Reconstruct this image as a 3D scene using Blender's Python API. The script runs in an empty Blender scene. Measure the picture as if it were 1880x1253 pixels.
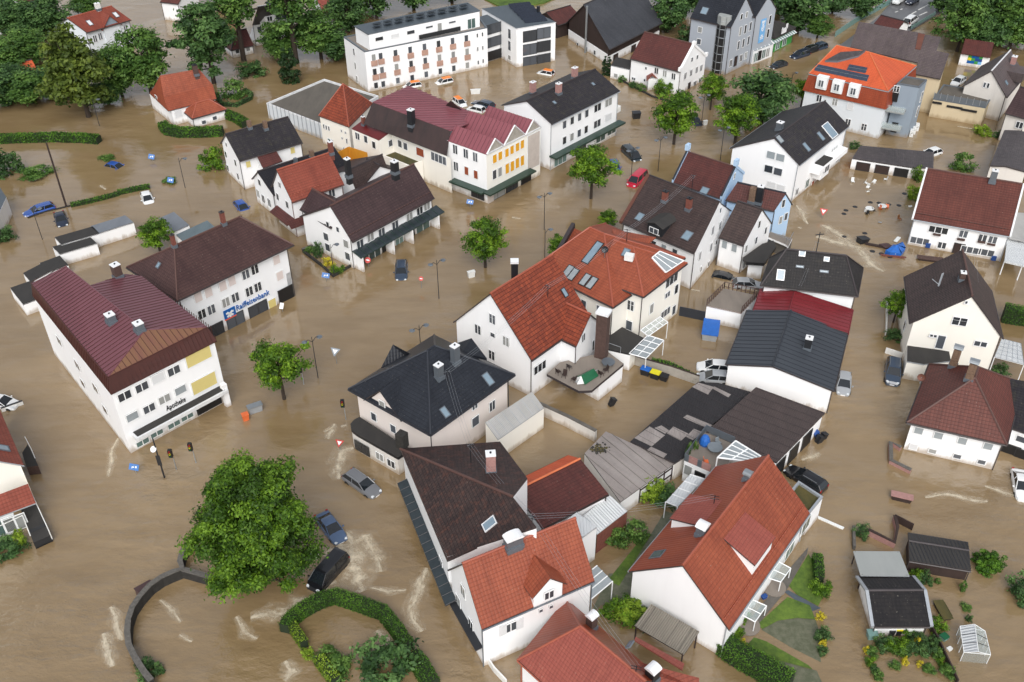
import bpy, bmesh, math, random
import numpy as np
from mathutils import Vector, Matrix
from mathutils.geometry import tessellate_polygon
R = math.radians
S = bpy.context.scene
COL = S.collection
random.seed(7)

# ---------------------------------------------------------------- camera, sky, sun, exposure
FPX, CX, CY, CAMH = 1820.0, 940.0, 626.5, 75.0          # focal length (photo pixels), photo centre, flight height
PITCH, ROLL = R(37.0), R(-0.5)
_f = Vector((0, math.cos(PITCH), -math.sin(PITCH))); _u0 = Vector((0, math.sin(PITCH), math.cos(PITCH))); _r0 = Vector((1, 0, 0))
_r = _r0*math.cos(ROLL) + _u0*math.sin(ROLL); _u = -_r0*math.sin(ROLL) + _u0*math.cos(ROLL)
EYE = Vector((0, 0, CAMH))
cam = bpy.data.cameras.new('camera'); co = bpy.data.objects.new('camera', cam); COL.objects.link(co)
co.matrix_world = Matrix(((_r.x, _u.x, -_f.x, EYE.x), (_r.y, _u.y, -_f.y, EYE.y), (_r.z, _u.z, -_f.z, EYE.z), (0, 0, 0, 1)))
cam.sensor_width = 36.0; cam.lens = FPX/1880*36; cam.clip_start = 0.5; cam.clip_end = 3000
S.camera = co
W = bpy.data.worlds.new('World'); S.world = W; W.use_nodes = True
wn = W.node_tree.nodes; wl = W.node_tree.links; bgn = wn['Background']
sky = wn.new('ShaderNodeTexSky'); sky.sky_type = 'NISHITA'; sky.sun_disc = False
SUN_EL, SUN_AZ = R(44), R(178)                            # overcast: a high, soft sun behind the camera
sky.sun_elevation = SUN_EL; sky.sun_rotation = SUN_AZ; sky.air_density = 1.0; sky.dust_density = 3.0; sky.ozone_density = 1.0
hsv = wn.new('ShaderNodeHueSaturation'); hsv.inputs['Saturation'].default_value = 0.28   # cloud cover greys the sky
wl.new(sky.outputs[0], hsv.inputs['Color']); wl.new(hsv.outputs[0], bgn.inputs['Color']); bgn.inputs['Strength'].default_value = 0.15
sl = bpy.data.lights.new('sun', 'SUN'); sl.energy = 1.2; sl.angle = R(40); sl.color = (1.0, 0.965, 0.92)
so = bpy.data.objects.new('sun', sl); COL.objects.link(so); so.location = (0, 0, 200)
_sd = Vector((math.sin(SUN_AZ)*math.cos(SUN_EL), math.cos(SUN_AZ)*math.cos(SUN_EL), math.sin(SUN_EL)))
so.rotation_euler = _sd.to_track_quat('Z', 'Y').to_euler()
S.view_settings.view_transform = 'Standard'; S.view_settings.look = 'None'; S.view_settings.gamma = 1.0
S.view_settings.use_curve_mapping = False; S.view_settings.exposure = 0.32
S.cycles.max_bounces = 6; S.cycles.transparent_max_bounces = 8; S.cycles.use_denoising = True

# ---------------------------------------------------------------- survey: photo pixel -> point in the place
KS = {}
for _c, _x in enumerate((0, 470, 940, 1400)):
    for _q, _y in enumerate((0, 310, 620, 933)):
        KS['K%d%d' % (_c, _q)] = (_x, _y, 0.25532)
KS.update(Za=(400, 200, .23945), Zb=(780, 150, .18356), Zc=(920, 440, .22346), Zd=(760, 800, .36166), Ze=(1120, 900, .28169),
          Zf=(1080, 780, .18085), Zg=(1640, 100, .18363), Zh=(1560, 540, .17554), Zi=(1230, 250, .15964), Zj=(400, 0, .17021),
          Zk=(1480, 0, .21277), Zl=(1340, 0, .10376), Zm=(0, 0, .12766), Zn=(200, 680, .11733), Zo=(360, 500, .10638), Zp=(0, 720, .26316))
def px(p, k=None):
    if len(p) == 3: k, p = p[0], p[1:]
    if k is None: return p
    x0, y0, s = KS[k]; return (x0 + p[0]*s, y0 + p[1]*s)
def ray(p, k=None):
    x, y = px(p, k); return (_r*((x-CX)/FPX) - _u*((y-CY)/FPX) + _f)
def G(p, z=0.0, k=None):
    d = ray(p, k); t = (z-CAMH)/d.z; return EYE + d*t
def on_plane(p, o, n, k=None):
    d = ray(p, k); t = (o-EYE).dot(n)/d.dot(n); return EYE + d*t
def hgt(base, top, k=None, z0=0.0):
    b = G(base, z0, k); d = ray(top, k); hx = (b.x*d.x+b.y*d.y)/(d.x*d.x+d.y*d.y)   # closest in plan along the ray
    return CAMH + d.z*hx

# ---------------------------------------------------------------- materials
MATS = {}
def L(r, g, b):                      # sRGB 0..255 -> linear
    f = lambda c: (c/255/12.92) if c/255 <= .04045 else ((c/255+.055)/1.055)**2.4
    return (f(r), f(g), f(b), 1)
def newmat(name):
    m = bpy.data.materials.new(name); m.use_nodes = True; MATS[name] = m
    return m, m.node_tree.nodes, m.node_tree.links, m.node_tree.nodes['Principled BSDF']
def nd(ns, t, **kw):
    n = ns.new(t)
    for k, v in kw.items(): setattr(n, k, v)
    return n
def math_(ns, ls, op, a, b=None, c=None):
    n = ns.new('ShaderNodeMath'); n.operation = op
    for i, v in enumerate((a, b, c)):
        if v is None: continue
        if isinstance(v, (int, float)): n.inputs[i].default_value = v
        else: ls.new(v, n.inputs[i])
    return n.outputs[0]
def mixc(ns, ls, fac, a, b, mode='MIX'):
    n = ns.new('ShaderNodeMix'); n.data_type = 'RGBA'; n.blend_type = mode
    for s, v in ((n.inputs[0], fac), (n.inputs[6], a), (n.inputs[7], b)):
        if isinstance(v, (int, float)): s.default_value = v
        elif isinstance(v, tuple): s.default_value = v
        else: ls.new(v, s)
    return n.outputs[2]
def ramp(ns, ls, v, lo, hi):
    n = ns.new('ShaderNodeMapRange'); n.clamp = True; ls.new(v, n.inputs[0]); n.inputs[1].default_value = lo; n.inputs[2].default_value = hi
    return n.outputs[0]
def noise(ns, ls, vec, scale, detail=3, rough=.55):
    n = ns.new('ShaderNodeTexNoise'); n.inputs['Scale'].default_value = scale; n.inputs['Detail'].default_value = detail; n.inputs['Roughness'].default_value = rough
    if vec is not None: ls.new(vec, n.inputs['Vector'])
    return n.outputs[0]
def scl(c, f): return (min(1, c[0]*f), min(1, c[1]*f), min(1, c[2]*f), 1)
def plain(name, c, rough=.6, metal=0.0, var=.12, scale=.8, bump=0.0, spec=.5, streak=False):
    m, ns, ls, b = newmat(name)
    tc = ns.new('ShaderNodeTexCoord')
    vec = tc.outputs['Object']
    if streak:
        mp = ns.new('ShaderNodeMapping'); ls.new(vec, mp.inputs[0]); mp.inputs['Scale'].default_value = (1, 1, .22); vec = mp.outputs[0]
    n1 = noise(ns, ls, vec, scale, 5, .65); n2 = noise(ns, ls, vec, scale*9, 2)
    f = math_(ns, ls, 'ADD', math_(ns, ls, 'MULTIPLY', n1, .75), math_(ns, ls, 'MULTIPLY', n2, .25))
    c2 = mixc(ns, ls, ramp(ns, ls, f, .3, .72), scl(c, 1-var*1.5), scl(c, 1+var*.6))
    ls.new(c2, b.inputs['Base Color'])
    b.inputs['Roughness'].default_value = rough; b.inputs['Metallic'].default_value = metal; b.inputs['Specular IOR Level'].default_value = spec
    if bump:
        bp = ns.new('ShaderNodeBump'); bp.inputs['Strength'].default_value = bump; bp.inputs['Distance'].default_value = .03; ls.new(n2, bp.inputs['Height']); ls.new(bp.outputs[0], b.inputs['Normal'])
    return m
def wallmat(name, c, dirt=.14):
    """plaster: faint mottling, rain streaks, a mud line just above the flood"""
    m, ns, ls, b = newmat(name)
    g = ns.new('ShaderNodeNewGeometry'); sp = ns.new('ShaderNodeSeparateXYZ'); ls.new(g.outputs['Position'], sp.inputs[0])
    mp = ns.new('ShaderNodeMapping'); ls.new(g.outputs['Position'], mp.inputs[0]); mp.inputs['Scale'].default_value = (1, 1, .15)
    n1 = noise(ns, ls, mp.outputs[0], 1.1, 4, .6); n2 = noise(ns, ls, g.outputs['Position'], .25, 3)
    col = mixc(ns, ls, math_(ns, ls, 'MULTIPLY', ramp(ns, ls, n1, .5, .8), dirt), c, scl(c, .72))
    col = mixc(ns, ls, math_(ns, ls, 'MULTIPLY', ramp(ns, ls, n2, .4, .7), .3), col, scl(c, .92))
    mud = math_(ns, ls, 'SUBTRACT', math_(ns, ls, 'MULTIPLY', n1, 1.9), sp.outputs[2])
    col = mixc(ns, ls, math_(ns, ls, 'MULTIPLY', ramp(ns, ls, mud, .2, .8), .6), col, L(146, 122, 88))
    ls.new(col, b.inputs['Base Color']); b.inputs['Roughness'].default_value = .85; b.inputs['Specular IOR Level'].default_value = .25
    return m
def tile(name, c, c2=None, row=.34, colw=.30, gap=.45, moss=None, mossf=.0, rough=.55, bump=.6, spread=.35, wide=False):
    """roof tiles in courses: u runs along the eave, v up the slope (metres)"""
    m, ns, ls, b = newmat(name)
    c2 = c2 or scl(c, .62); c = scl(c, .74); c2 = scl(c2, .74)
    uv = ns.new('ShaderNodeUVMap'); sp = ns.new('ShaderNodeSeparateXYZ'); ls.new(uv.outputs[0], sp.inputs[0])
    wob = noise(ns, ls, uv.outputs[0], .35, 2)
    v = math_(ns, ls, 'ADD', math_(ns, ls, 'DIVIDE', sp.outputs[1], row), math_(ns, ls, 'MULTIPLY', wob, .35))
    u = math_(ns, ls, 'DIVIDE', sp.outputs[0], colw)
    vf = math_(ns, ls, 'FRACT', v); vi = math_(ns, ls, 'FLOOR', v)
    ui = math_(ns, ls, 'FLOOR', u); uf = math_(ns, ls, 'FRACT', u)
    cb = ns.new('ShaderNodeCombineXYZ'); ls.new(ui, cb.inputs[0]); ls.new(vi, cb.inputs[1])
    wnz = ns.new('ShaderNodeTexWhiteNoise'); wnz.noise_dimensions = '2D'; ls.new(cb.outputs[0], wnz.inputs['Vector'])
    big = noise(ns, ls, uv.outputs[0], .22, 4, .6)
    f = math_(ns, ls, 'ADD', math_(ns, ls, 'MULTIPLY', wnz.outputs[0], spread), math_(ns, ls, 'MULTIPLY', ramp(ns, ls, big, .3, .7), 1-spread))
    col = mixc(ns, ls, f, c, c2)
    st = ns.new('ShaderNodeMapping'); ls.new(uv.outputs[0], st.inputs[0]); st.inputs['Scale'].default_value = (1.1, .13, 1)      # weather streaks running down the slope
    sn = noise(ns, ls, st.outputs[0], 1.0, 5, .7); col = mixc(ns, ls, math_(ns, ls, 'MULTIPLY', ramp(ns, ls, sn, .46, .72), .5), col, scl(c2, .62)); sp2 = noise(ns, ls, uv.outputs[0], 5.5, 2, .5)
    col = mixc(ns, ls, math_(ns, ls, 'MULTIPLY', ramp(ns, ls, sp2, .68, .74), .35), col, L(170, 164, 150))
    if moss:
        mn = noise(ns, ls, uv.outputs[0], 1.3, 6, .7)
        col = mixc(ns, ls, math_(ns, ls, 'MULTIPLY', ramp(ns, ls, mn, .5, .68), mossf), col, moss)
    hump = math_(ns, ls, 'SINE', math_(ns, ls, 'MULTIPLY', uf, math.pi))
    hgt_ = math_(ns, ls, 'ADD', math_(ns, ls, 'SUBTRACT', 1.0, vf), math_(ns, ls, 'MULTIPLY', hump, .5))
    # crevice shade, with some grime, painted into the open joint under each course
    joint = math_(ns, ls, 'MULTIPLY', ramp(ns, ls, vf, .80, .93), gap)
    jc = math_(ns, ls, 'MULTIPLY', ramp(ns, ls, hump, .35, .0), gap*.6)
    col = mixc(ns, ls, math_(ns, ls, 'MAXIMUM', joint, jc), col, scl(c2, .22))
    ls.new(col, b.inputs['Base Color'])
    bp = ns.new('ShaderNodeBump'); bp.inputs['Strength'].default_value = bump; bp.inputs['Distance'].default_value = .05
    ls.new(hgt_, bp.inputs['Height']); ls.new(bp.outputs[0], b.inputs['Normal'])
    b.inputs['Roughness'].default_value = rough; b.inputs['Specular IOR Level'].default_value = .3
    return m
def sheet(name, c, c2=None, rough=.45, metal=0.0, lines=0.0, cross=0.0, stain=.4):
    """metal / fibre-cement sheeting: weathering blotches; seam ribs are geometry"""
    m, ns, ls, b = newmat(name)
    uv = ns.new('ShaderNodeUVMap'); c2 = c2 or scl(c, .6); c = scl(c, .82); c2 = scl(c2, .82)
    mp = ns.new('ShaderNodeMapping'); ls.new(uv.outputs[0], mp.inputs[0]); mp.inputs['Scale'].default_value = (1, .25, 1)
    n1 = noise(ns, ls, mp.outputs[0], .8, 5, .65); n2 = noise(ns, ls, uv.outputs[0], .12, 3); n3 = noise(ns, ls, uv.outputs[0], 6, 3)
    f = math_(ns, ls, 'ADD', math_(ns, ls, 'MULTIPLY', n1, .6), math_(ns, ls, 'ADD', math_(ns, ls, 'MULTIPLY', n2, .3), math_(ns, ls, 'MULTIPLY', n3, .15)))
    col = mixc(ns, ls, math_(ns, ls, 'MULTIPLY', ramp(ns, ls, f, .4, .68), stain*2), c, c2)
    if lines:
        sp = ns.new('ShaderNodeSeparateXYZ'); ls.new(uv.outputs[0], sp.inputs[0])
        w = math_(ns, ls, 'SINE', math_(ns, ls, 'MULTIPLY', sp.outputs[0], 2*math.pi/lines))
        bp = ns.new('ShaderNodeBump'); bp.inputs['Strength'].default_value = .7; bp.inputs['Distance'].default_value = .04; ls.new(w, bp.inputs['Height']); ls.new(bp.outputs[0], b.inputs['Normal'])
    ls.new(col, b.inputs['Base Color']); b.inputs['Roughness'].default_value = rough; b.inputs['Metallic'].default_value = metal
    return m

# ---------------------------------------------------------------- palette
MOSS = L(96, 92, 66)
wallmat('white', L(244, 245, 246)); wallmat('white_b', L(238, 240, 242)); wallmat('cream', L(241, 238, 229)); wallmat('pink_white', L(233, 224, 218))
wallmat('sand', L(205, 190, 160), .4); wallmat('blue_wall', L(178, 205, 232)); wallmat('grey_wall', L(168, 175, 184)); wallmat('pale_grey', L(204, 210, 215)); wallmat('old_white', L(222, 218, 212), .5)
wallmat('steel_blue', L(142, 154, 166), .3); wallmat('light_blue_grey', L(220, 226, 231))
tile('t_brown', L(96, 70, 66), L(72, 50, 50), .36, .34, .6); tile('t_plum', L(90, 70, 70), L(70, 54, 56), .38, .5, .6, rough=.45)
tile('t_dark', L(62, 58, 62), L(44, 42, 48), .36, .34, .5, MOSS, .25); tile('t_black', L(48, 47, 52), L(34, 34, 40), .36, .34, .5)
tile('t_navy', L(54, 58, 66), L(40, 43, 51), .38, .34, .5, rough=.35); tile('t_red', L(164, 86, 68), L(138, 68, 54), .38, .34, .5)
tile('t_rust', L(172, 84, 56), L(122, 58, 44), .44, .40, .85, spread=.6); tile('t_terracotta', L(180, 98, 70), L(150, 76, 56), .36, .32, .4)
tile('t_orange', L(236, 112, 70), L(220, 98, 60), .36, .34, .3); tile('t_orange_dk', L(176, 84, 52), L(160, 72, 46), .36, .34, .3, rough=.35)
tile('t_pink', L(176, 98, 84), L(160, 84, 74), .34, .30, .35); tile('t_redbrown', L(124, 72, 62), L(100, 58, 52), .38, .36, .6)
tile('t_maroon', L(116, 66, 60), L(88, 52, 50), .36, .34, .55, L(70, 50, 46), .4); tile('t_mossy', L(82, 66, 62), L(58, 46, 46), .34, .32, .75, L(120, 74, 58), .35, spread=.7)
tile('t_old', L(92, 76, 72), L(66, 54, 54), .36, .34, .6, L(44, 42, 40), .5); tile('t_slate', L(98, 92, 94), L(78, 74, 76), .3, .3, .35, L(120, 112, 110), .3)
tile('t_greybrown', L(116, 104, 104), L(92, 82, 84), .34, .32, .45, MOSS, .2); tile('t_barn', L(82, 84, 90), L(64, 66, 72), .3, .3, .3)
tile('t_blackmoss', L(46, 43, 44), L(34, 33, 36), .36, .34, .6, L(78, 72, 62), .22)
sheet('s_red', L(150, 88, 96), L(130, 68, 78), stain=.35); sheet('s_redbright', L(138, 48, 54), L(112, 38, 44), .25, stain=.35); sheet('s_wine', L(124, 77, 85), L(106, 63, 70), .4, stain=.3)
sheet('s_ochre', L(132, 98, 66), L(120, 72, 70), .5); sheet('s_fascia', L(84, 44, 38), L(62, 34, 30), .5); sheet('s_navy', L(68, 73, 80), L(57, 62, 69), .4)
sheet('s_pale', L(196, 196, 194), L(160, 158, 154), .6, lines=.18, stain=.3); sheet('s_fibre', L(176, 168, 164), L(140, 132, 128), .8, lines=.18, stain=.45); sheet('s_blackfibre', L(52, 50, 53), L(40, 39, 42), .75, lines=.18)
sheet('s_brownfibre', L(86, 74, 72), L(70, 61, 60), .7, lines=.18); sheet('s_white', L(226, 230, 232), L(204, 208, 212), .5, lines=.3, stain=.25); sheet('s_timberfibre', L(150, 144, 132), L(116, 110, 100), .85, lines=.2)
sheet('s_greyfelt', L(112, 106, 98), L(92, 88, 82), .95, stain=.5); sheet('s_blackfelt', L(62, 60, 58), L(46, 45, 45), .9); sheet('s_bluegrey', L(128, 134, 142), L(108, 114, 122), .7); sheet('s_tealgrey', L(112, 126, 132), L(90, 106, 112), .6)
sheet('s_palegrey', L(172, 176, 174), L(154, 160, 158), .7, stain=.3); sheet('s_slate_deck', L(88, 98, 106), L(74, 84, 92), .6); sheet('s_paving', L(150, 140, 130), L(126, 118, 110), .9); sheet('s_mossdeck', L(104, 92, 48), L(62, 66, 40), .95, stain=.5)
sheet('s_darkbrown', L(70, 52, 50), L(44, 36, 36), .6, stain=.5); sheet('s_maroonmetal', L(116, 40, 40), L(96, 34, 36), .3)
plain('frame_white', L(240, 242, 243), .4, var=.05); plain('frame_dark', L(46, 48, 50), .4); plain('wood_dark', L(58, 44, 40), .8, var=.25, streak=True); plain('wood', L(150, 98, 58), .7, var=.25, streak=True)
plain('wood_orange', L(206, 142, 44), .6, var=.15, streak=True); plain('wood_pink', L(184, 148, 132), .7, var=.2); plain('brick_red', L(126, 74, 62), .85, var=.3, scale=3); plain('brick_pink', L(168, 128, 122), .85, var=.2, scale=3)
plain('brick_brown', L(86, 66, 60), .85, var=.3, scale=3); plain('brick_tan', L(126, 102, 84), .9, var=.4, scale=5); plain('white_cap', L(236, 238, 240), .35, var=.05); plain('metal', L(170, 176, 180), .3, .7); plain('metal_dark', L(48, 50, 54), .4, .3)
plain('zinc', L(122, 130, 138), .4, .5); plain('gutter', L(66, 60, 60), .45); plain('gutter_light', L(170, 176, 182), .4, .3); plain('fascia_white', L(222, 224, 226), .5); plain('concrete', L(170, 164, 154), .9, var=.2); plain('concrete_dark', L(104, 100, 94), .9, var=.3)
plain('black', L(26, 26, 28), .5); plain('dark_void', L(22, 22, 22), .9); plain('green_sheet', L(34, 60, 50), .35); plain('canopy_glass', L(52, 60, 64), .15, var=.2); plain('blind', L(214, 216, 218), .6, var=.04); plain('blind_pink', L(214, 202, 198), .6, var=.04)
plain('yellow_panel', L(212, 196, 126), .7, var=.04); plain('yellow_shutter', L(226, 164, 34), .5, var=.06); plain('red_shutter', L(146, 72, 44), .6, var=.1); plain('blue_sign', L(58, 112, 178), .4, var=.03); plain('bank_blue', L(0, 92, 168), .4, var=.02); plain('bank_orange', L(226, 96, 70), .4, var=.02)
plain('banner_blue', L(116, 176, 226), .6, var=.05); plain('ridge_orange', L(206, 112, 70), .5); plain('ridge_red', L(160, 86, 66), .5); plain('ridge_dark', L(58, 52, 54), .6); plain('ridge_brown', L(92, 66, 60), .6); plain('ridge_navy', L(44, 48, 56), .4); plain('ridge_pink', L(196, 130, 104), .5)
plain('copper', L(112, 72, 60), .5, .3); plain('lead', L(104, 112, 120), .5, .2); plain('panel_grey', L(196, 186, 178), .7); plain('solar', L(58, 68, 84), .18, var=.15, scale=3); plain('solar_dark', L(38, 44, 56), .15); plain('white_wood', L(232, 232, 228), .6)
plain('tarp_blue', L(38, 104, 190), .5, var=.15, scale=2); plain('plastic_blue', L(34, 74, 140), .4); plain('plastic_yellow', L(226, 214, 40), .4); plain('plastic_black', L(34, 35, 38), .45); plain('plastic_white', L(232, 234, 232), .4); plain('plastic_orange', L(222, 110, 60), .45); plain('plastic_red', L(196, 52, 44), .45)
plain('plastic_green', L(20, 92, 58), .5); plain('plastic_teal', L(116, 150, 146), .5); plain('leather_grey', L(124, 132, 138), .6); plain('stone_wall', L(52, 50, 47), .95, var=.4, scale=2.5, bump=.6); plain('stone_pale', L(104, 101, 96), .95, var=.35, scale=4, bump=.5)
plain('brown_cover', L(78, 58, 58), .7); plain('green_wall', L(66, 150, 72), .7)
def glass(name, c, rough=.06):
    m, ns, ls, b = newmat(name); oi = ns.new('ShaderNodeObjectInfo')
    cu = mixc(ns, ls, ramp(ns, ls, oi.outputs['Random'], .1, .8), c, scl(c, 3.5)); ls.new(mixc(ns, ls, ramp(ns, ls, oi.outputs['Random'], .8, .82), cu, L(150, 152, 150)), b.inputs['Base Color'])
    b.inputs['Roughness'].default_value = rough; b.inputs['Specular IOR Level'].default_value = .6
glass('pane', (.03, .034, .04, 1)); glass('pane_green', (.05, .08, .075, 1))
plain('pane_sky', L(126, 146, 160), .08, var=.1, spec=.8); plain('pane_curtain', L(150, 158, 162), .25, var=.12); plain('car_glass', (.012, .016, .02, 1), .04, spec=.8)
m, ns, ls, b = newmat('clear_glass'); b.inputs['Base Color'].default_value = (.55, .65, .66, 1); b.inputs['Alpha'].default_value = .24; b.inputs['Roughness'].default_value = .08

# ---------------------------------------------------------------- mesh builder and things
LOC = {}
class MB:
    def __init__(s): s.v = []; s.f = []; s.m = []; s.uv = []; s.mats = []; s.sm = []
    def mi(s, m):
        if m not in s.mats: s.mats.append(m)
        return s.mats.index(m)
    def face(s, pts, mat, uv=None, smooth=False):
        pts = [Vector(p) for p in pts]; b = len(s.v); s.v += pts; s.f.append(list(range(b, b+len(pts)))); s.m.append(s.mi(mat)); s.sm.append(smooth)
        if uv is None:
            n = Vector((0, 0, 0))
            for i in range(len(pts)): n += pts[i].cross(pts[(i+1) % len(pts)])
            n = n.normalized() if n.length > 1e-9 else Vector((0, 0, 1))
            if abs(n.z) > .9995: uv = [(p.x, p.y) for p in pts]
            else:
                u = Vector((-n.y, n.x, 0)).normalized(); w = n.cross(u); uv = [(p.dot(u), p.dot(w)) for p in pts]
        s.uv += list(uv)
    def slab(s, pts, t, top, side=None, down=Vector((0, 0, -1))):
        pts = [Vector(p) for p in pts]; lo = [p+down*t for p in pts]; side = side or top
        n = Vector((0, 0, 0))
        for i in range(len(pts)): n += pts[i].cross(pts[(i+1) % len(pts)])
        if n.dot(-down) < 0: pts = pts[::-1]; lo = lo[::-1]
        s.face(pts, top); s.face(lo[::-1], side)
        for i in range(len(pts)):
            j = (i+1) % len(pts); s.face([pts[i], lo[i], lo[j], pts[j]], side)
    def prism(s, pts, z0, z1, side, top=None):
        s.slab([(p[0], p[1], z1) for p in pts], z1-z0, top or side, side)
    def obox(s, c, u, v, w, mat):
        """box with centre c and half-axis vectors u, v, w"""
        c, u, v, w = Vector(c), Vector(u), Vector(v), Vector(w)
        q = [c+u*a+v*b_+w*d for d in (-1, 1) for b_ in (-1, 1) for a in (-1, 1)]
        for f in ((0, 2, 3, 1), (4, 5, 7, 6), (0, 1, 5, 4), (2, 6, 7, 3), (0, 4, 6, 2), (1, 3, 7, 5)): s.face([q[i] for i in f], mat)
    def bar(s, p, q, r, mat, r2=None, n=6, caps=True, smooth=True):
        p, q = Vector(p), Vector(q); d = q-p
        if d.length < 1e-6: return
        a = d.orthogonal().normalized(); b_ = d.normalized().cross(a); r2 = r if r2 is None else r2
        P = [p+(a*math.cos(t)+b_*math.sin(t))*r for t in [2*math.pi*i/n for i in range(n)]]; Q = [q+(a*math.cos(t)+b_*math.sin(t))*r2 for t in [2*math.pi*i/n for i in range(n)]]
        for i in range(n): j = (i+1) % n; s.face([P[i], P[j], Q[j], Q[i]], mat, smooth=smooth)
        if caps: s.face(P[::-1], mat); s.face(Q, mat)
    def tube(s, pts, r, mat, n=5):
        for i in range(len(pts)-1): s.bar(pts[i], pts[i+1], r, mat, n=n)
    def lathe(s, c, prof, mat, n=12, ax=Vector((0, 0, 1)), smooth=True):
        c = Vector(c); ax = Vector(ax).normalized(); a = ax.orthogonal().normalized(); b_ = ax.cross(a)
        rings = [[c+ax*h+(a*math.cos(2*math.pi*i/n)+b_*math.sin(2*math.pi*i/n))*max(r, 1e-4) for i in range(n)] for r, h in prof]
        for k in range(len(rings)-1):
            for i in range(n): j = (i+1) % n; s.face([rings[k][i], rings[k][j], rings[k+1][j], rings[k+1][i]], mat, smooth=smooth)
    def mesh(s, name, org=Vector((0, 0, 0))):
        me = bpy.data.meshes.new(name); me.from_pydata([tuple(p-org) for p in s.v], [], s.f)
        for m in s.mats: me.materials.append(MATS[m])
        me.polygons.foreach_set('material_index', s.m); me.polygons.foreach_set('use_smooth', s.sm)
        ul = me.uv_layers.new(name='UVMap'); ul.data.foreach_set('uv', [c for t in s.uv for c in t]); me.update(); return me
    def build(s, name, parent=None, org=None):
        if not s.f: return None
        org = Vector(org) if org is not None else (LOC[parent] if parent is not None else Vector((sum(p.x for p in s.v)/len(s.v), sum(p.y for p in s.v)/len(s.v), min(p.z for p in s.v))))
        o = bpy.data.objects.new(name, s.mesh(name, org)); COL.objects.link(o)
        if parent is not None: o.parent = parent; o.location = org-LOC[parent]
        else: o.location = org
        LOC[o] = org; return o
def tag(o, label, cat, group=None, kind=None):
    if label: o['label'] = label
    if cat: o['category'] = cat
    if group: o['group'] = group
    if kind: o['kind'] = kind
    return o
def thing(name, label, cat, loc, group=None):
    o = bpy.data.objects.new(name, None); COL.objects.link(o); o.location = loc; o.empty_display_size = .3; LOC[o] = Vector(loc)
    return tag(o, label, cat, group)
def copy_tree(o, loc, rz=None, parent=None):
    c = o.copy(); COL.objects.link(c)
    if parent is None:
        c.location = loc; LOC[c] = Vector(loc)
        if rz is not None: c.rotation_euler.z = rz
    else: c.parent = parent
    for ch in o.children: copy_tree(ch, None, None, c)
    return c

# ---------------------------------------------------------------- windows (shared meshes, set into real openings)
WM = {}
def box_(mb, x0, x1, y0, y1, z0, z1, m): mb.obox(((x0+x1)/2, (y0+y1)/2, (z0+z1)/2), ((x1-x0)/2, 0, 0), (0, (y1-y0)/2, 0), (0, 0, (z1-z0)/2), m)
def win_mesh(st, w, h):
    key = (st, round(w, 2), round(h, 2))
    if key in WM: return WM[key]
    fr, pa, si = MB(), MB(), MB(); fm = 'frame_dark' if st in 'okGD' else 'frame_white'; t = .085
    fy0, fy1 = -.10, -.03
    box_(fr, -w/2, -w/2+t, fy0, fy1, -h/2, h/2, fm); box_(fr, w/2-t, w/2, fy0, fy1, -h/2, h/2, fm)
    box_(fr, -w/2+t, w/2-t, fy0, fy1, -h/2, -h/2+t, fm); box_(fr, -w/2+t, w/2-t, fy0, fy1, h/2-t, h/2, fm)
    if st in 'dxoqg':
        n = {'d': 2, 'x': 2, 'o': max(2, round(w/1.5)), 'q': max(3, round(w/.8)), 'g': max(2, round(w/1.2))}[st]
        for i in range(1, n): box_(fr, -w/2+w*i/n-t*.6, -w/2+w*i/n+t*.6, fy0+.005, fy1+.005, -h/2+t, h/2-t, fm)
    if st == 'x': box_(fr, -w/2+t, w/2-t, fy0+.01, fy1+.002, h*.08, h*.08+t*.7, fm)
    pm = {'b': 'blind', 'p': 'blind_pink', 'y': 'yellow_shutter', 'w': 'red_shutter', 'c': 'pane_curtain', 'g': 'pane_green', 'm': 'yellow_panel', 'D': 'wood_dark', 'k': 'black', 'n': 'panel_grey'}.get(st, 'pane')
    box_(pa, -w/2+t*.5, w/2-t*.5, -.09, -.07, -h/2+t*.5, h/2-t*.5, pm)
    if st == 'b' or st == 'p': box_(pa, -w/2+t, w/2-t, -.075, -.06, -h/2+t, -h/2+t+.12, 'pane')
    if st not in 'okgGDmyn': box_(si, -w/2-.1, w/2+.1, 0.003, .12, -h/2-.08, -h/2-.01, 'frame_white')
    WM[key] = tuple(x.mesh(n_) if x.f else None for x, n_ in ((fr, 'window'), (pa, 'pane'), (si, 'sill'))); return WM[key]
PANEL = 'myn'
def put_win(root, st, w, h, pos, yaw, name='window', proud=False):
    fr, pa, si = win_mesh(st, w, h)
    o = bpy.data.objects.new({'D': 'door', 'k': 'opening', 'm': 'wall_panel', 'n': 'wall_panel', 'y': 'shutter', 'w': 'shutter'}.get(st, name), fr); COL.objects.link(o); o.parent = root
    o.location = pos-LOC[root]; o.rotation_euler = (0, 0, yaw)
    for nm, me in (('pane', pa), ('sill', si)):
        if me and not (st in 'mnkywD' and nm == 'sill'):
            c = bpy.data.objects.new({'m': 'infill', 'n': 'infill', 'k': 'recess', 'y': 'leaf', 'w': 'leaf', 'D': 'door_leaf'}.get(st, nm) if nm == 'pane' else nm, me); COL.objects.link(c); c.parent = o
    return o

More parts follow.
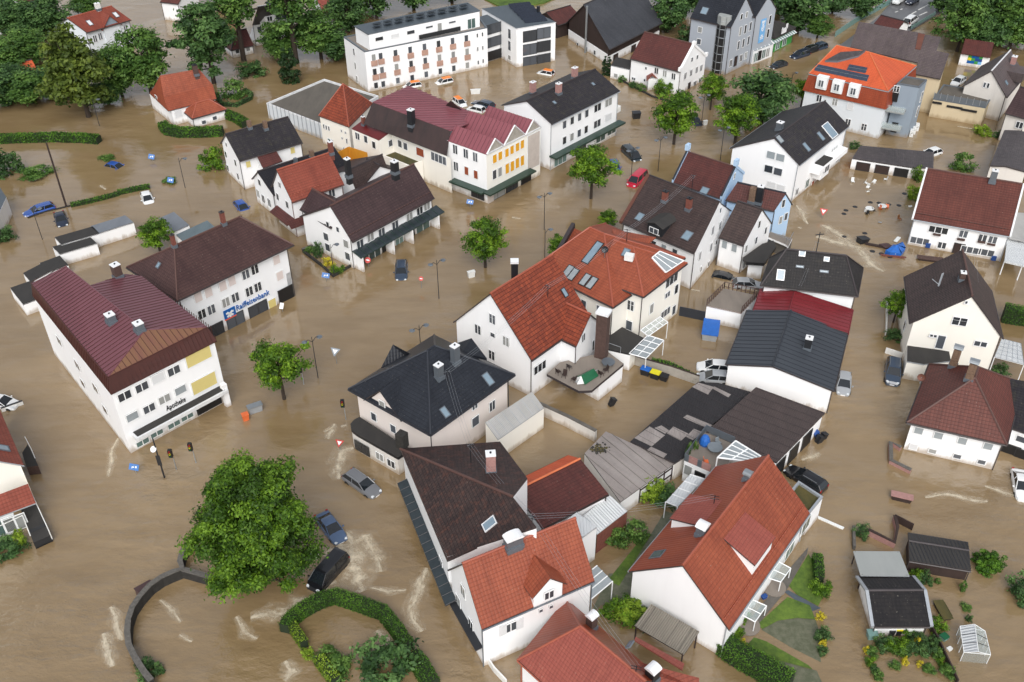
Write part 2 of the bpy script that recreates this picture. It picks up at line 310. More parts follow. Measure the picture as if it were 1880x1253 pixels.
# ---------------------------------------------------------------- buildings
def inside(pt, poly):
    x, y = pt; c = False
    for i in range(len(poly)):
        x1, y1 = poly[i]; x2, y2 = poly[i-1]
        if (y1 > y) != (y2 > y) and x < (x2-x1)*(y-y1)/(y2-y1)+x1: c = not c
    return c
def plane_z(pl, x, y):
    o, n = pl; return o.z-((x-o.x)*n.x+(y-o.y)*n.y)/n.z
def nrm(pts):
    n = Vector((0, 0, 0))
    for i in range(len(pts)): n += pts[i].cross(pts[(i+1) % len(pts)])
    n.normalize(); return n if n.z >= 0 else -n
def isect(p, d, q, e):
    k = d.x*e.y-d.y*e.x; t = ((q.x-p.x)*e.y-(q.y-p.y)*e.x)/k; return Vector((p.x+d.x*t, p.y+d.y*t, 0))
def flat2(v): return Vector((v.x, v.y, 0))
WARN = []
class Bld:
    """one building: walls with real openings, roof slabs, ridge caps, gutters; extra wings share the root"""
    def __init__(s, name, label, cat, loc, group=None):
        s.root = thing(name, label, cat, (loc[0], loc[1], 0), group); s.planes = []; s.walls = {}; s.name = name; s.q = []
    def add_wall(s, key, p0, p1, tops, mat, base=-1.2):
        """p0,p1 in plan; tops = [(s,z)...] from p0 side to p1 side; outward = right of p0->p1"""
        p0, p1 = flat2(p0), flat2(p1); u = (p1-p0); Ln = u.length; u.normalize(); n = Vector((u.y, -u.x, 0))
        s.walls[key] = dict(p0=p0, u=u, n=n, L=Ln, tops=tops, mat=mat, base=base, holes=[])
    def hit_wall(s, key, p, k=None):
        w = s.walls[key]; P = on_plane(p, w['p0'], w['n'], k); return (P-w['p0']).dot(w['u']), P.z, w
    def wins(s, key, st, w, h, pts, k=None, sill=True):
        for p in pts:
            sx, z, wl_ = s.hit_wall(key, p, k); s.win_at(key, st, w, h, sx, z)
    def win_at(s, key, st, w, h, sx, z):
        wl_ = s.walls[key]; poly = [(0, wl_['base']), (wl_['L'], wl_['base'])]+wl_['tops'][::-1]; e = .04
        ok = all(inside(c, poly) for c in ((sx-w/2-e, z-h/2-e), (sx+w/2+e, z-h/2-e), (sx+w/2+e, z+h/2+e), (sx-w/2-e, z+h/2+e)))
        ok = ok and all(sx+w/2+e < a or sx-w/2-e > b_ or z+h/2+e < c or z-h/2-e > d for a, b_, c, d in wl_['holes'])
        if z+h/2 < .05: return None
        yaw = math.atan2(wl_['u'].y, wl_['u'].x); pos = wl_['p0']+wl_['u']*sx+Vector((0, 0, z))
        if ok: wl_['holes'].append((sx-w/2, sx+w/2, z-h/2, z+h/2))
        else: pos = pos+wl_['n']*.11; WARN.append((s.name, key, st, round(sx, 1), round(z, 1), round(wl_['L'], 1)))
        return put_win(s.root, st, w, h, pos+(-wl_['n']*.0), yaw+0)
    def pt(s, key, sx, z, out=0.0):
        w = s.walls[key]; return w['p0']+w['u']*sx+w['n']*out+Vector((0, 0, z))
    def finish(s):
        mb = MB()
        for w in s.walls.values():
            if w.get('done'): continue
            w['done'] = 1
            poly = [(0, w['base']), (w['L'], w['base'])]+w['tops'][::-1]
            loops = [[Vector((a, b_, 0)) for a, b_ in poly]]
            for a, b_, c, d in w['holes']: loops.append([Vector((a, c, 0)), Vector((a, d, 0)), Vector((b_, d, 0)), Vector((b_, c, 0))])
            flat = [v for l in loops for v in l]; f3 = lambda q, o=0.0: w['p0']+w['u']*q.x+w['n']*o+Vector((0, 0, q.y))
            for tri in tessellate_polygon(loops):
                P = [flat[i] for i in tri]
                if (P[1]-P[0]).cross(P[2]-P[0]).z < 0: P = P[::-1]
                if (P[1]-P[0]).cross(P[2]-P[0]).length < 1e-7: continue
                mb.face([f3(p) for p in P], w['mat'], uv=[(p.x, p.y) for p in P])
            for l in loops[1:]:
                for i in range(4): mb.face([f3(l[i]), f3(l[(i+1) % 4]), f3(l[(i+1) % 4], -.16), f3(l[i], -.16)], w['mat'])
        mb.build('wall', s.root)
        return s
    def roof_hit(s, p, k=None):
        d = ray(p, k); best = None
        for pl in s.planes:
            t = (pl['o']-EYE).dot(pl['n'])/d.dot(pl['n']); P = EYE+d*t
            ok = inside((P.x, P.y), [(q.x, q.y) for q in pl['poly']])
            if best is None or (ok, -t) > (best[0], -best[1]): best = (ok, t, P, pl)
        return best[2], best[3]
    def gable(s, A, B, C=None, D=None, W=None, ze=5.0, R=None, R1=None, zr=None, hip=(0, 0), k=None, roof='t_brown', wall='white', oh=.45, og=.2, walls='frbl', pre='',
              cap='ridge_dark', gut='gutter', fascia='gutter', base=-1.2, t=.2, zb=None, rname='roof', rf=.5, sq=False, snow=False, mirror=False):
        A, B = G(A, ze, k), G(B, ze, k); zb = ze if zb is None else zb
        if D is not None: D = G(D, zb, k); C = B+(D-A)
        elif C is not None: C = G(C, zb, k); D = A+(C-B)
        else:
            u = (B-A); nn = Vector((-u.y, u.x, 0)).normalized(); nn = nn if nn.y > 0 or W < 0 else nn; D = A+nn*W; C = B+nn*W; D.z = C.z = zb
        if sq:
            u = flat2(B-A).normalized(); nn = Vector((-u.y, u.x, 0)); w_ = (D-A).dot(nn); D = A+nn*w_; C = B+nn*w_; D.z = C.z = zb
        m0, m1 = A.lerp(D, rf), B.lerp(C, rf)
        P0 = P1 = None
        def ridge_px(r, hp, a, d_, end):
            if hp: n = Vector((m1.y-m0.y, -(m1.x-m0.x), 0)).normalized(); return on_plane(r, flat2(m0), n, k)
            e = flat2(d_-a); n = Vector((e.y, -e.x, 0)).normalized(); return on_plane(r, flat2(a), n, k)
        if zr is None:
            if R is not None: P0 = ridge_px(R, hip[0], A, D, 0)
            if R1 is not None: P1 = ridge_px(R1, hip[1], B, C, 1)
        else:
            P0 = G(R, zr, k) if R is not None else None; P1 = G(R1, zr, k) if R1 is not None else None
            if mirror:
                if hip[0]: u = flat2(B-A).normalized(); u = Vector((-u.y, u.x, 0)); u = u*((P0-A).dot(u)+(P1-A).dot(u)); D, C = A+u, B+u
                else: D, C = A+flat2(P0-A)*2, B+flat2(P1-B)*2
                m0, m1 = A.lerp(D, .5), B.lerp(C, .5)
        if zr is None: zr = sum(p.z for p in (P0, P1) if p is not None)/sum(1 for p in (P0, P1) if p is not None)
        if P0 is not None and P1 is not None and abs(P0.z-P1.z) > .8: WARN.append((s.name, 'ridge heights', round(P0.z, 2), round(P1.z, 2)))
        du = (B-A).length
        if P0 is None:
            fr = ((P1-B).dot((C-B))/(C-B).length_squared) if P1 is not None and not hip[1] else rf
            P0 = A.lerp(D, fr) if not hip[0] else m0.lerp(m1, hip[0] if hip[0] < 1 else min(.45, (D-A).length/2/du))
        if P1 is None:
            fr = ((P0-A).dot((D-A))/(D-A).length_squared) if not hip[0] else rf
            P1 = B.lerp(C, fr) if not hip[1] else m1.lerp(m0, hip[1] if hip[1] < 1 else min(.45, (D-A).length/2/du))
        u = flat2(B-A).normalized(); mm = (P0+P1)/2; hl = max(.05, (P1-P0).dot(u)/2)      # ridge parallel to the eaves
        P0, P1 = Vector((mm.x-u.x*hl, mm.y-u.y*hl, zr)), Vector((mm.x+u.x*hl, mm.y+u.y*hl, zr))
        s.last = dict(A=A, B=B, C=C, D=D, P0=P0, P1=P1, ze=ze, zr=zr)
        polys = [('f', [A, B, P1, P0]), ('b', [C, D, P0, P1])]
        if hip[0]: polys.append(('l', [D, A, P0]))
        if hip[1]: polys.append(('r', [B, C, P1]))
        mine = []
        for key, po in polys:
            pl = dict(key=pre+key, poly=po, o=po[0], n=nrm(po if len(po) == 3 else [po[0], po[1], po[2]])); mine.append(pl); s.planes.append(pl)
        rz = lambda v: min(plane_z((p['o'], p['n']), v.x, v.y) for p in mine)
        sl = (zr-ze)/max(.1, (flat2(m0)-flat2(A)).length); s.q.append((pre, 'slope', round(math.degrees(math.atan(sl))), 'zr', round(zr, 1), 'LxW', round(du, 1), round((D-A).length, 1), 'ang', round(math.degrees(flat2(B-A).angle(flat2(D-A))))))
        off = {'f': oh, 'b': oh, 'l': oh if hip[0] else og, 'r': oh if hip[1] else og}
        ctr = (A+B+C+D)/4; E = [('f', A, B), ('r', B, C), ('b', C, D), ('l', D, A)]; ln = []
        for key, p, q in E:
            d = flat2(q-p).normalized(); n = Vector((-d.y, d.x, 0)); n = n if n.dot(ctr-p) > 0 else -n; ln.append((flat2(p)+n*off[key], d))
        co_ = [isect(*ln[i-1], *ln[i]) for i in range(4)]   # wall corners A,B,C,D
        ccw = (B-A).cross(D-A).z > 0; s.wc = co_; zt = lambda v: rz(v)-t*.5
        for i, (key, p, q) in enumerate(E):
            if key not in walls: continue
            a, b_ = co_[i], co_[(i+1) % 4]; Ln = (b_-a).length; tops = [(0, zt(a)), (Ln, zt(b_))]
            if key in 'lr' and not hip[0 if key == 'l' else 1]:
                x = isect(a, (b_-a).normalized(), flat2(P0), flat2(P1-P0).normalized()); tops.insert(1, ((x-a).length, rz(x)-t*.5))
            if not ccw: a, b_ = b_, a; tops = [(Ln-x_, z_) for x_, z_ in tops[::-1]]
            s.add_wall(pre+key, a, b_, tops, wall, base)
        mb = MB()
        for pl in mine: mb.slab(pl['poly'], t, roof, fascia)
        ro = mb.build(rname, s.root); s.roof = ro
        rc = MB(); up = Vector((0, 0, .02))
        rc.bar(P0+up, P1+up, .13, cap, n=6)
        if hip[0]: rc.bar(A+up, P0+up, .11, cap); rc.bar(D+up, P0+up, .11, cap)
        if hip[1]: rc.bar(B+up, P1+up, .11, cap); rc.bar(C+up, P1+up, .11, cap)
        rc.build('ridge_cap', ro)
        for key, p, q in E:
            if key in 'fb' or hip[0 if key == 'l' else 1]:
                d = flat2(q-p).normalized(); n = Vector((-d.y, d.x, 0)); n = -n if n.dot(ctr-p) > 0 else n; z = Vector((0, 0, -.12)); gm = MB()
                gm.bar(p+n*.07+z, q+n*.07+z, .075, gut); gm.build('gutter', ro)
        if 'f' in walls:                                   # downpipes at the front corners
            for c, e in ((co_[0], A), (co_[1], B)):
                dp = MB(); o_ = (c-flat2(ctr)).normalized()*.1; dp.bar(Vector((c.x+o_.x, c.y+o_.y, zt(c)-.15)), Vector((c.x+o_.x, c.y+o_.y, -.5)), .055, gut)
                dp.build('downpipe', s.root)
        if snow:
            sg = MB(); pl = mine[0]; u = (B-A).normalized(); up_ = pl['n'].cross(u); up_ = up_ if up_.z > 0 else -up_
            for q in range(int(du/.55)):
                c = A+u*(q*.55+.3)+up_*1.0+pl['n']*.06; sg.obox(c+u*.27, u*.3, up_*.015, pl['n']*.03, cap); sg.obox(c, u*.10, up_*.05, pl['n']*.09, cap)
            sg.build('snow_guard', ro)
        return s
    def flat(s, A, B, C, z, D=None, k=None, wall='white', roof='s_blackfelt', par=.0, base=-1.2, pre='x', trim=None, over=0.0, t=.18, walls=True, rname='roof'):
        A, B, C = G(A, z, k), G(B, z, k), G(C, z, k); D = G(D, z, k) if D is not None else A+C-B; P = [A, B, C, D]
        ctr = (A+B+C+D)/4; ccw = (B-A).cross(C-B).z > 0; Q = P if ccw else P[::-1]; keys = 'frbl' if ccw else 'brfl'
        Q = P if ccw else [B, A, D, C]; keys = 'frbl' if ccw else 'flbr'
        ins = [ctr+(p-ctr)*(1-over/max(.1, (p-ctr).length)) for p in Q]
        if walls:
            for i in range(4):
                a, b_ = ins[i], ins[(i+1) % 4]; Ln = (flat2(b_-a)).length; s.add_wall(pre+keys[i], a, b_, [(0, z-.02), (Ln, z-.02)], wall, base)
        mb = MB()
        if par:
            inn = [ctr+(p-ctr)*(1-.3/max(.4, (p-ctr).length)) for p in Q]; dz = Vector((0, 0, par))
            mb.face([p-dz for p in inn], roof)
            for i in range(4):
                j = (i+1) % 4; mb.face([Q[i], Q[j], inn[j], inn[i]], trim or 'gutter_light'); mb.face([inn[i], inn[j], inn[j]-dz, inn[i]-dz], trim or 'gutter_light')
                lo = Vector((0, 0, .22)); e0, e1 = [ (q-ctr).normalized()*.03 for q in (Q[i], Q[j])]
                mb.face([Q[i]+e0-lo, Q[j]+e1-lo, Q[j]+e1, Q[i]+e0], trim or 'gutter_light'); mb.face([Q[i], Q[i]+e0, Q[j]+e1, Q[j]], trim or 'gutter_light')
            top = inn[0].z-par
        else: mb.slab(Q, t, roof, trim or roof)
        s.roof = mb.build(rname, s.root); s.planes.append(dict(key=pre, poly=Q, o=Q[0]-Vector((0, 0, par)), n=Vector((0, 0, 1)))); s.wc = ins; return s
    def chim(s, p, w=.6, d=.6, h=1.5, mat='brick_red', cap='white_cap', k=None, kind='box', yaw=None):
        P, pl = s.roof_hit(p, k); u = Vector((-pl['n'].y, pl['n'].x, 0)); u = u.normalized() if u.length > .05 else (s.planes[0]['poly'][1]-s.planes[0]['poly'][0]).normalized(); u.z = 0; v = Vector((-u.y, u.x, 0)); m = MB()
        m.obox((P.x, P.y, P.z+h/2-.5), u*w/2, v*d/2, Vector((0, 0, h/2+.5)), mat); m.obox((P.x, P.y, P.z+.05), u*(w/2+.08), v*(d/2+.08), Vector((0, 0, .22)), 'lead')
        o = m.build('chimney', s.root, org=P)
        if cap:
            c = MB(); z = P.z+h
            if kind == 'hood':
                for i in range(6):
                    a0, a1 = math.pi*i/6, math.pi*(i+1)/6; f = lambda a, e: P+u*(math.cos(a)*(w/2+.08))+Vector((0, 0, h+.18+math.sin(a)*.3))+v*e
                    c.face([f(a0, -d/2-.1), f(a0, d/2+.1), f(a1, d/2+.1), f(a1, -d/2-.1)], cap); c.face([f(a0, -d/2-.1), f(a1, -d/2-.1), P+Vector((0, 0, h+.18))-v*(d/2+.1)], cap); c.face([f(a0, d/2+.1), f(a1, d/2+.1), P+Vector((0, 0, h+.18))+v*(d/2+.1)], cap)
                for a in (-1, 1):
                    for b_ in (-1, 1): c.obox(P+u*a*w*.42+v*b_*d*.42+Vector((0, 0, h+.1)), u*.03, v*.03, Vector((0, 0, .12)), cap)
            else:
                c.obox((P.x, P.y, z+.07), u*(w/2+.03), v*(d/2+.03), Vector((0, 0, .06)), cap); c.lathe((P.x, P.y, z+.14), [(.1, 0), (.1, .12), (.02, .12)], 'metal_dark', 8)
            c.build('cap', o, org=LOC[o])
        return o
    def skyl(s, p, w=.8, h=1.2, k=None, frame='lead', pane='pane_sky', lift=.09):
        P, pl = s.roof_hit(p, k); n = pl['n']; u = Vector((-n.y, n.x, 0)).normalized() if abs(n.z) < .999 else Vector((1, 0, 0)); v = n.cross(u); m = MB(); a = MB()
        for sx in (-1, 1): m.obox(P+u*sx*(w/2)+n*lift*.5, u*.05, v*(h/2+.05), n*(lift*.5+.02), frame)
        for sy in (-1, 1): m.obox(P+v*sy*(h/2)+n*lift*.5, u*(w/2-.05), v*.05, n*(lift*.5+.02), frame)
        o = m.build('skylight', s.root, org=P); a.obox(P+n*(lift*.5), u*(w/2-.05), v*(h/2-.05), n*(lift*.45), pane); a.build('pane', o, org=P); return o
    def ribs(s, keys, sp, mat, name='seam', r=.035):
        """standing seams / sheet joints as thin ribs running up the slope"""
        mb = MB()
        for pl in s.planes:
            if pl['key'] not in keys: continue
            rib_lines(mb, pl['poly'], pl['n'], sp, mat, r)
        return mb.build(name, s.root)
    def part(s, name, mb): return mb.build(name, s.root)
def rib_lines(mb, poly, n, sp, mat, r=.035, u=None, along_v=True):
    n = Vector(n); u = u or (Vector((-n.y, n.x, 0)).normalized() if abs(n.z) < .999 else Vector((1, 0, 0))); v = n.cross(u); o = poly[0]
    q = [((p-o).dot(u), (p-o).dot(v)) for p in poly]; x = min(a for a, b_ in q)+sp*.5
    while x < max(a for a, b_ in q):
        hits = []
        for i in range(len(q)):
            (x1, y1), (x2, y2) = q[i-1], q[i]
            if (x1 > x) != (x2 > x): hits.append(y1+(y2-y1)*(x-x1)/(x2-x1))
        hits.sort()
        for a, b_ in zip(hits[::2], hits[1::2]):
            if b_-a > .15: mb.obox(o+u*x+v*(a+b_)/2+n*r*.5, u*r*.6, v*((b_-a)/2-.03), n*r*.7, mat)
        x += sp
def slab_px(root, name, pts, z, t, mat, k=None, side=None, org=None):
    """flat or sloped plate from photo corners at known heights"""
    zs = z if isinstance(z, (list, tuple)) else [z]*len(pts); P = [G(p, zz, k) for p, zz in zip(pts, zs)]; mb = MB(); mb.slab(P, t, mat, side or mat)
    return mb.build(name, root) if root is not None else (mb, P)
def house(name, label, A, B, cat='house', group=None, k=None, fin=True, **kw):
    a, b_ = G(A, kw.get('ze', 5), k), G(B, kw.get('ze', 5), k); bl = Bld(name, label, cat, (a+b_)/2, group); bl.gable(A, B, k=k, **kw); return bl
def box_bld(name, label, A, B, C, z, cat='garage', group=None, k=None, **kw):
    a, c = G(A, z, k), G(C, z, k); bl = Bld(name, label, cat, (a+c)/2, group); bl.flat(A, B, C, z, k=k, **kw); return bl

# ================================================================ the town: large structures
def P3(p, z, k=None): return G(p, z, k)
BL = {}
# ---- pharmacy corner building with the wine-red metal roof
b = Bld('pharmacy_building', 'large white pharmacy building with wine-red standing-seam roof and yellow panels at left', 'building', G((200, 740)))
zf = 8.7; FL, FR, BK = P3((204, 721), zf), P3((393, 626), zf), P3((62.5, 545), zf)
zt, zr_ = 10.4, 11.9; TL, TR, TB = P3((198, 693), zt), P3((381, 601), zt), P3((57, 521), zt); AP, RB = P3((266, 606), zr_), P3((120, 489), zr_-.2); nR = nrm([AP, TR, RB]); pr = lambda p, k=None: on_plane(p, TR, nR, k)
rR = [TR, pr((260, 507)), pr((231, 503)), pr((166, 524))]; foot = [FL, FR]+[Vector((q.x, q.y, zf)) for q in rR[1:]]+[Vector((RB.x, RB.y, zf)), BK]; tops_ = [zf+.3]*2+[q.z-.2 for q in rR[1:]]+[zr_-.4, zf+.3]
for i, key in enumerate('frbcdel'): p_, q_ = foot[i], foot[(i+1) % 7]; b.add_wall(key, p_, q_, [(0, tops_[i]), (flat2(q_-p_).length, tops_[(i+1) % 7])], 'white')
b.wins('f', 'd', 1.55, 1.15, [(240, 400), (510, 262), (1010, 5)], 'Zn'); b.wins('f', 'b', 1.55, 1.2, [(765, 120)], 'Zn')
b.wins('f', 'd', 1.45, 1.1, [(625, 595), (865, 448)], 'Zn'); b.wins('f', 'c', 1.45, 1.1, [(362, 722), (1115, 308)], 'Zn')
b.wins('f', 'm', 3.2, 1.9, [(1485, 200)], 'Zn'); b.wins('f', 'm', 3.2, 1.8, [(1425, 135)], 'K02'); b.wins('f', 'g', 1.6, .8, [(525, 1125), (745, 985), (1015, 845), (1220, 725)], 'Zn')
b.wins('f', 'k', 3.2, 1.5, [(1560, 530)], 'Zn')
b.wins('l', 'd', 1.6, 1.2, [(430, 25), (560, 200), (690, 365)], 'K02'); b.wins('l', 's', 1.4, 1.1, [(600, 330), (760, 520)], 'K02')
b.finish(); mb = MB(); cF = (FL+TR+BK)/3; o_ = lambda q, d=.3: q+(q-Vector((cF.x, cF.y, q.z))).normalized()*d
e = [o_(FL), o_(FR), o_(BK)]; eR = Vector((rR[1].x, rR[1].y, zf)); fas = [([e[0], e[1], TR, TL]), ([e[2], e[0], TL, TB]), ([e[1], eR, rR[1], TR])]
for po in fas: mb.slab(po, .12, 's_fascia', 's_fascia')
fo = mb.build('mansard_fascia', b.root); rps = ([TL, AP, RB, TB], [AP]+rR, [TL, TR, AP])
mb = MB()
for po, m_ in zip(rps, ('s_wine', 's_wine', 's_ochre')): mb.slab(po, .1, m_, 's_wine')
ro = mb.build('roof', b.root); mb = MB()
for po in rps: n = nrm(po[:3]); rib_lines(mb, po, n, .62, 's_fascia', .035); b.planes.append(dict(key='t', poly=po, o=po[0], n=n))
mb.build('seam', ro); mb = MB()
for po in fas: rib_lines(mb, po, nrm(po[:3]), .5, 's_fascia', .05)
mb.build('seam', fo); mb = MB(); mb.bar(AP, RB, .08, 's_wine'); mb.bar(AP, TL, .06, 's_wine'); mb.bar(AP, TR, .06, 's_wine'); mb.bar(TL, TB, .07, 's_fascia'); mb.bar(TL, TR, .07, 's_fascia'); mb.build('ridge_cap', ro)
b.chim((205, 592), .9, .9, 1.0, 'lead', 'white_cap'); b.chim((257, 608), .9, .9, 1.0, 'lead', 'white_cap'); b.chim((217, 508), .9, .9, 1.6, 'brick_brown', 'white_cap')
sx0, cz, w_ = b.hit_wall('f', (380, 1020), 'Zn'); sx1, cz1, _ = b.hit_wall('f', (1745, 240), 'Zn'); cz = (cz+cz1)/2; u, n = w_['u'], w_['n']; mb = MB()
mb.obox(w_['p0']+u*(sx0+sx1)/2+n*.65+Vector((0, 0, cz)), u*((sx1-sx0)/2+.2), n*.65, Vector((0, 0, .22)), 'fascia_white'); mb.obox(w_['p0']+u*(sx0+sx1)/2+n*.55+Vector((0, 0, cz+.24)), u*((sx1-sx0)/2-.05), n*.5, Vector((0, 0, .03)), 's_blackfelt'); mb.build('canopy', b.root)
mb = MB(); mb.obox(b.pt('f', w_['L']-.5, 1.0, .75), u*.3, n*.3, Vector((0, 0, 2.2)), 'white'); mb.build('pillar', b.root)
def text(parent, body, pos, yaw, size, mat, pitch=90, ext=.03, name='lettering', align='LEFT'):
    c = bpy.data.curves.new(name, 'FONT'); c.body = body; c.size = size; c.extrude = ext; c.align_x = align; c.materials.append(MATS[mat]); c.resolution_u = 3
    to = bpy.data.objects.new('tmp', c); COL.objects.link(to); bpy.context.view_layer.update()
    me = bpy.data.meshes.new_from_object(to.evaluated_get(bpy.context.evaluated_depsgraph_get())); me.name = name; bpy.data.objects.remove(to)
    o = bpy.data.objects.new(name, me); COL.objects.link(o); o.parent = parent; o.location = Vector(pos)-LOC[parent]; o.rotation_euler = (R(pitch), 0, yaw); return o
yawf = math.atan2(u.y, u.x); sxa, za, _ = b.hit_wall('f', (905, 655), 'Zn'); sxb, zb_, _ = b.hit_wall('f', (1220, 480), 'Zn')
t_ = text(b.root, 'Apotheke', b.pt('f', sxa, za+.15, .06), yawf, 1.0, 'black'); t_.scale.x = (sxb-sxa)/4.2
BL['pharm'] = b
# ---- bank
b = house('bank_building', 'white bank building with brown hipped roof, blue lettering and shop windows', (325.5, 552.5), (539, 450), cat='building', D=(232, 491), ze=7.9, R=(319, 448), R1=(441, 402), hip=(1, 1), roof='t_brown', cap='ridge_brown', wall='white_b', oh=.7)
b.wins('f', 'p', 1.15, 1.5, [(1423, 922), (1497, 888), (1600, 842), (1665, 805)], 'K10'.replace('K10', 'K01')); b.wins('f', 'x', 1.15, 1.4, [(1765, 760), (1830, 725)], 'K01'); b.wins('f', 'p', 1.15, 1.4, [(145, 655), (170, 768)], 'K11')
b.wins('f', 'x', 1.15, 1.4, [(1450, 1045), (1518, 1012), (1622, 960), (1690, 925), (1790, 882), (1852, 850)], 'K01')
b.wins('f', 'o', 2.6, 1.9, [(1545, 1165), (1693, 1088)], 'K01'); b.wins('f', 'o', 2.9, 1.9, [(1070, 640)], 'Zo'); b.wins('f', 'm', 1.3, 1.5, [(1310, 540)], 'Zo'); b.wins('f', 'k', 2.4, 3.2, [(1550, 430)], 'Zo')
w_ = b.walls['f']; yawf = math.atan2(w_['u'].y, w_['u'].x); s0, z0, _ = b.hit_wall('f', (690, 650), 'Zo'); s1, z1, _ = b.hit_wall('f', (1325, 345), 'Zo')
t_ = text(b.root, 'Raiffeisenbank', b.pt('f', s0, (z0+z1)/2-.1, .05), yawf, 1.15, 'bank_blue', ext=.05); t_.scale.x = (s1-s0)/(1.15*6.35)
s0, z0, _ = b.hit_wall('f', (575, 700), 'Zo'); ln = MB(); u, n = w_['u'], w_['n']; c = b.pt('f', s0, z0, .06)
ln.obox(c, u*.85, n*.05, Vector((0, 0, .62)), 'bank_blue'); ln.obox(c-Vector((0, 0, .72)), u*.85, n*.05, Vector((0, 0, .1)), 'bank_orange')
for sg in (-1, 1):                                        # white crossed gable boards of the bank's emblem
    d = (u*sg*.42+Vector((0, 0, .34))); ln.obox(c+n*.06+u*sg*-.02-Vector((0, 0, .1)), d*1.0, n*.02, (Vector((0, 0, .42))-u*sg*.34)*.26, 'white_cap')
    ln.obox(c+n*.061+u*sg*.4+Vector((0, 0, .12)), u*.16, n*.02, Vector((0, 0, .13)), 'white_cap')
ln.obox(c+n*.058-Vector((0, 0, .38)), u*.14, n*.02, Vector((0, 0, .2)), 'white_cap'); ln.build('bank_emblem', b.root)
mb = MB(); mb.obox(b.pt('f', w_['L']-.35, 1.2, -.4), u*.35, n*.4, Vector((0, 0, 2.6)), 'white'); mb.build('pillar', b.root)
b.finish(); b.chim((1255, 560), .45, .45, 1.6, 'brick_red', 'gutter', 'K01'); b.chim((1610, 400), .5, .5, 1.7, 'brick_red', 'gutter', 'K01'); b.skyl((1140, 695), .5, .7, 'K01')
# ---- row of flat garages behind them
gl = 'flat garages by the bank'
for i, (A, B, C, z, rf, lb) in enumerate([((440, 545), (715, 465), (665, 415), 2.1, 's_blackfelt', 'dark-roofed white garage joined to the grey-roofed end garage'), ((710, 465), (960, 385), (900, 335), 2.1, 's_bluegrey', 'grey-roofed white garage at the right end of its row'),
        ((430, 615), (697, 537), (642, 485), 1.9, 's_blackfelt', 'front dark-roofed white garage standing before the long row'), ((345, 745), (490, 690), (428, 625), 1.6, 's_blackfelt', 'small dark-roofed garage touching the wine-red roof'),
        ((220, 812), (352, 742), (297, 682), 1.6, 's_blackfelt', 'small dark-roofed garage second from the left end'), ((165, 975), (330, 915), (235, 800), 1.8, 's_blackfelt', 'leftmost low garage beside the wine-red metal roof')]):
    box_bld('garage', lb, A, B, C, z, k='K01', group=gl, roof=rf, trim='gutter', wall='white').finish()
box_bld('garage', 'lone grey flat-roofed garage behind the bank tree', (1250, 455), (1360, 405), (1250, 310), 2.0, k='K01', roof='s_bluegrey', trim='gutter').finish()
box_bld('shed', 'teal-grey flat shed roof directly behind the bank roof', (1320, 525), (1545, 420), (1490, 372), 2.4, k='K01', cat='shed', roof='s_tealgrey', trim='gutter').finish()
# ---- terrace of houses left of centre
ze = hgt((200, 575), (165, 400), 'Za')
b = house('house', 'white house with dark roof and small red lean-to, farthest left of the central terrace', (165, 400), (650, 258), D=(18, 262), ze=5.2, R=(55, 195), k='Za', roof='t_dark', oh=.4)
b.wins('f', 'm', .9, 1.2, [(232, 425), (572, 318)], 'Za'); b.wins('l', 's', .9, 1.2, [(65, 350), (138, 415), (80, 455), (158, 518)], 'Za'); b.wins('l', 's', .7, .8, [(68, 275)], 'Za')
b.finish(); b.chim((245, 150), .6, .6, 1.3, 'brick_tan', None, 'Za'); b.chim((368, 158), .6, .6, 1.4, 'brick_tan', None, 'Za')
P = [P3((300, 365), 5.1, 'Za'), P3((445, 318), 5.1, 'Za')]; o2 = [P3((345, 455), 3.9, 'Za'), P3((495, 402), 3.9, 'Za')]; mb = MB(); mb.slab([P[0], P[1], o2[1], o2[0]], .15, 't_maroon', 'gutter'); mb.build('porch_roof', b.root)
mb = MB(); mb.prism([(o2[0].x, o2[0].y), (o2[1].x, o2[1].y), (P[1].x, P[1].y), (P[0].x, P[0].y)], -1.2, 3.7, 'white'); mb.build('porch', b.root)
b = house('house', 'low white house with black tiled roof behind the orange-roofed one', (425, 662), (1015, 465), D=(258, 535), ze=4.0, R=(302, 482), k='Za', roof='t_black', oh=.3)
b.wins('l', 's', .9, 1.1, [(322, 565)], 'Za'); b.wins('l', 'd', 1.0, 1.4, [(312, 650), (352, 690), (398, 720)], 'Za'); b.finish()
b.chim((600, 425), .5, .5, 1.0, 'zinc', None, 'Za'); b.chim((722, 375), .6, .6, 1.2, 'brick_tan', None, 'Za')
ze = hgt((590, 920), (570, 715), 'Za')
b = house('house', 'narrow white gabled house with clean orange-red roof in the terrace', (570, 717), (968, 578), D=(408, 595), ze=6.0, R=(450, 470), k='Za', roof='t_red', cap='ridge_red', gut='copper', snow=True)
b.wins('l', 's', .9, 1.2, [(462, 675), (535, 735)], 'Za'); b.wins('l', 'd', .8, 1.0, [(478, 585)], 'Za'); b.wins('f', 'd', 1.1, 1.3, [(872, 648)], 'Za')
w_ = b.walls['l']; zc = 2.4; mb = MB(); q0, q1 = b.pt('l', 0, 0), b.pt('l', w_['L'], 0); n = w_['n']; zz = Vector((0, 0, 1))
mb.slab([q0+zz*3.0, q1+zz*3.0, q1+n*1.3+zz*2.4, q0+n*1.3+zz*2.4], .12, 't_maroon', 'copper'); fw = b.walls['f']; mb.slab([b.pt('f', 0, 3.0)-fw['u']*1.3, b.pt('f', 4, 3.0), b.pt('f', 4, 2.4, 1.2), b.pt('f', 0, 2.4, 1.2)-fw['u']*1.3], .12, 't_maroon', 'copper'); mb.build('awning', b.root)
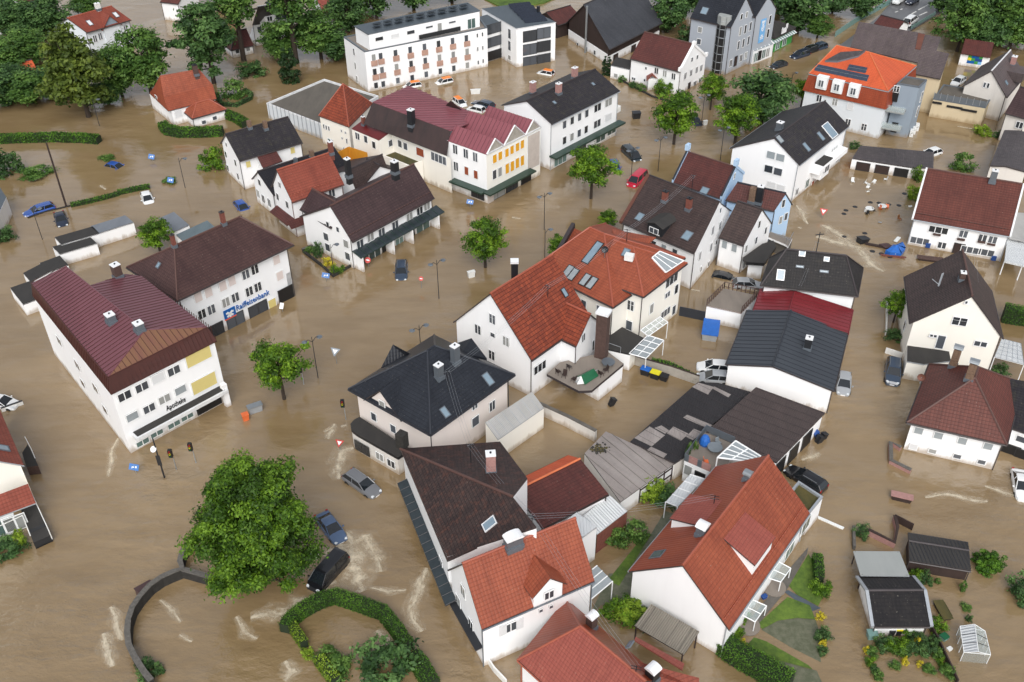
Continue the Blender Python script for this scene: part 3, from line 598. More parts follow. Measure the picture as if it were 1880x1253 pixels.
b.wins('l', 'o', 2.2, 1.4, [(500, 845)], 'Za'); b.finish(); b.chim((870, 345), .6, .6, 1.9, 'brick_red', 'white_cap', 'Za')
b = house('shop_house', 'white shop house with long plum-brown roof and dark glass canopy', (1030, 1022), (1660, 682), W=11, ze=4.6, R=(860, 745), k='Za', roof='t_plum', oh=.5, cap='ridge_brown', snow=True)
b.wins('f', 'd', 1.3, 1.3, [(1088, 1035), (1168, 985), (1253, 945), (1357, 890), (1467, 828), (1545, 782), (1600, 748)], 'Za')
b.wins('l', 's', 1.1, 1.3, [(832, 980), (985, 1035), (845, 1062), (998, 1130)], 'Za'); b.wins('l', 's', .7, .9, [(845, 885), (922, 925)], 'Za')
b.wins('f', 'g', 3.4, 1.5, [(1180, 1135)], 'Za'); b.wins('f', 'k', 1.6, 1.7, [(1290, 1075)], 'Za'); b.wins('f', 'g', 1.6, 1.5, [(1390, 1020)], 'Za'); b.wins('f', 'k', 2.0, 1.6, [(1470, 975)], 'Za'); b.wins('f', 'g', 2.8, 1.4, [(1570, 910)], 'Za')
w_ = b.walls['f']; zz = Vector((0, 0, 1)); mb = MB(); q0, q1, n = b.pt('f', .0, 2.35), b.pt('f', w_['L']+.9, 2.35), w_['n']; mb.slab([q0+zz*.5, q1+zz*.5, q1+n*1.7, q0+n*1.7], .1, 'canopy_glass', 'green_sheet'); co2 = mb.build('canopy', b.root); mb = MB()
for i in range(15): t = i/14; p = q0.lerp(q1, t); mb.bar(p+zz*.53, p+n*1.7+zz*.03, .035, 'green_sheet')
mb.build('rib', co2)
for s_ in (.3, 6.2, 10, 17.5): mb = MB(); mb.obox(b.pt('f', min(s_, w_['L']-.3), .6, .9), w_['u']*.12, n*.8, zz*1.7, 'white'); mb.build('pier', b.root)
b.gable((630, 768), (870, 915), W=5.5, ze=5.2, R=(722, 612), k='Za', roof='t_plum', pre='w', oh=.3, cap='ridge_brown', walls='fl'); b.wins('wf', 'd', .9, 1.1, [(700, 865)], 'Za'); b.wins('wf', 's', .6, 1.3, [(715, 975), (735, 985), (752, 995)], 'Za'); b.finish()
b = house('house', 'low brown-roofed rear house hidden between orange fence and plum-brown roof', (975, 585), (1075, 640), k='Za', W=9, ze=3.4, zr=6.2, roof='t_old', oh=.2, hip=(0, 0)); b.finish(); b.chim((1005, 520), .6, .6, 2.4, 'metal_dark', 'white_cap', 'Za')
b = house('house', 'small back-yard house with old brown roof beside the black chimney', (1062, 636), (1320, 512), k='Za', W=8.5, ze=3.6, R=(1000, 470), roof='t_old', oh=.2); b.finish(); b.chim((1360, 490), .8, .8, 1.6, 'metal_dark', 'white_cap', 'Za')

# ---- theatre / shop complex with the red metal roofs
zt_ = 8.3; F0 = P3((615, 727), zt_, 'Zb'); Fr = P3((1157, 457), zt_, 'Zb'); Bl = P3((220, 587), zt_, 'Zb')
b = Bld('commercial_building', 'rambling cream commercial building with red metal roofs, three gables and yellow shutters', 'building', (F0+Bl)/2)
Br = Fr+(Bl-F0); b.add_wall('f', F0, Fr, [(0, zt_), ((flat2(Fr-F0)).length, zt_)], 'cream'); b.add_wall('l', Bl, F0, [(0, zt_), (flat2(F0-Bl).length, zt_)], 'white'); b.add_wall('r', Fr, Br, [(0, zt_), (flat2(F0-Bl).length, zt_)], 'white'); b.add_wall('b', Br, Bl, [(0, zt_), (flat2(Fr-F0).length, zt_)], 'white')
b.wins('f', 'y', 1.0, 1.5, [(695, 772), (750, 742)], 'Zb'); b.wins('f', 'y', .95, 1.5, [(817, 712), (868, 683), (922, 655), (971, 627)], 'Zb'); b.wins('f', 'y', .95, 1.8, [(820, 870), (871, 845), (921, 815), (971, 790)], 'Zb')
b.wins('f', 's', .95, 1.6, [(693, 930)], 'Zb'); b.wins('f', 's', .95, 1.6, [(748, 903)], 'Zb'); b.wins('f', 'n', 3.0, 6.0, [(1085, 690)], 'Zb'); b.wins('f', 'o', 3.4, 1.7, [(725, 1118)], 'Zb'); b.wins('f', 'o', 2.8, 1.7, [(868, 1045)], 'Zb'); b.wins('f', 'k', 2.4, 1.9, [(1010, 960)], 'Zb')
b.wins('l', 'd', 1.0, 1.6, [(307, 678), (413, 720), (507, 755), (315, 848)], 'Zb'); b.wins('l', 'w', .9, 1.5, [(420, 893), (513, 930)], 'Zb'); b.wins('l', 'o', 2.6, 1.5, [(530, 1125)], 'Zb')
w_ = b.walls['f']; wl2 = b.walls['l']; dl = flat2(F0-Bl).normalized()*-1; mb = MB(); gm = MB(); zz = Vector((0, 0, 1)); Lf = w_['L']; rfm = MB()
def gab(s0, s1, apx, depth):
    a, c = b.pt('f', s0, zt_, .15), b.pt('f', s1, zt_, .15); m_ = (a+c)/2; e_ = flat2(c-a).normalized(); n_ = Vector((e_.y, -e_.x, 0)); ap = on_plane(apx, flat2(a), n_, 'Zb'); ap = Vector((m_.x, m_.y, ap.z)); D_ = dl*depth
    mb.slab([a, ap, ap+D_, a+D_], .12, 's_red', 's_red'); mb.slab([ap, c, c+D_, ap+D_], .12, 's_red', 's_red')
    for po in ([a, ap, ap+D_, a+D_], [ap, c, c+D_, ap+D_]): rib_lines(rfm, po, nrm(po[:3]), .75, 's_wine', .05); b.planes.append(dict(key='g', poly=po, o=po[0], n=nrm(po[:3])))
    a2, c2, p2 = a-w_['n']*.15, c-w_['n']*.15, ap-w_['n']*.15; gm.face([a2, c2, p2], 'concrete'); o = w_['n']*.12
    for p_, q_ in ((a2, p2), (p2, c2), (a2, c2)): gm.bar(p_+o*.5, q_+o*.5, .14, 'fascia_white', n=4)
    return ap
s_ = [b.hit_wall('f', p, 'Zb')[0] for p in ((622, 722), (785, 645), (1002, 537), (1150, 462))]; dep = flat2(Bl-F0).length
gab(0, (s_[1]), (700, 577), dep); gab(s_[1], s_[2], (893, 445), dep*1.15); gab(s_[2], Lf, (1080, 390), dep*1.15)
ro = mb.build('gabled_roof', b.root); rfm.build('seam', ro); gm.build('gable', b.root)
mb = MB(); mb.obox(b.pt('f', Lf*.36, 2.15, .7), w_['u']*(Lf*.36+.9), w_['n']*.75, zz*.12, 'green_sheet'); q = wl2; mb.obox(b.pt('l', q['L']-3.3, 2.15, .7), q['u']*3.3, q['n']*.7, zz*.12, 'green_sheet'); mb.build('canopy', b.root); mb = MB(); mb.obox(b.pt('f', .6, .5, -.2), w_['u']*.6, w_['n']*.4, zz*1.6, 'panel_grey'); mb.build('pillar', b.root)
# middle wing (brown slope) and the flat red roof behind it
ea, eb = P3((775, 888), 7.3, 'K10'), P3((1372, 1118), 6.3, 'K10'); ra, rb = P3((838, 738), 10.3, 'K10'), P3((1397, 945), 9.6, 'K10')
mb = MB(); mb.slab([ea, eb, rb, ra], .15, 's_darkbrown', 'gutter'); mb.build('brown_roof', b.root); b.planes.append(dict(key='m', poly=[ea, eb, rb, ra], o=ea, n=nrm([ea, eb, rb])))
mr = [ra+zz*.08, rb+zz*.08, P3((1640, 845), 9.3, 'K10'), P3((1100, 618), 9.8, 'K10')]; mb = MB(); mb.slab(mr, .15, 's_red', 's_wine'); ro = mb.build('red_roof', b.root); rf2 = MB(); rib_lines(rf2, mr, nrm(mr[:3]), .9, 's_wine', .06); rf2.build('seam', ro); b.planes.append(dict(key='m2', poly=mr, o=mr[0], n=nrm(mr[:3])))
tri = [P3((1365, 757), 9.9, 'K10'), P3((1480, 790), 9.7, 'K10'), P3((1400, 725), 11.2, 'K10')]; mb = MB(); mb.slab(tri, .1, 's_darkbrown'); mb.build('roof_hatch', b.root)
pa, pb, pc, pd = [P3(p, 6.0, 'K10') for p in ((688, 925), (885, 1008), (978, 968), (790, 880))]
mb = MB(); mb.slab([pa, pb, pc+zz*.7, pd+zz*.7], .15, 's_maroonmetal'); mb.build('porch_roof', b.root); b.planes.append(dict(key='p', poly=[pa, pb, pc+zz*.7, pd+zz*.7], o=pa, n=nrm([pa, pb, pc+zz*.7])))
b.add_wall('p', pa, pb, [(0, 5.9), (flat2(pb-pa).length, 5.9)], 'cream'); b.add_wall('p2', pb, pc, [(0, 5.9), (flat2(pb-pc).length, 6.5)], 'cream')
wa, wb = flat2(pc), flat2(eb)+flat2(eb-pc).normalized()*.8; b.add_wall('p3', wa, wb, [(0, 6.6), (flat2(wb-wa).length, 6.1)], 'cream')
mb = MB(); mb.prism([(q.x, q.y) for q in (Bl, ra+dl*0, mr[3], mr[2])], -1, 6, 'white'); mb.build('rear_wall', b.root)
b.wins('p', 's', .9, 1.3, [(792, 1003), (850, 1043)], 'K10'); b.wins('p', 'd', 1.1, 1.3, [(732, 980)], 'K10'); b.wins('p', 's', .6, .9, [(748, 1110), (815, 1150)], 'K10'); b.wins('p2', 's', .9, 1.2, [(965, 1030)], 'K10'); b.wins('p3', 's', 1.0, 1.3, [(1037, 1035), (1077, 1053)], 'K10'); b.wins('p3', 'w', 1.8, 1.5, [(1182, 1095)], 'K10'); b.wins('p3', 'q', 3.4, 1.5, [(1315, 1140)], 'K10')
tq = [P3(p, 3.3, 'K10') for p in ((905, 1125), (1105, 1205), (1195, 1170), (1000, 1090))]; mb = MB(); mb.prism([(q.x, q.y) for q in tq], -1.2, 3.2, 'cream', 's_mossdeck'); mb.build('moss_terrace', b.root); mb = MB()
for q, q2 in ((tq[0], tq[1]), (tq[1], tq[2])): o2 = flat2(q2-q).cross(zz).normalized()*.2; mb.slab([q+zz*.4, q2+zz*.4, q2+o2+zz*.4, q+o2+zz*.4], 3.7, 'cream')
mb.build('parapet', b.root); b.finish(); b.chim((1120, 905), .9, .9, 2.6, 'metal_dark', 'white_cap', 'K10'); b.chim((775, 900), .5, .5, 1.4, 'brick_red', 'white_cap', 'K10')
# tower
b = Bld('tower', 'squat cream tower with steep rust-red pyramid roof on the commercial building', 'tower', P3((620, 1000), 0, 'K10'))

ze_ = hgt((690, 1120), (670, 917), 'K10'); A_, B_, C_ = P3((450, 833), ze_, 'K10'), P3((668, 915), ze_, 'K10'), P3((838, 745), ze_, 'K10'); D_ = A_+C_-B_; ctr = (A_+C_)/2; ap = on_plane((655, 600), flat2(ctr), flat2(EYE-ctr).normalized(), 'K10'); ap = Vector((ctr.x, ctr.y, ap.z)); BL['tower_z'] = (ze_, ap.z)
qs = [A_, B_, C_, D_]; mb = MB()
for i in range(4): po = [qs[i], qs[(i+1) % 4], ap]; mb.slab(po, .15, 't_rust', 'gutter'); b.planes.append(dict(key='t', poly=po, o=po[0], n=nrm(po)))
ro = mb.build('roof', b.root); mb = MB()
for q in qs: mb.bar(q, ap, .09, 'ridge_red')
mb.build('ridge_cap', ro); wq = [ctr+(q-ctr)*.96 for q in qs]
for i, key in enumerate('lrbx'): b.add_wall(key, wq[i], wq[(i+1) % 4], [(0, ze_), (flat2(wq[i]-wq[(i+1) % 4]).length, ze_)], 'cream')
b.wins('l', 's', .45, .9, [(490, 910), (508, 918), (527, 925)], 'K10'); b.wins('l', 's', .4, .5, [(617, 942), (645, 955), (622, 995)], 'K10'); b.wins('l', 's', .4, 1.0, [(655, 1015), (635, 1078)], 'K10'); b.wins('l', 'g', 1.4, 1.6, [(540, 1030)], 'K10'); b.finish()
# flat hall
b = box_bld('flat_hall', 'long low hall with flat gravel roof and pale parapet beside the tower', (75, 742), (500, 905), (880, 690), hgt((490, 1000), (462, 888), 'K10'), D=(490, 568), cat='hall', k='K10', roof='s_greyfelt', wall='pale_grey', par=.35, trim='fascia_white')
b.finish(); mb = MB(); w_ = b.walls['xf'] if 'xf' in b.walls else list(b.walls.values())[0]
for i in range(14):
    s0 = w_['L']*(i+.5)/14; mb.obox(w_['p0']+w_['u']*s0+w_['n']*.06+Vector((0, 0, 1.6)), w_['u']*.04, w_['n']*.05, Vector((0, 0, 1.5)), 'gutter_light')
mb.build('facade_batten', b.root)

# ---- long white house right of it
b = house('shop_house', 'long white three-storey shop house with dark roof and brick chimneys, behind the round street tree', (290, 895), (778, 655), D=(-76, 755), ze=8.2, R=(105, 725), k='K20', roof='t_dark', oh=.4, gut='gutter_light')
b.wins('f', 's', 1.0, 1.4, [(375, 897), (375, 1010), (430, 868), (483, 843), (535, 817), (428, 985), (480, 958), (530, 932)], 'K20'); b.wins('f', 'd', 1.9, 1.4, [(613, 775), (610, 890), (692, 737)], 'K20'); b.wins('f', 'b', 1.9, 1.3, [(690, 845)], 'K20')
b.wins('f', 'g', 3.2, 1.6, [(345, 1150)], 'K20'); b.wins('f', 'o', 2.6, 1.6, [(495, 1075)], 'K20'); b.wins('f', 'g', 2.6, 1.5, [(635, 990)], 'K20'); b.wins('f', 'g', 2.4, 1.5, [(712, 935)], 'K20')
w_ = b.walls['f']; mb = MB(); mb.obox(b.pt('f', w_['L']/2+.3, 2.5, .7), w_['u']*(w_['L']/2+.6), w_['n']*.75, zz*.14, 'green_sheet'); mb.build('canopy', b.root); mb = MB(); mb.obox(b.pt('r', 1.4, 4.6, .6), b.walls['r']['u']*1.4, b.walls['r']['n']*.6, zz*.5, 'white_wood'); mb.build('balcony', b.root); b.finish()
b.chim((150, 672), .9, .7, 1.9, 'brick_pink', 'white_cap', 'K20'); b.chim((335, 675), .9, .7, 1.7, 'brick_pink', 'white_cap', 'K20'); b.chim((450, 560), .9, .7, 1.7, 'brick_pink', 'white_cap', 'K20'); b.skyl((305, 740), .5, .6, 'K20'); b.skyl((583, 607), .5, .6, 'K20')

# ---- hotel
zh = 7.9; b = box_bld('hotel', 'white flat-roofed hotel with pink window panels, penthouse storey and solar roof', (780, 370), (1662, 197), (1560, 60), zh, D=(630, 265), cat='hotel', k='K10', par=.25, roof='s_paving', trim='lead')
key_f = 'xf'; W3 = b.walls
b.wins('xf', 's', .9, 1.5, [(845, 417), (895, 407), (1002, 385), (1107, 362), (1210, 340), (1311, 318), (1412, 298), (1511, 278)], 'K10'); b.wins('xf', 's', .9, 1.5, [(853, 520), (905, 507), (1010, 485), (1114, 462), (1216, 440), (1318, 418), (1417, 397), (1517, 375)], 'K10')
b.wins('xf', 's', .9, 1.3, [(862, 615), (914, 605), (1019, 580), (1122, 560), (1223, 535), (1324, 513), (1421, 492), (1519, 470)], 'K10'); b.wins('xf', 's', .45, .9, [(1590, 256), (1627, 248), (1593, 353), (1629, 345), (1597, 450), (1632, 440)], 'K10')
b.wins('xl', 's', .7, 1.4, [(707, 375), (717, 475), (728, 570)], 'K10')
w_ = b.walls['xf']; mb = MB()
for pts in ([(850, 455), (900, 443), (1007, 420), (1111, 400), (1213, 378), (1315, 356), (1415, 335), (1516, 315)], [(860, 556), (910, 543), (1015, 520), (1119, 498), (1220, 475), (1321, 455), (1420, 432), (1520, 412)]):
    for p in pts: s0, z0, _ = b.hit_wall('xf', p, 'K10'); mb = MB(); mb.obox(b.pt('xf', s0, z0, .12), w_['u']*.62, w_['n']*.12, zz*.5, 'wood_pink'); mb.build('window_guard', b.root)
b.finish()
za = zh+2.9; b.flat((805, 247), (1612, 77), (1520, 18), za, D=(705, 187), k='K10', pre='y', roof='s_slate_deck', trim='lead', base=zh-.3, over=.15)
b.wins('yf', 's', 1.7, .8, [(885, 280), (1112, 233)], 'K10'); b.wins('yf', 'b', 1.7, .8, [(1000, 258)], 'K10'); b.wins('yf', 's', 1.6, .5, [(1245, 195), (1410, 160)], 'K10'); b.wins('yf', 's', 1.0, 1.9, [(1320, 200)], 'K10'); b.wins('yf', 'g', 1.8, 2.0, [(1548, 170)], 'K10'); b.finish()
mb = MB()
for i in range(9):
    for j in range(2):
        c = P3((870+i*78, 190-i*16.5+j*-24), za+.35, 'K10'); u = w_['u']; mb.obox(c, u*.75, (w_['n']*.55+zz*.22), (zz*.04), 'solar_dark')
mb.build('solar_panel', b.root); a0 = b.walls['yf']; mb = MB(); mb.obox(a0['p0']+a0['u']*(a0['L']*.62)+a0['n']*.25+Vector((0, 0, zh+.35)), a0['u']*(a0['L']*.19), a0['n']*.06, zz*.4, 'frame_dark'); mb.build('loggia_rail', b.root)
# hotel wing
zq = 7.8; b = box_bld('hotel_wing', 'white glazed hotel wing with dark square windows and slate-grey flat roof', (948, 53), (1021, 41), (951, 7), zq, D=(884, 16), cat='hotel', roof='s_slate_deck', trim='fascia_white', over=.1)
K_ = [k for k in b.walls]; b.wins('xf', 'o', 3.0, 2.2, [(128, 260), (226, 237), (128, 355), (226, 332), (128, 445), (226, 425)], 'K20'); b.wins('xl', 's', 1.1, 2.0, [(1825, 245), (1825, 330)], 'K10'); b.wins('xl', 's', 1.1, 1.0, [(1825, 415)], 'K10'); b.finish()
mb = MB(); b.flat((1650, 195), (1752, 165), (1700, 95), 7.2, k='K10', pre='c', roof='s_slate_deck', trim='lead'); b.wins('cf', 'o', 4.6, 2.0, [(1702, 205), (1702, 300)], 'K10'); b.wins('cf', 'k', 5, 1.9, [(1705, 395)], 'K10'); b.finish()
mb = MB()
for i in range(5): c = P3((60+i*26, 40+i*25), zq+.3, 'K20'); mb.obox(c, Vector((2.2, .6, 0)), Vector((-.3, .8, .25)), zz*.04, 'solar_dark')
mb.build('solar_panel', b.root); b.chim((190, 100), .5, .5, 1.5, 'metal_dark', None, 'K20')

# ---- barn, baroque house, grey tower house
b = house('barn', 'dark timber barn with huge grey tiled roof above a white base', (700, 357), (1082, 165), cat='barn', D=(392, 160), ze=3.3, R=(515, 35), k='K20', roof='t_barn', wall='wood_dark', oh=.7, og=.3)
mb = MB(); w_ = b.walls['l']; mb.obox(b.pt('l', w_['L']/2, .4, .06), w_['u']*w_['L']/2, w_['n']*.08, zz*1.5, 'white'); w2 = b.walls['f']; mb.obox(b.pt('f', w2['L']/2, .1, .06), w2['u']*w2['L']/2, w2['n']*.08, zz*1.4, 'white'); mb.build('white_base', b.root); mb = MB()
for p in ((482, 322), (545, 352), (605, 378)): s0, z0, _ = b.hit_wall('l', p, 'K20'); put_win(b.root, 's', .9, 1.0, b.pt('l', s0, z0, .26), math.atan2(w_['u'].y, w_['u'].x))
for p in ((738, 385), (865, 345)): s0, z0, _ = b.hit_wall('f', p, 'K20'); put_win(b.root, 'D', 1.6, 1.8, b.pt('f', s0, .5, .26), math.atan2(w2['u'].y, w2['u'].x))
b.finish()
mb = MB(); q = P3((527, 380), 0, 'K20'); mb.bar(q-zz, q+zz*9.5, .22, 'metal', n=8); mb.build('flue', b.root)
b = house('outbuilding', 'low red-roofed wing left of the timber barn', (330, 182), (505, 130), cat='barn', W=7, ze=3, R=(245, 90), k='K20', roof='t_maroon', wall='wood_dark'); b.finish()
b = house('house', 'white house with scrolled gable and red-brown roof beside the barn', (850, 422), (1207, 517), C=(1402, 403), ze=4.7, R=(955, 230), R1=(1310, 318), k='K20', roof='t_maroon', oh=.25, og=.1, cap='ridge_brown')
b.wins('f', 'd', .9, 1.3, [(1040, 510), (1100, 530), (1163, 550)], 'K20'); b.wins('f', 's', .5, .6, [(870, 565), (884, 568), (965, 492), (955, 578)], 'K20'); b.wins('r', 'd', .9, 1.3, [(1243, 547), (1285, 525), (1325, 505), (1358, 490)], 'K20'); b.wins('r', 's', .7, .9, [(1292, 430), (1330, 412)], 'K20'); b.wins('r', 'd', 1.2, 1.2, [(1312, 605), (1350, 580)], 'K20'); b.wins('r', 'D', .9, 1.7, [(1272, 625)], 'K20')
w_ = b.walls['r']; mb = MB(); tp = w_['tops']; 
for (s0, z0), (s1, z1) in ((tp[0], tp[1]), (tp[1], tp[2])): mb.slab([b.pt('r', s0, z0+.25, .2), b.pt('r', s1, z1+.25, .2), b.pt('r', s1, z1+.25, -.25), b.pt('r', s0, z0+.25, -.25)], .5, 'white')
for s0, z0 in tp: mb.obox(b.pt('r', s0, z0+.25, 0), w_['u']*.35, w_['n']*.26, zz*.35, 'white')
mb.build('gable_coping', b.root); b.finish()
b.flat((712, 470), (845, 500), (880, 440), 2.6, k='K20', pre='a', roof='s_blackfelt', trim='lead'); b.wins('af', 's', .9, .9, [(747, 545)], 'K20'); b.finish()

a, c = P3((975, 655), 0, 'K20'), P3((1020, 640), 0, 'K20'); mb = MB(); mb.prism([(a.x, a.y), (c.x+.3, c.y), (c.x+.6, c.y+2), (a.x, a.y+2)], -1, 2.2, 'white'); m_ = (a+c)/2; mb.slab([a+Vector((-.4, -.3, 2.1)), m_+Vector((0, -.3, 3.0)), m_+Vector((.3, 2.5, 3.0)), a+Vector((-.1, 2.5, 2.1))], .12, 't_red'); mb.slab([c+Vector((.6, -.3, 2.1)), m_+Vector((0, -.3, 3.0)), m_+Vector((.3, 2.5, 3.0)), c+Vector((.9, 2.5, 2.1))], .12, 't_red'); mb.build('porch', b.root)
zg = hgt((1331, 139), (1342, 51))
b = house('civic_building', 'grey three-storey twin-gabled civic building with glass stair tower and blue banner', (1267, 33), (1342, 51), cat='building', C=(1386, 31), ze=zg, R1=(1371, -6), roof='t_navy', wall='grey_wall', oh=.25, og=.15, cap='ridge_navy')
b.wins('r', 's', .8, 1.8, [(180, 555), (268, 520), (358, 470), (145, 805), (232, 765), (322, 720)], 'Zl'); b.wins('r', 's', .8, 1.2, [(200, 300), (292, 262)], 'Zl'); b.wins('r', 'd', 1.0, 1.5, [(190, 1030), (278, 985), (10, 1120)], 'Zl'); b.wins('r', 'D', 1.0, 2.0, [(98, 1085)], 'Zl'); b.wins('f', 's', 1.0, 1.2, [(1353, 215), (1345, 300)], 'K20')
b.skyl((1385, 80), 1.3, 1.3, 'K20'); b.gable((1312, 14), (1387, 32), C=(1427, 17), ze=zg+.2, R1=(1412, -8), pre='q', roof='t_navy', wall='grey_wall', oh=.25, og=.15, cap='ridge_navy')
b.wins('qr', 's', .8, 1.8, [(705, 350), (668, 590)], 'Zl'); b.finish()
w_ = b.walls['qr']; s0, z0, _ = b.hit_wall('qr', (570, 530), 'Zl'); mb = MB(); u, n = w_['u'], w_['n']; _, ztop, _ = b.hit_wall('qr', (590, 340), 'Zl'); _, zbot, _ = b.hit_wall('qr', (545, 750), 'Zl'); mb.obox(b.pt('qr', s0, (ztop+zbot)/2, .08), u*.85, n*.03, zz*(ztop-zbot)/2, 'banner_blue'); bo = mb.build('banner', b.root)
mb = MB(); zc_ = (ztop+zbot)/2+.6
for i in range(14): a0, a1 = 2*math.pi*i/14, 2*math.pi*(i+1)/14; f_ = lambda a, r_: b.pt('qr', s0+math.cos(a)*r_*.8, zc_+math.sin(a)*r_*1.3, .13); mb.face([f_(a0, .38), f_(a0, .55), f_(a1, .55), f_(a1, .38)], 'white_cap')
mb.obox(b.pt('qr', s0, zc_, .13), u*.3+zz*.35, n*.01, (zz*.3-u*.2)*.3, 'white_cap')
for zq_, hw, r_ in ((ztop-.55, .5, .22), (ztop-.95, .35, .08), (zc_-1.5, .35, .12), (zc_-1.9, .45, .1), (zbot+1.1, .55, .14), (zbot+.75, .45, .1)): 
    for i in range(4): mb.obox(b.pt('qr', s0-hw+hw*(i+.5)/2, zq_, .13), u*hw*.19, n*.01, zz*r_, 'white_cap')
mb.build('print', bo)
q = P3((1485, 515), 0, 'K20'); mb = MB(); zt2 = hgt((1483, 540), (1530, 150), 'K20')+.5; mb.lathe(q, [(1.35, -1), (1.35, zt2-1.6)], 'black', 8, smooth=False); mb.lathe(q, [(1.37, zt2-1.6), (1.37, zt2), (0, zt2+.05)], 's_palegrey', 8, smooth=False); st_ = mb.build('stair_tower', b.root); mb = MB()
for i in range(8): a = 2*math.pi*i/8; mb.bar(q+Vector((math.cos(a)*1.37, math.sin(a)*1.37, -1)), q+Vector((math.cos(a)*1.37, math.sin(a)*1.37, zt2)), .07, 'metal')
for j in range(7): mb.lathe(q+zz*(j*1.6+.6), [(1.36, 0), (1.4, .05), (1.36, .1)], 'metal', 8, smooth=False)
mb.build('mullion', st_)
# conservatory at its foot, and the green-striped awning shop
b = Bld('conservatory', 'white-framed glass conservatory at the foot of the twin-gabled grey building', 'conservatory', P3((580, 1080), 0, 'Zl'))
a, c = P3((395, 1140), 0, 'Zl'), P3((738, 1005), 0, 'Zl'); dn = Vector((-(c-a).y, (c-a).x, 0)).normalized()*2.2; d, e2 = a+dn, c+dn; hh = 2.6
for key, p_, q_ in (('f', a, c), ('l', d, a), ('r', c, e2)): b.add_wall(key, p_, q_, [(0, hh), ((q_-p_).length, hh)], 'frame_white')
for i, s_ in enumerate((.6, 1.9, 3.2, 4.5)):
    if s_ < (c-a).length-.5: b.win_at('f', 'g' if i != 1 else 'k', 1.15, 1.9, s_, 1.3)
b.win_at('l', 'g', 1.6, 1.9, 1.1, 1.3); b.finish(); mb = MB(); mb.slab([a+zz*hh, c+zz*hh, e2+zz*(hh+1.2), d+zz*(hh+1.2)], .08, 'pane_curtain', 'frame_white'); ro = mb.build('glass_roof', b.root); mb = MB()
for i in range(6): mb.bar(a.lerp(c, i/5)+zz*(hh+.05), d.lerp(e2, i/5)+zz*(hh+1.25), .06, 'frame_white')
mb.build('glazing_bar', ro)
a, c = P3((760, 790), 2.3, 'Zl'), P3((1190, 580), 2.3, 'Zl'); b = Bld('kiosk', 'small green shop with black hipped roof and green striped awning', 'shop', (a+c)/2); dn = Vector((-(c-a).y, (c-a).x, 0)).normalized()
b.gable((800, 680), (1165, 430+60), W=6, ze=3.2, zr=4.6, hip=(1, 1), k='Zl', roof='s_blackfelt', wall='green_wall', oh=.3); b.wins('f', 'g', 1.6, 1.6, [(840, 810), (960, 745)], 'Zl'); b.finish()
mb = MB(); st0 = [a, c, c+dn*1.7+zz*.8, a+dn*1.7+zz*.8]; N = 22
for i in range(N): l0, l1 = i/N, (i+1)/N; mb.slab([a.lerp(c, l0), a.lerp(c, l1), st0[3].lerp(st0[2], l1), st0[3].lerp(st0[2], l0)], .05, 'fascia_white' if i % 2 else 'plastic_teal')
mb.build('awning', b.root); mb = MB(); q = P3((960, 545), 4.2, 'Zl'); d_ = (c-a).normalized(); mb.obox(q, d_*.9, dn*.05, zz*.5, 'white_cap'); mb.obox(q+d_*.9+zz*.7, d_*.3, dn*.05, zz*.5, 'white_cap'); mb.obox(q-d_*.7+zz*.5, d_*.12, dn*.05, zz*.3, 'white_cap'); mb.build('sign_figure', b.root)

# ---- orange mansard house with solar panels
ze1 = hgt((1603, 257), (1612, 200)); b = Bld('mansard_house', 'pale grey house with bright orange hipped mansard roof and solar panels', 'house', P3((1560, 200), 5))
zu = ze1+2.9
b.gable((335, 530), (903, 657), C=(1105, 475), ze=zu, R=(530, 340), R1=(770, 368), hip=(1, 1), k='K30', roof='t_orange', wall='light_blue_grey', oh=.35, cap='ridge_orange', gut='gutter_light', pre='u', walls='')
q = b.last; up = [q['A'], q['B'], q['C'], q['D']]; ctr = sum(up, Vector((0, 0, 0)))/4; lo = [Vector((ctr.x, ctr.y, ze1))+(flat2(p)-flat2(ctr))*1.07 for p in up]
for i, key in enumerate('frbl'): wi = [flat2(ctr)+(flat2(p)-flat2(ctr))*1.02 for p in up]; b.add_wall(key, wi[i], wi[(i+1) % 4], [(0, ze1+.1), ((wi[i]-wi[(i+1) % 4]).length, ze1+.1)], 'light_blue_grey')
mb = MB()
for i in range(4): mb.slab([lo[i], lo[(i+1) % 4], up[(i+1) % 4]-Vector((0, 0, .15)), up[i]-Vector((0, 0, .15))], .1, 't_orange_dk')
mb.build('mansard_band', b.root); mw = dict(p=lo[0], u=(lo[1]-lo[0]).normalized())
nM = Vector((mw['u'].y, -mw['u'].x, 0))
for p in ((425, 598), (537, 627), (655, 655)):
    P = on_plane(p, lo[0]+nM*.1, nM, 'K30'); mb = MB(); mb.obox(P-nM*.6, mw['u']*.95, nM*.7, zz*1.1, 'frame_white'); d_ = mb.build('dormer', b.root); put_win(b.root, 'x', .95, 1.25, P+nM*.25, math.atan2(mw['u'].y, mw['u'].x))
b.wins('f', 'x', 1.0, 1.3, [(408, 708), (521, 735), (615, 880), (730, 915)], 'K30'); b.wins('f', 'b', 1.1, 1.3, [(633, 765)], 'K30'); b.finish()
P, pl = b.roof_hit((560, 540), 'K30'); n = pl['n']; u = (q['B']-q['A']).normalized(); v = n.cross(u); mb = MB()
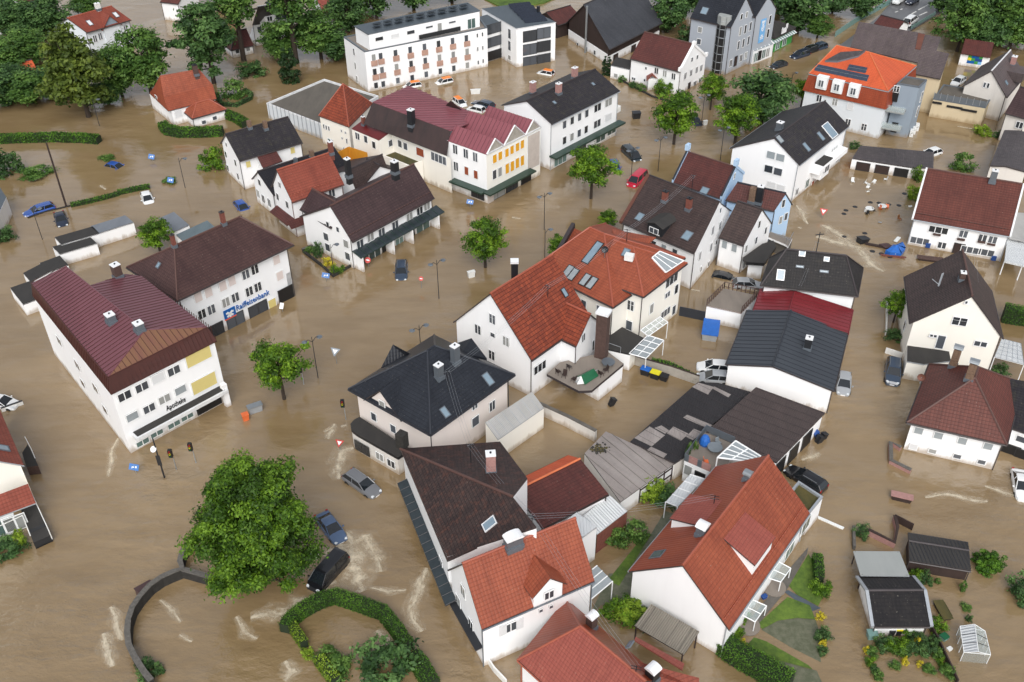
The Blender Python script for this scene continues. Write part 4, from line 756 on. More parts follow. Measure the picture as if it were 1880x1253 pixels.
for pts in ([(385, 462), (372, 510), (750, 588), (768, 545)], [(625, 465), (605, 505), (740, 530), (755, 490)]):
    po = [on_plane(p, P, n, 'K30')+n*.08 for p in pts]; mb = MB(); mb.slab(po, .06, 'solar', 'metal', down=-n); so_ = mb.build('solar_panel', b.root); lm = MB()
    for t in ([.5] if pts[0][0] > 500 else [.5]): lm.bar(po[0].lerp(po[1], t)+n*.01, po[3].lerp(po[2], t)+n*.01, .03, 'metal', n=4)
    N = 5 if pts[0][0] > 500 else 11
    for i in range(1, N): lm.bar(po[0].lerp(po[3], i/N)+n*.01, po[1].lerp(po[2], i/N)+n*.01, .02, 'metal_dark', n=4)
    lm.build('panel_joint', so_)
po = [on_plane(p, P, n, 'K30')+n*.3 for p in ((450, 445), (560, 385), (740, 372), (690, 410), (540, 448))]; mb = MB(); mb.slab(po, .35, 't_slate', 'lead'); mb.build('slate_dormer', b.root)
# modern grey annex
hb = hgt((130, 838), (262, 326), 'Zg'); b.flat((40, 288), (262, 326), (340, 252), hb, k='Zg', pre='a', wall='steel_blue', roof='s_greyfelt', par=.2, trim='lead')
b.wins('ar', 's', .8, 1.9, [(278, 425), (237, 570)], 'Zg'); b.wins('af', 'x', 1.0, 1.2, [(35, 345)], 'Zg'); b.wins('af', 'k', 1.0, 1.8, [(20, 420), (12, 730)], 'Zg'); b.finish(); w_ = b.walls['af']
for i, (z0, z1) in enumerate(((hb-4.3, .35), (hb-7.4, .35))): mb = MB(); mb.obox(b.pt('af', .8, z0, 1.0), w_['u']*1.6, w_['n']*1.0, zz*.12, 's_palegrey'); mb.obox(b.pt('af', .8, z0+.6, 1.95), w_['u']*1.6, w_['n']*.04, zz*.5, 'clear_glass'); mb.build('balcony', b.root)
for p in ((180, 795), (205, 768), (237, 735)): P = P3(p, .4, 'Zg'); o = Bld('heat_pump', {180: 'white heat pump box nearest the corner of the steel-grey annex', 205: 'middle white heat pump box beside the steel-grey annex', 237: 'white heat pump box farthest from the corner of the steel-grey annex'}[p[0]], 'heat pump', P, 'heat pumps'); mb = MB(); mb.obox(P, Vector((.28, -.1, 0)), Vector((.15, .45, 0)), zz*.75, 'plastic_white'); mb.build('casing', o.root); mb = MB(); mb.lathe(P+Vector((-.02, -.5, .1)), [(.3, 0), (.28, .05)], 'metal_dark', 10, Vector((0, -1, 0))); mb.build('fan_grille', o.root)
# ---- brown barn behind, cream warehouse, white gabled house at right
zb1 = hgt((365, 600), (450, 243), 'Zg')

a, c = P3((945, 640), zb1, 'Zk'), P3((1160, 682), zb1, 'Zk'); u = (c-a).normalized(); dn = Vector((-u.y, u.x, 0)); b = Bld('outbuilding', 'long cream outbuilding with weathered grey-brown roof behind the orange mansard', 'barn', (a+c)/2)
f_ = lambda p, z: P3(p, z, 'Zk'); sl = .55
lowp = [a, c]; e0 = on_plane((1235, 465), c, Vector((-u.y*0-dn.x*0+u.x, u.y, 0)), 'Zk')
nP = (-dn*.5+zz*.86).normalized(); pp = lambda p: on_plane(p, a, nP, 'Zk'); po = [a, c, pp((1235, 463)), pp((1125, 440)), pp((1165, 322)), pp((1022, 300)), pp((985, 440))]
mb = MB(); mb.slab(po, .2, 't_greybrown', 'gutter'); po2 = [pp((380, 415)), pp((962, 548)), pp((985, 440)), pp((1022, 300)), pp((455, 195))]; mb.slab([p+zz*.15 for p in po2], .2, 't_greybrown', 'gutter'); mb.build('roof', b.root); mb = MB(); mb.slab([p+zz*.28 for p in (pp((965, 300)), pp((1022, 310)), pp((985, 440)), pp((940, 433)))], .2, 'copper', 'copper'); mb.build('copper_flashing', b.root)
b.add_wall('f', a+dn*.3, c+dn*.3, [(0, zb1), ((c-a).length, zb1)], 'sand'); cr = po[2]; b.add_wall('r', c+dn*.3-u*.2, flat2(cr)-u*.2, [(0, zb1), ((flat2(cr)-flat2(c)).length, cr.z-.2)], 'sand'); b.add_wall('f2', flat2(po2[0])+dn*.3, flat2(po2[1])+dn*.3, [(0, po2[0].z-.2), ((flat2(po2[0])-flat2(po2[1])).length, po2[1].z-.2)], 'sand'); b.add_wall('l', flat2(po2[4])+u*.2, flat2(po2[0])+u*.2, [(0, po2[4].z-.3), ((flat2(po2[0])-flat2(po2[4])).length, po2[0].z-.3)], 'old_white'); b.finish()
zw = hgt((860, 710), (925, 530), 'Zg'); b = box_bld('warehouse', 'cream flat-roofed warehouse with railed roof terrace at right', (400, 442), (925, 530), (1015, 382), zw, cat='warehouse', k='Zg', wall='sand', roof='s_greyfelt', par=.15, trim='lead')
b.wins('xf', 'k', 1.6, .4, [(440, 483)], 'Zg'); b.wins('xf', 'k', 2.6, .4, [(612, 530), (758, 560)], 'Zg'); b.finish(); w_ = b.walls['xf']; mb = MB()
for i in range(9): s0 = w_['L']*i/8; mb.obox(b.pt('xf', s0, zw+.55, -.1), w_['u']*.05, w_['n']*.05, zz*.6, 'metal')
mb.build('railing', b.root); mb = MB(); mb.obox(b.pt('xf', w_['L']/2, zw+.45, -.1), w_['u']*w_['L']/2, w_['n']*.02, zz*.5, 'zinc'); mb.build('railing_panel', b.root)
b = house('house', 'white gabled house with grey-brown roof and box dormer at right, above the cream warehouse', (1135, 430), (1318, 212), D=(693, 318), ze=4.6, R=(983, 165), k='Zg', roof='t_greybrown', wall='old_white', oh=.3, cap='fascia_white')
b.wins('l', 's', .5, 1.0, [(915, 305), (950, 312)], 'Zg'); b.finish(); b.chim((1190, 110), .9, .8, 1.6, 'brick_pink', 'white_cap', 'Zg'); P, pl = b.roof_hit((1195, 190), 'Zg'); mb = MB(); u = (b.last['B']-b.last['A']).normalized(); nn = Vector((u.y, -u.x, 0)); mb.obox(P+zz*.1+nn*.6, u*1.9, nn*1.5, zz*.8, 't_greybrown'); mb.build('dormer', b.root); b.skyl((1130, 285), .8, .8, 'Zg')
b = house('house', 'house at the right edge with ridged brown tiles and single white window', (1115, 588), (1330, 645), W=9, ze=5.0, zr=8.2, k='Zg', roof='t_plum', wall='old_white', oh=.4); b.wins('f', 'd', 1.2, 1.2, [(1265, 705)], 'Zg'); b.finish()

a, c, d, e2, r0, r1 = P3((968, 1112), 3.4, 'Zg'), P3((1345, 1180), 3.4, 'Zg'), P3((1110, 757), 3.4, 'Zg'), P3((1420, 800), 3.4, 'Zg'), None, None
b = Bld('house', 'house at the right edge with low slate-grey roof and white gable end', 'house', (a+c)/2); m0, m1 = (a+c)/2, (d+e2)/2; nq = flat2(c-a).normalized(); nq = Vector((nq.y, -nq.x, 0)); h0 = on_plane((1125, 1118), a, nq, 'Zg'); zr = h0.z; r0 = h0; r1 = Vector((d.x+(h0.x-a.x), d.y+(h0.y-a.y), zr))
mb = MB(); mb.slab([a, r0, r1, d], .2, 't_slate', 'gutter'); mb.slab([c, e2, r1, r0], .2, 't_slate', 'gutter'); mb.build('roof', b.root); L_ = flat2(c-a).length; s0 = flat2(r0-a).length; b.add_wall('f', a+Vector((.2, .2, 0)), c+Vector((-.2, .2, 0)), [(.0, 3.35), (s0, zr-.1), (L_-.4, 3.35)], 'old_white'); b.add_wall('l', d+Vector((.2, 0, 0)), a+Vector((.2, .2, 0)), [(0, 3.3), (flat2(d-a).length, 3.3)], 'old_white'); b.finish()

a, c = P3((1310, 562), 0, 'Zk'), P3((1560, 598), 0, 'Zk'); b = Bld('shed', 'white shed with colourful mural and maroon roof under the trees at right', 'shed', (a+c)/2); dn = Vector((-(c-a).y, (c-a).x, 0)).normalized(); hs = 2.6; b.add_wall('f', a, c, [(0, hs), ((c-a).length, hs)], 'white'); b.add_wall('l', a+dn*5, a, [(0, hs), (5, hs)], 'old_white'); mb = MB(); mb.slab([a-dn*.4+zz*(hs-.1), c-dn*.4+zz*(hs-.1), c+dn*3+zz*(hs+1.7), a+dn*3+zz*(hs+1.7)], .15, 't_maroon'); mb.build('roof', b.root)
s0, z0, w_ = b.hit_wall('f', (1457, 515), 'Zk'); mb = MB(); cols = ['bank_blue', 'green_wall', 'plastic_yellow', 'plastic_blue', 'green_wall', 'bank_blue', 'banner_blue', 'green_wall', 'plastic_blue']
for i in range(4):
    for j in range(3): mb.obox(b.pt('f', s0-1.0+i*.66, z0-.6+j*.55, .05), w_['u']*.33, w_['n']*.03, zz*.28, cols[(i*5+j*2) % 9])
mb.build('mural', b.root); b.finish()
# ---- garages, white right house, neighbours
a, c = P3((645, 1140), 1.9, 'K30'), P3((1088, 1208), 1.9, 'K30'); b = Bld('garage', 'grey-roofed row garage with three brown doors beside the floating furniture', 'garage', (a+c)/2); hb = P3((1228, 1212), 1.9, 'K30'); b2_ = P3((1230, 1105), 1.9, 'K30'); a2 = P3((700, 1058), 1.9, 'K30')
mb = MB(); mb.slab([a, c, hb, b2_+zz*.25, a2+zz*.25], .18, 't_slate', 'gutter'); mb.build('roof', b.root); b.add_wall('f', a, c, [(0, 1.8), ((c-a).length, 1.8)], 'white'); b.add_wall('l', a2, a, [(0, 1.9), ((a2-a).length, 1.8)], 'white'); b.add_wall('r', c, flat2(hb), [(0, 1.8), ((flat2(hb)-flat2(c)).length, 1.8)], 'old_white'); b.add_wall('r2', flat2(hb), flat2(b2_), [(0, 1.8), ((flat2(hb)-flat2(b2_)).length, 1.9)], 'old_white')
Lg = flat2(c-a).length
for i, st in enumerate('DDk'): b.win_at('f', st, Lg*.23, 1.45, Lg*(.2+.31*i), .76)
b.finish()
b = house('house', 'large white house with broad red-brown roof and flower-box windows, right side', (1085, 362), (1775, 485), W=10.5, ze=4.3, zr=8.9, mirror=True, R=(1185, 8), R1=(1872, 100), k='K31', roof='t_redbrown', oh=.35, og=.15, cap='ridge_brown', gut='gutter_light', snow=True)
b.wins('f', 'q', 2.6, 1.1, [(1265, 440)], 'K31'); b.wins('f', 'd', 1.2, 1.2, [(1445, 468), (1582, 497), (1655, 510)], 'K31'); b.wins('f', 'q', 2.6, 1.1, [(1130, 518)], 'K31'); b.wins('f', 'd', 1.2, 1.1, [(1290, 550)], 'K31'); b.wins('f', 'D', 1.5, 1.7, [(1410, 575)], 'K31'); b.wins('f', 'q', 2.4, 1.1, [(1490, 580)], 'K31'); b.wins('f', 'q', 2.6, 1.1, [(1595, 600)], 'K31')
w_ = b.walls['f']
for p in ((1190, 550), (1663, 642)): s0, z0, _ = b.hit_wall('f', p, 'K31'); mb = MB(); mb.obox(b.pt('f', s0, z0, .1), w_['u']*.32, w_['n']*.08, zz*.35, 'plastic_blue'); mb.build('letter_box', b.root)
for p in ((1255, 470), (1428, 505), (1575, 523), (1645, 540)): s0, z0, _ = b.hit_wall('f', p, 'K31'); mb = MB(); mb.obox(b.pt('f', s0, z0, .2), w_['u']*.5, w_['n']*.14, zz*.12, 'brick_brown'); mb.build('flower_box', b.root)
b.finish(); b.chim((1650, 95), .8, .7, 1.7, 'zinc', 'white_cap', 'K31'); mb = MB(); q = b.last; n = Vector((q['A'].x-q['B'].x, q['A'].y-q['B'].y, 0)).normalized(); mb.slab([q['A']+zz*.12, q['P0']+zz*.12, q['P0']+n*.25+zz*.12, q['A']+n*.25+zz*.12], .3, 'fascia_white'); mb.build('verge_board', b.root); mb = MB(); mb.slab([q['B']+zz*.12, q['P1']+zz*.12, q['P1']-n*.25+zz*.12, q['B']-n*.25+zz*.12], .3, 'fascia_white'); mb.build('verge_board', b.root)
b = Bld('carport', 'white flat carport canopy beside the broad red-brown roofed house', 'carport', P3((1850, 470), 0)); slab_px(b.root, 'canopy', [(1740, 665), (1890, 700), (1900, 520), (1760, 505)], 2.6, .25, 's_white', 'K31'); mb = MB()
for p in ((1745, 650), (1870, 690)): q = P3(p, 2.5, 'K31'); mb = MB(); mb.bar(q, Vector((q.x, q.y, -1)), .08, 'frame_white'); mb.build('post', b.root)
slab_px(b.root, 'sheet_roof', [(1775, 500), (1900, 525), (1900, 320), (1825, 315)], 3.1, .15, 's_pale', 'K31')
# ---- white house with dark roof and big gable
ze = hgt((1455, 371), (1468, 302)); b = house('house', 'big white house with dark roof, large skylights and a wide left gable', (268, 1187), (622, 908), D=(-235, 1065), ze=ze, R=(85, 992), k='K30', roof='t_dark', oh=.35, gut='gutter_light')
b.wins('l', 'c', 1.4, 1.3, [(1162, 218), (1270, 248)], 'Zi'); b.wins('l', 's', 1.4, 1.3, [(1135, 378), (1243, 410)], 'Zi'); b.wins('l', 'b', 1.4, 1.0, [(1165, 560), (1275, 595)], 'Zi')
b.wins('f', 'd', 1.0, 1.2, [(1455, 640)], 'Zi'); b.wins('f', 's', 1.6, 1.4, [(470, 1190), (540, 1135)], 'K30'); b.wins('f', 's', 1.6, 1.2, [(565, 1090)], 'K30'); b.wins('f', 'q', 2.6, 1.6, [(510, 1090)], 'K30'); b.wins('f', 'w', 1.1, 1.8, [(355, 120)], 'K31'); b.wins('f', 'g', 1.3, 1.5, [(318, 105)], 'K31'); b.finish()
w_ = b.walls['f']; s0, z0, _ = b.hit_wall('f', (400, 1190), 'K30'); mb = MB(); mb.obox(b.pt('f', s0, z0-.3, .6), w_['u']*1.5, w_['n']*.7, zz*1.3, 'white'); mb.obox(b.pt('f', s0, z0+1.05, .65), w_['u']*1.65, w_['n']*.85, zz*.1, 's_blackfelt'); bo = mb.build('bay', b.root); put_win(b.root, 'd', 1.7, 1.2, b.pt('f', s0, z0-.1, 1.42), math.atan2(w_['u'].y, w_['u'].x)); mb = MB(); mb.obox(b.pt('f', w_['L']*.62, 3.1, .7), w_['u']*w_['L']*.3, w_['n']*.8, zz*.4, 'white'); mb.build('balcony', b.root)
b.skyl((483, 940), 2.0, 2.6, 'K30', 'frame_white'); b.skyl((418, 982), .8, 1.5, 'K30'); b.skyl((315, 1060), .8, 1.5, 'K30'); b.skyl((120, 1000), 1, 1.4, 'K30', pane='pane_curtain'); b.chim((120, 935), .9, .9, 1.2, 'zinc', 'white_cap', 'K30')
# ---- dark shingled trio and the light blue house
zx = 6.0; b = house('blue_house', 'light blue parapet-gabled house with wine-brown roof, two linked ranges', (40, 532), (575, 715), C=(838, 432), ze=zx, R=(212, 190), R1=(745, 345), k='Zi', roof='t_maroon', wall='blue_wall', oh=.1, og=-.15, cap='ridge_brown')
b.wins('r', 's', .6, 1.0, [(738, 460)], 'Zi'); q = b.last
for a, c, d, nm in ((q['A'], q['P0'], q['D'], 'l'), (q['B'], q['P1'], q['C'], 'r')):
    mb = MB(); n = flat2(q['B']-q['A']).normalized()*(.3 if nm == 'r' else -.3); up = zz*.35
    for p_, r_ in ((a, c), (c, d)): mb.slab([p_+up, r_+up, r_+n+up, p_+n+up], .45, 'ridge_navy', 'blue_wall')
    mb.obox(c+n*.5+zz*.75, n*.8, Vector((-n.y, n.x, 0)).normalized()*.45, zz*.45, 'blue_wall'); mb.build('parapet_coping', b.root)
b.skyl((400, 630), 1.1, 1.0, 'Zi'); b.gable((640, 735), (1195, 862), C=(1412, 785), ze=5.3, R1=(1335, 657), pre='y', k='Zi', roof='t_maroon', wall='blue_wall', oh=.15, og=.1, cap='ridge_navy'); b.wins('yr', 's', .7, 1.3, [(1300, 775), (1268, 965), (1330, 925)], 'Zi'); b.finish(); b.chim((940, 760), .9, .8, 2.3, 'brick_tan', None, 'Zi'); b.chim((1020, 770), .9, .8, 2.6, 'metal_dark', 'white_cap', 'Zi')
ze = hgt((1285, 850), (1312, 608), 'K21'); b = house('house', 'white house with weathered dark-plum roof, small black dormer and many skylights', (792, 388), (1312, 608), C=(1578, 300), ze=5.9, R=(965, 57), R1=(1517, 228), k='K21', roof='t_old', oh=.3, og=.15)
b.wins('f', 's', .9, 1.3, [(1020, 545), (1172, 605)], 'K21'); b.wins('f', 'c', .9, 1.3, [(1093, 572)], 'K21'); b.wins('r', 'd', .9, 1.4, [(1347, 628), (1440, 445), (1492, 410), (1427, 565)], 'K21'); b.wins('r', 's', .7, .9, [(1495, 300), (1355, 722), (1410, 685), (1465, 530)], 'K21'); b.finish()
q = b.last; mb = MB(); n = flat2(q['A']-q['B']).normalized()*.5; mb.slab([q['A']+zz*.1, q['P0']+zz*.1, q['P0']+n+zz*.1, q['A']+n+zz*.1], .4, 'copper'); mb.build('verge_board', b.root)
b.chim((1097, 235), .7, .6, 1.5, 'brick_red', 'metal_dark', 'K21'); b.chim((1268, 295), .7, .6, 1.7, 'brick_red', 'metal_dark', 'K21'); b.skyl((918, 348), .9, 1.2, 'K21'); b.skyl((1260, 483), 1.1, 1.4, 'K21')
P, pl = b.roof_hit((1050, 440), 'K21'); u = (q['B']-q['A']).normalized(); nn = Vector((u.y, -u.x, 0)); mb = MB(); mb.obox(P+zz*.35-nn*.5, u*1.2, nn*1.3, zz*.75, 'metal_dark'); mb.slab([P+u*-1.4+nn*1.0+zz*1.05, P+nn*1.0+zz*1.5, P-nn*2.6+zz*1.5, P-u*1.4-nn*2.6+zz*1.05], .1, 's_blackfelt'); mb.slab([P+u*1.4+nn*1.0+zz*1.05, P+nn*1.0+zz*1.5, P-nn*2.6+zz*1.5, P+u*1.4-nn*2.6+zz*1.05], .1, 's_blackfelt'); mb.build('dormer', b.root); put_win(b.root, 'd', 1.5, .9, P+nn*.95+zz*.3, math.atan2(u.y, u.x))
b = house('house', 'narrow white wing with plum roof between the blue house and the weathered dark one', (1487, 492), (1665, 553), C=(1872, 392), ze=4.6, R1=(1802, 290), k='K21', roof='t_old', oh=.25, og=.12)
b.wins('f', 'c', .9, 1.3, [(1530, 545), (1600, 570)], 'K21'); b.wins('r', 's', .7, 1.2, [(1775, 400), (1820, 445), (1752, 515), (1680, 575), (1665, 690)], 'K21'); b.finish()
# ---- cream villa with red hipped roofs
zq = hgt((1195, 1060), (1225, 700), 'K21'); BL['zq'] = zq
b = house('villa', 'cream villa with interlocking red hipped roofs, skylights and glazed corner', (590, 790), (945, 922), C=(1260, 680), cat='villa', ze=zq, zr=11.0, R=(735, 512), R1=(870, 566), hip=(0, 1), k='K21', roof='t_terracotta', wall='cream', oh=.4, cap='ridge_red', gut='gutter', walls='frb')
b.wins('f', 'x', 1.0, 1.5, [(855, 983)], 'K21'); b.wins('f', 's', 1.0, 1.5, [(843, 1125)], 'K21'); b.wins('r', 's', .9, 1.5, [(1000, 1005), (1178, 865), (1160, 1015)], 'K21'); b.wins('r', 'q', 2.8, 1.4, [(1145, 800)], 'K21'); b.wins('r', 'q', 2.2, 1.2, [(1100, 1035)], 'K21'); b.wins('r', 'd', 1.2, .9, [(1115, 905)], 'K21')
b.gable((145, 713), (726, 997), W=12.5, ze=zq-.6, zr=10.9, mirror=True, R=(560, 422), R1=(662, 470), hip=(1, 1), pre='p', k='K21', roof='t_terracotta', wall='cream', oh=.4, cap='ridge_red', walls='fr'); BL['villa'] = b.last
b.wins('pf', 's', .9, 1.5, [(518, 978)], 'K21'); b.wins('pf', 's', .7, 1.0, [(625, 1005)], 'K21'); b.finish()
for p, w, h in (((403, 738), .85, 1.7), ((440, 762), .85, 1.7), ((526, 800), .85, 1.7), ((574, 823), .85, 1.7)): 
    b.skyl(p, w, h, 'K21', 'frame_dark', 'pane_curtain')
b.skyl((580, 605), 1.0, 3.4, 'K21', 'frame_dark'); b.skyl((820, 605), .8, 1.0, 'K21')
P, pl = b.roof_hit((1105, 675), 'K21'); n = pl['n']; po = [on_plane(p, P, n, 'K21')+n*.22 for p in ((1000, 645), (1055, 600), (1228, 668), (1100, 752))]; mb = MB(); mb.slab(po, .2, 'pane_curtain', 'frame_white', down=-n); g_ = mb.build('roof_glazing', b.root); mb = MB()
for t in (.0, .33, .66, 1): mb.bar(po[0].lerp(po[1], t), po[3].lerp(po[2], t), .06, 'frame_white')
for i in range(4): mb.bar(po[i], po[(i+1) % 4], .08, 'frame_white')
mb.build('glazing_bar', g_); P, pl = b.roof_hit((842, 660), 'K21'); mb = MB(); mb.obox(P+zz*.5, Vector((.5, -.2, 0)), Vector((.15, .35, 0)), zz*.4, 'plastic_white'); mb.build('air_conditioner', b.root); P, pl = b.roof_hit((665, 640), 'K21'); mb = MB(); mb.lathe(P+zz*1.2, [(.0, 0), (.4, .1), (.45, .16)], 'metal_dark', 10, Vector((-.3, -1, .4))); mb.bar(P, P+zz*1.3, .04, 'metal'); mb.build('satellite_dish', b.root)
P = [P3(p, z, 'K21') for p, z in (((720, 435), zq+1.8), ((1035, 493), zq), ((975, 543), zq), ((735, 512), zq+1.9))]; mb = MB(); mb.slab(P, .15, 't_terracotta'); P2 = [P3(p, z, 'K21') for p, z in (((320, 640), zq-.5), ((440, 425), zq+1.0), ((590, 490), zq+1.7), ((560, 560), zq+1.0))]; mb.slab(P2, .15, 't_terracotta'); mb.build('rear_roof', b.root); mb = MB()
for i in range(5): q0, q1 = P2[0].lerp(P2[1], i/5), P2[0].lerp(P2[1], (i+1)/5); mb.obox((q0+q1)/2+zz*.3, (q1-q0)/2, flat2(q1-q0).cross(zz).normalized()*.25, zz*.45, 'ridge_dark')
mb.build('parapet_coping', b.root)
# ---- white house with rust tiles
ze = hgt((256, 1215), (250, 990), 'Zc'); BL['rust_ze'] = ze
b = house('house', 'white house with steep rust-red roof, cross gable and terrace with green parasol', (976, 662), (1086, 584), D=(833, 591), ze=5.6, R=(901.5, 540), R1=(1013, 467), roof='t_rust', oh=.25, cap='ridge_red')
b.wins('l', 'x', 1.0, 1.4, [(1702, 1080), (1598, 1155), (1800, 1240)], 'K11'); b.wins('l', 's', .8, .7, [(1705, 1195)], 'K11'); b.wins('l', 'x', 1.0, 1.4, [(1698, 125)], 'K12'); b.wins('f', 'q', 2.2, 1.3, [(315, 1050)], 'Zc'); b.wins('f', 'd', 1.0, .7, [(527, 948)], 'Zc')
b.gable((395, 772), (617, 878), C=(803, 668), ze=5.5, R1=(737, 615), pre='c', k='Zc', roof='t_rust', oh=.25, og=.2, cap='ridge_red', walls='frb'); b.wins('cr', 'd', .9, 1.2, [(672, 805)], 'Zc'); b.wins('cr', 's', .6, 1.6, [(752, 870)], 'Zc'); b.finish()
b.skyl((520, 437), .6, 1.1, 'Zc', 'frame_dark'); mb = MB(); q = P3((822, 965), 2.6, 'Zc'); zc_ = hgt((822, 965), (828, 600), 'Zc', 2.6); mb.obox((q.x, q.y, zc_/2), Vector((.6, -.3, 0)), Vector((.25, .5, 0)), zz*zc_/2, 'brick_brown'); co3 = mb.build('chimney', b.root, org=q); mb = MB(); mb.obox((q.x, q.y, zc_+.1), Vector((.7, -.35, 0)), Vector((.3, .6, 0)), zz*.15, 'white_cap'); c_ = mb.build('cap', co3, org=q)
q = b.last; mb = MB(); P = on_plane((108, 305), (q['P0']+q['P1'])/2+Vector((0, .6, 0)), Vector((0, 1, 0)), 'Zc'); 
a = P3((112, 420), 6, 'Zc'); h1 = hgt((112, 420), (108, 185), 'Zc', 6); mb.obox((a.x, a.y, h1/2), Vector((.42, 0, 0)), Vector((0, .42, 0)), zz*h1/2, 'metal_dark'); co3 = mb.build('chimney', b.root, org=a); mb = MB(); mb.obox((a.x, a.y, h1+.12), Vector((.5, 0, 0)), Vector((0, .5, 0)), zz*.12, 'white_cap'); mb.build('cap', co3, org=a)
# terrace on the garage
P = [P3(p, 2.7, 'Zc') for p in ((375, 1105), (640, 1245), (745, 1240), (1008, 1020), (880, 925), (740, 950), (480, 1010))]; mb = MB(); mb.slab(P, .35, 's_paving', 'ridge_dark'); mb.build('terrace', b.root); g0, g1, g2 = [P3(p, 0, 'Zc') for p in ((800, 1350), (1000, 1170), (900, 1100))]
t0, t1 = P3((805, 1195), 2.4, 'Zc'), P3((1000, 1040), 2.4, 'Zc'); dn = Vector((-(t1-t0).y, (t1-t0).x, 0)).normalized(); mb = MB(); mb.prism([(q.x, q.y) for q in (t0, t1, t1+dn*3, t0+dn*3)], -1, 2.4, 'white'); mb.build('garage_wall', b.root)
# ---- navy hip-roofed house with its rounded shop front
b = house('corner_house', 'pale corner house with navy hipped roof and rounded flat-roofed shop front', (1255, 700), (1862, 266), D=(664, 370), ze=6.3, R=(1232, 92), R1=(1285, 62), hip=(1, 1), k='K12', roof='t_navy', wall='pink_white', oh=.6, cap='ridge_navy', gut='ridge_navy')
BL['navy'] = dict(b.last)
b.wins('l', 's', .9, 1.2, [(850, 568), (990, 655)], 'K12'); b.wins('f', 'd', 1.0, 1.4, [(1695, 490)], 'K12'); b.wins('f', 's', 1.2, 1.4, [(1575, 600)], 'K12'); b.wins('f', 'd', .9, .8, [(1570, 495)], 'K12')
q = b.last; w_ = b.walls['l']; s0, z0, _ = b.hit_wall('l', (940, 560), 'K12'); c_ = b.pt('l', s0, 6.1, .3); u, n = w_['u'], w_['n']; hw = 2.4; ap = c_+zz*2.5; mb = MB(); bk = -n*5; mb.slab([c_-u*hw*1.15+n*.3-zz*.2, ap+n*.3, ap+bk, c_-u*hw*1.15-zz*.2+bk], .15, 't_navy', 'gutter'); mb.slab([c_+u*hw*1.15+n*.3-zz*.2, ap+n*.3, ap+bk, c_+u*hw*1.15-zz*.2+bk], .15, 't_navy', 'gutter'); mb.face([c_-u*hw-zz*.3, c_+u*hw-zz*.3, ap-zz*.15], 'pink_white'); mb.build('cross_gable', b.root); put_win(b.root, 's', .9, 1.3, c_+zz*.4+n*.12, math.atan2(u.y, u.x))
bk = q; m1 = (q['C']+q['D'])/2; d_ = flat2(q['P1']-q['P0']).normalized()
for pxs in ([(900, 215), (985, 50), (1105, 115), (1090, 130)], [(1430, 45), (1550, 5), (1660, 150), (1480, 110)]):
    mb = MB(); mb.slab([P3(p, z, 'K12') for p, z in zip(pxs, (6.4, 8.2, 7.9, 6.8))], .3, 't_navy'); mb.build('rear_dormer', b.root)
b.finish(); b.chim((1435, 180), .8, .7, 2.2, 'zinc', 'white_cap', 'K12'); b.chim((1318, 290), .8, .7, 1.7, 'zinc', 'white_cap', 'K12'); b.skyl((1668, 300), .8, 1.4, 'K12'); b.skyl((1358, 538), .7, 1.1, 'K12')
zs = 2.7; pts = [P3(p, zs, 'K12') for p in ((745, 570), (705, 590), (678, 622), (685, 660), (720, 690), (1022, 862), (1110, 800), (1000, 735))]
mb = MB(); mb.slab(pts, .4, 's_blackfelt', 'metal_dark'); mb.build('shop_roof', b.root); cc = sum(pts, Vector((0, 0, 0)))/len(pts); wp = [cc+(p-cc)*.97 for p in pts]
for i in range(1, 6): b.add_wall('s%d' % i, wp[i], wp[i+1], [(0, 2.4), (flat2(wp[i]-wp[i+1]).length, 2.4)], 'old_white')
b.walls = {k_: v for k_, v in b.walls.items() if k_[0] == 's'}; b.wins('s4', 'o', 2.2, 1.4, [(770, 790)], 'K12'); b.wins('s4', 'd', 1.2, 1.1, [(893, 855), (975, 905)], 'K12'); b.finish()
# pale tin-roofed lean-to beside it
P = [P3(p, z, 'K12') for p, z in (((1650, 610), 4.2), ((1740, 735), 3.0), ((2070, 505), 3.0), ((1985, 390), 4.2))]; b = Bld('lean_to', 'pale ribbed tin lean-to roof on a cream wall, right of the navy-roofed house', 'lean-to', (P[1]+P[2])/2); mb = MB(); mb.slab(P, .12, 's_pale', 'gutter_light'); mb.build('roof', b.root); b.add_wall('f', P[1], P[2], [(0, 2.9), (flat2(P[1]-P[2]).length, 2.9)], 'cream'); b.add_wall('l', P[0], P[1], [(0, 4.1), (flat2(P[1]-P[0]).length, 2.9)], 'cream'); b.finish(); mb = MB(); rib_lines(mb, P, nrm(P[:3]), 1.0, 'gutter_light'); mb.build('rib', b.root)
# ---- big mossy-roofed building on the street
E0, E1, E2 = P3((735, 824), 6.2), P3((821, 1030), 6.2), P3((918, 811), 6.2); zp = 10.9; PK = P3((941, 912), zp); n1 = nrm([E0, E1, PK]); p1 = lambda p: on_plane(p, E0, n1); n2 = nrm([E0, E2, PK]); p2 = lambda p: on_plane(p, E0, n2); BL['moss'] = (E0, E1, E2, PK)
b = Bld('corner_building', 'large white street building with mossy dark-brown roof above the overflowing road', 'building', (E0+E1)/2); lo_ = [E0, E1, p1((880, 1003)), p1((985, 968)), PK]; mb = MB(); mb.slab(lo_, .2, 't_mossy', 'gutter'); b.planes.append(dict(key='f', poly=lo_, o=E0, n=n1)); up_ = [E0, PK, p2((968, 878)), E2]; mb.slab(up_, .2, 't_mossy', 'gutter'); b.planes.append(dict(key='b', poly=up_, o=E0, n=n2)); ro = mb.build('roof', b.root); mb = MB(); mb.bar(E0, PK, .14, 'ridge_brown'); mb.build('ridge_cap', ro)
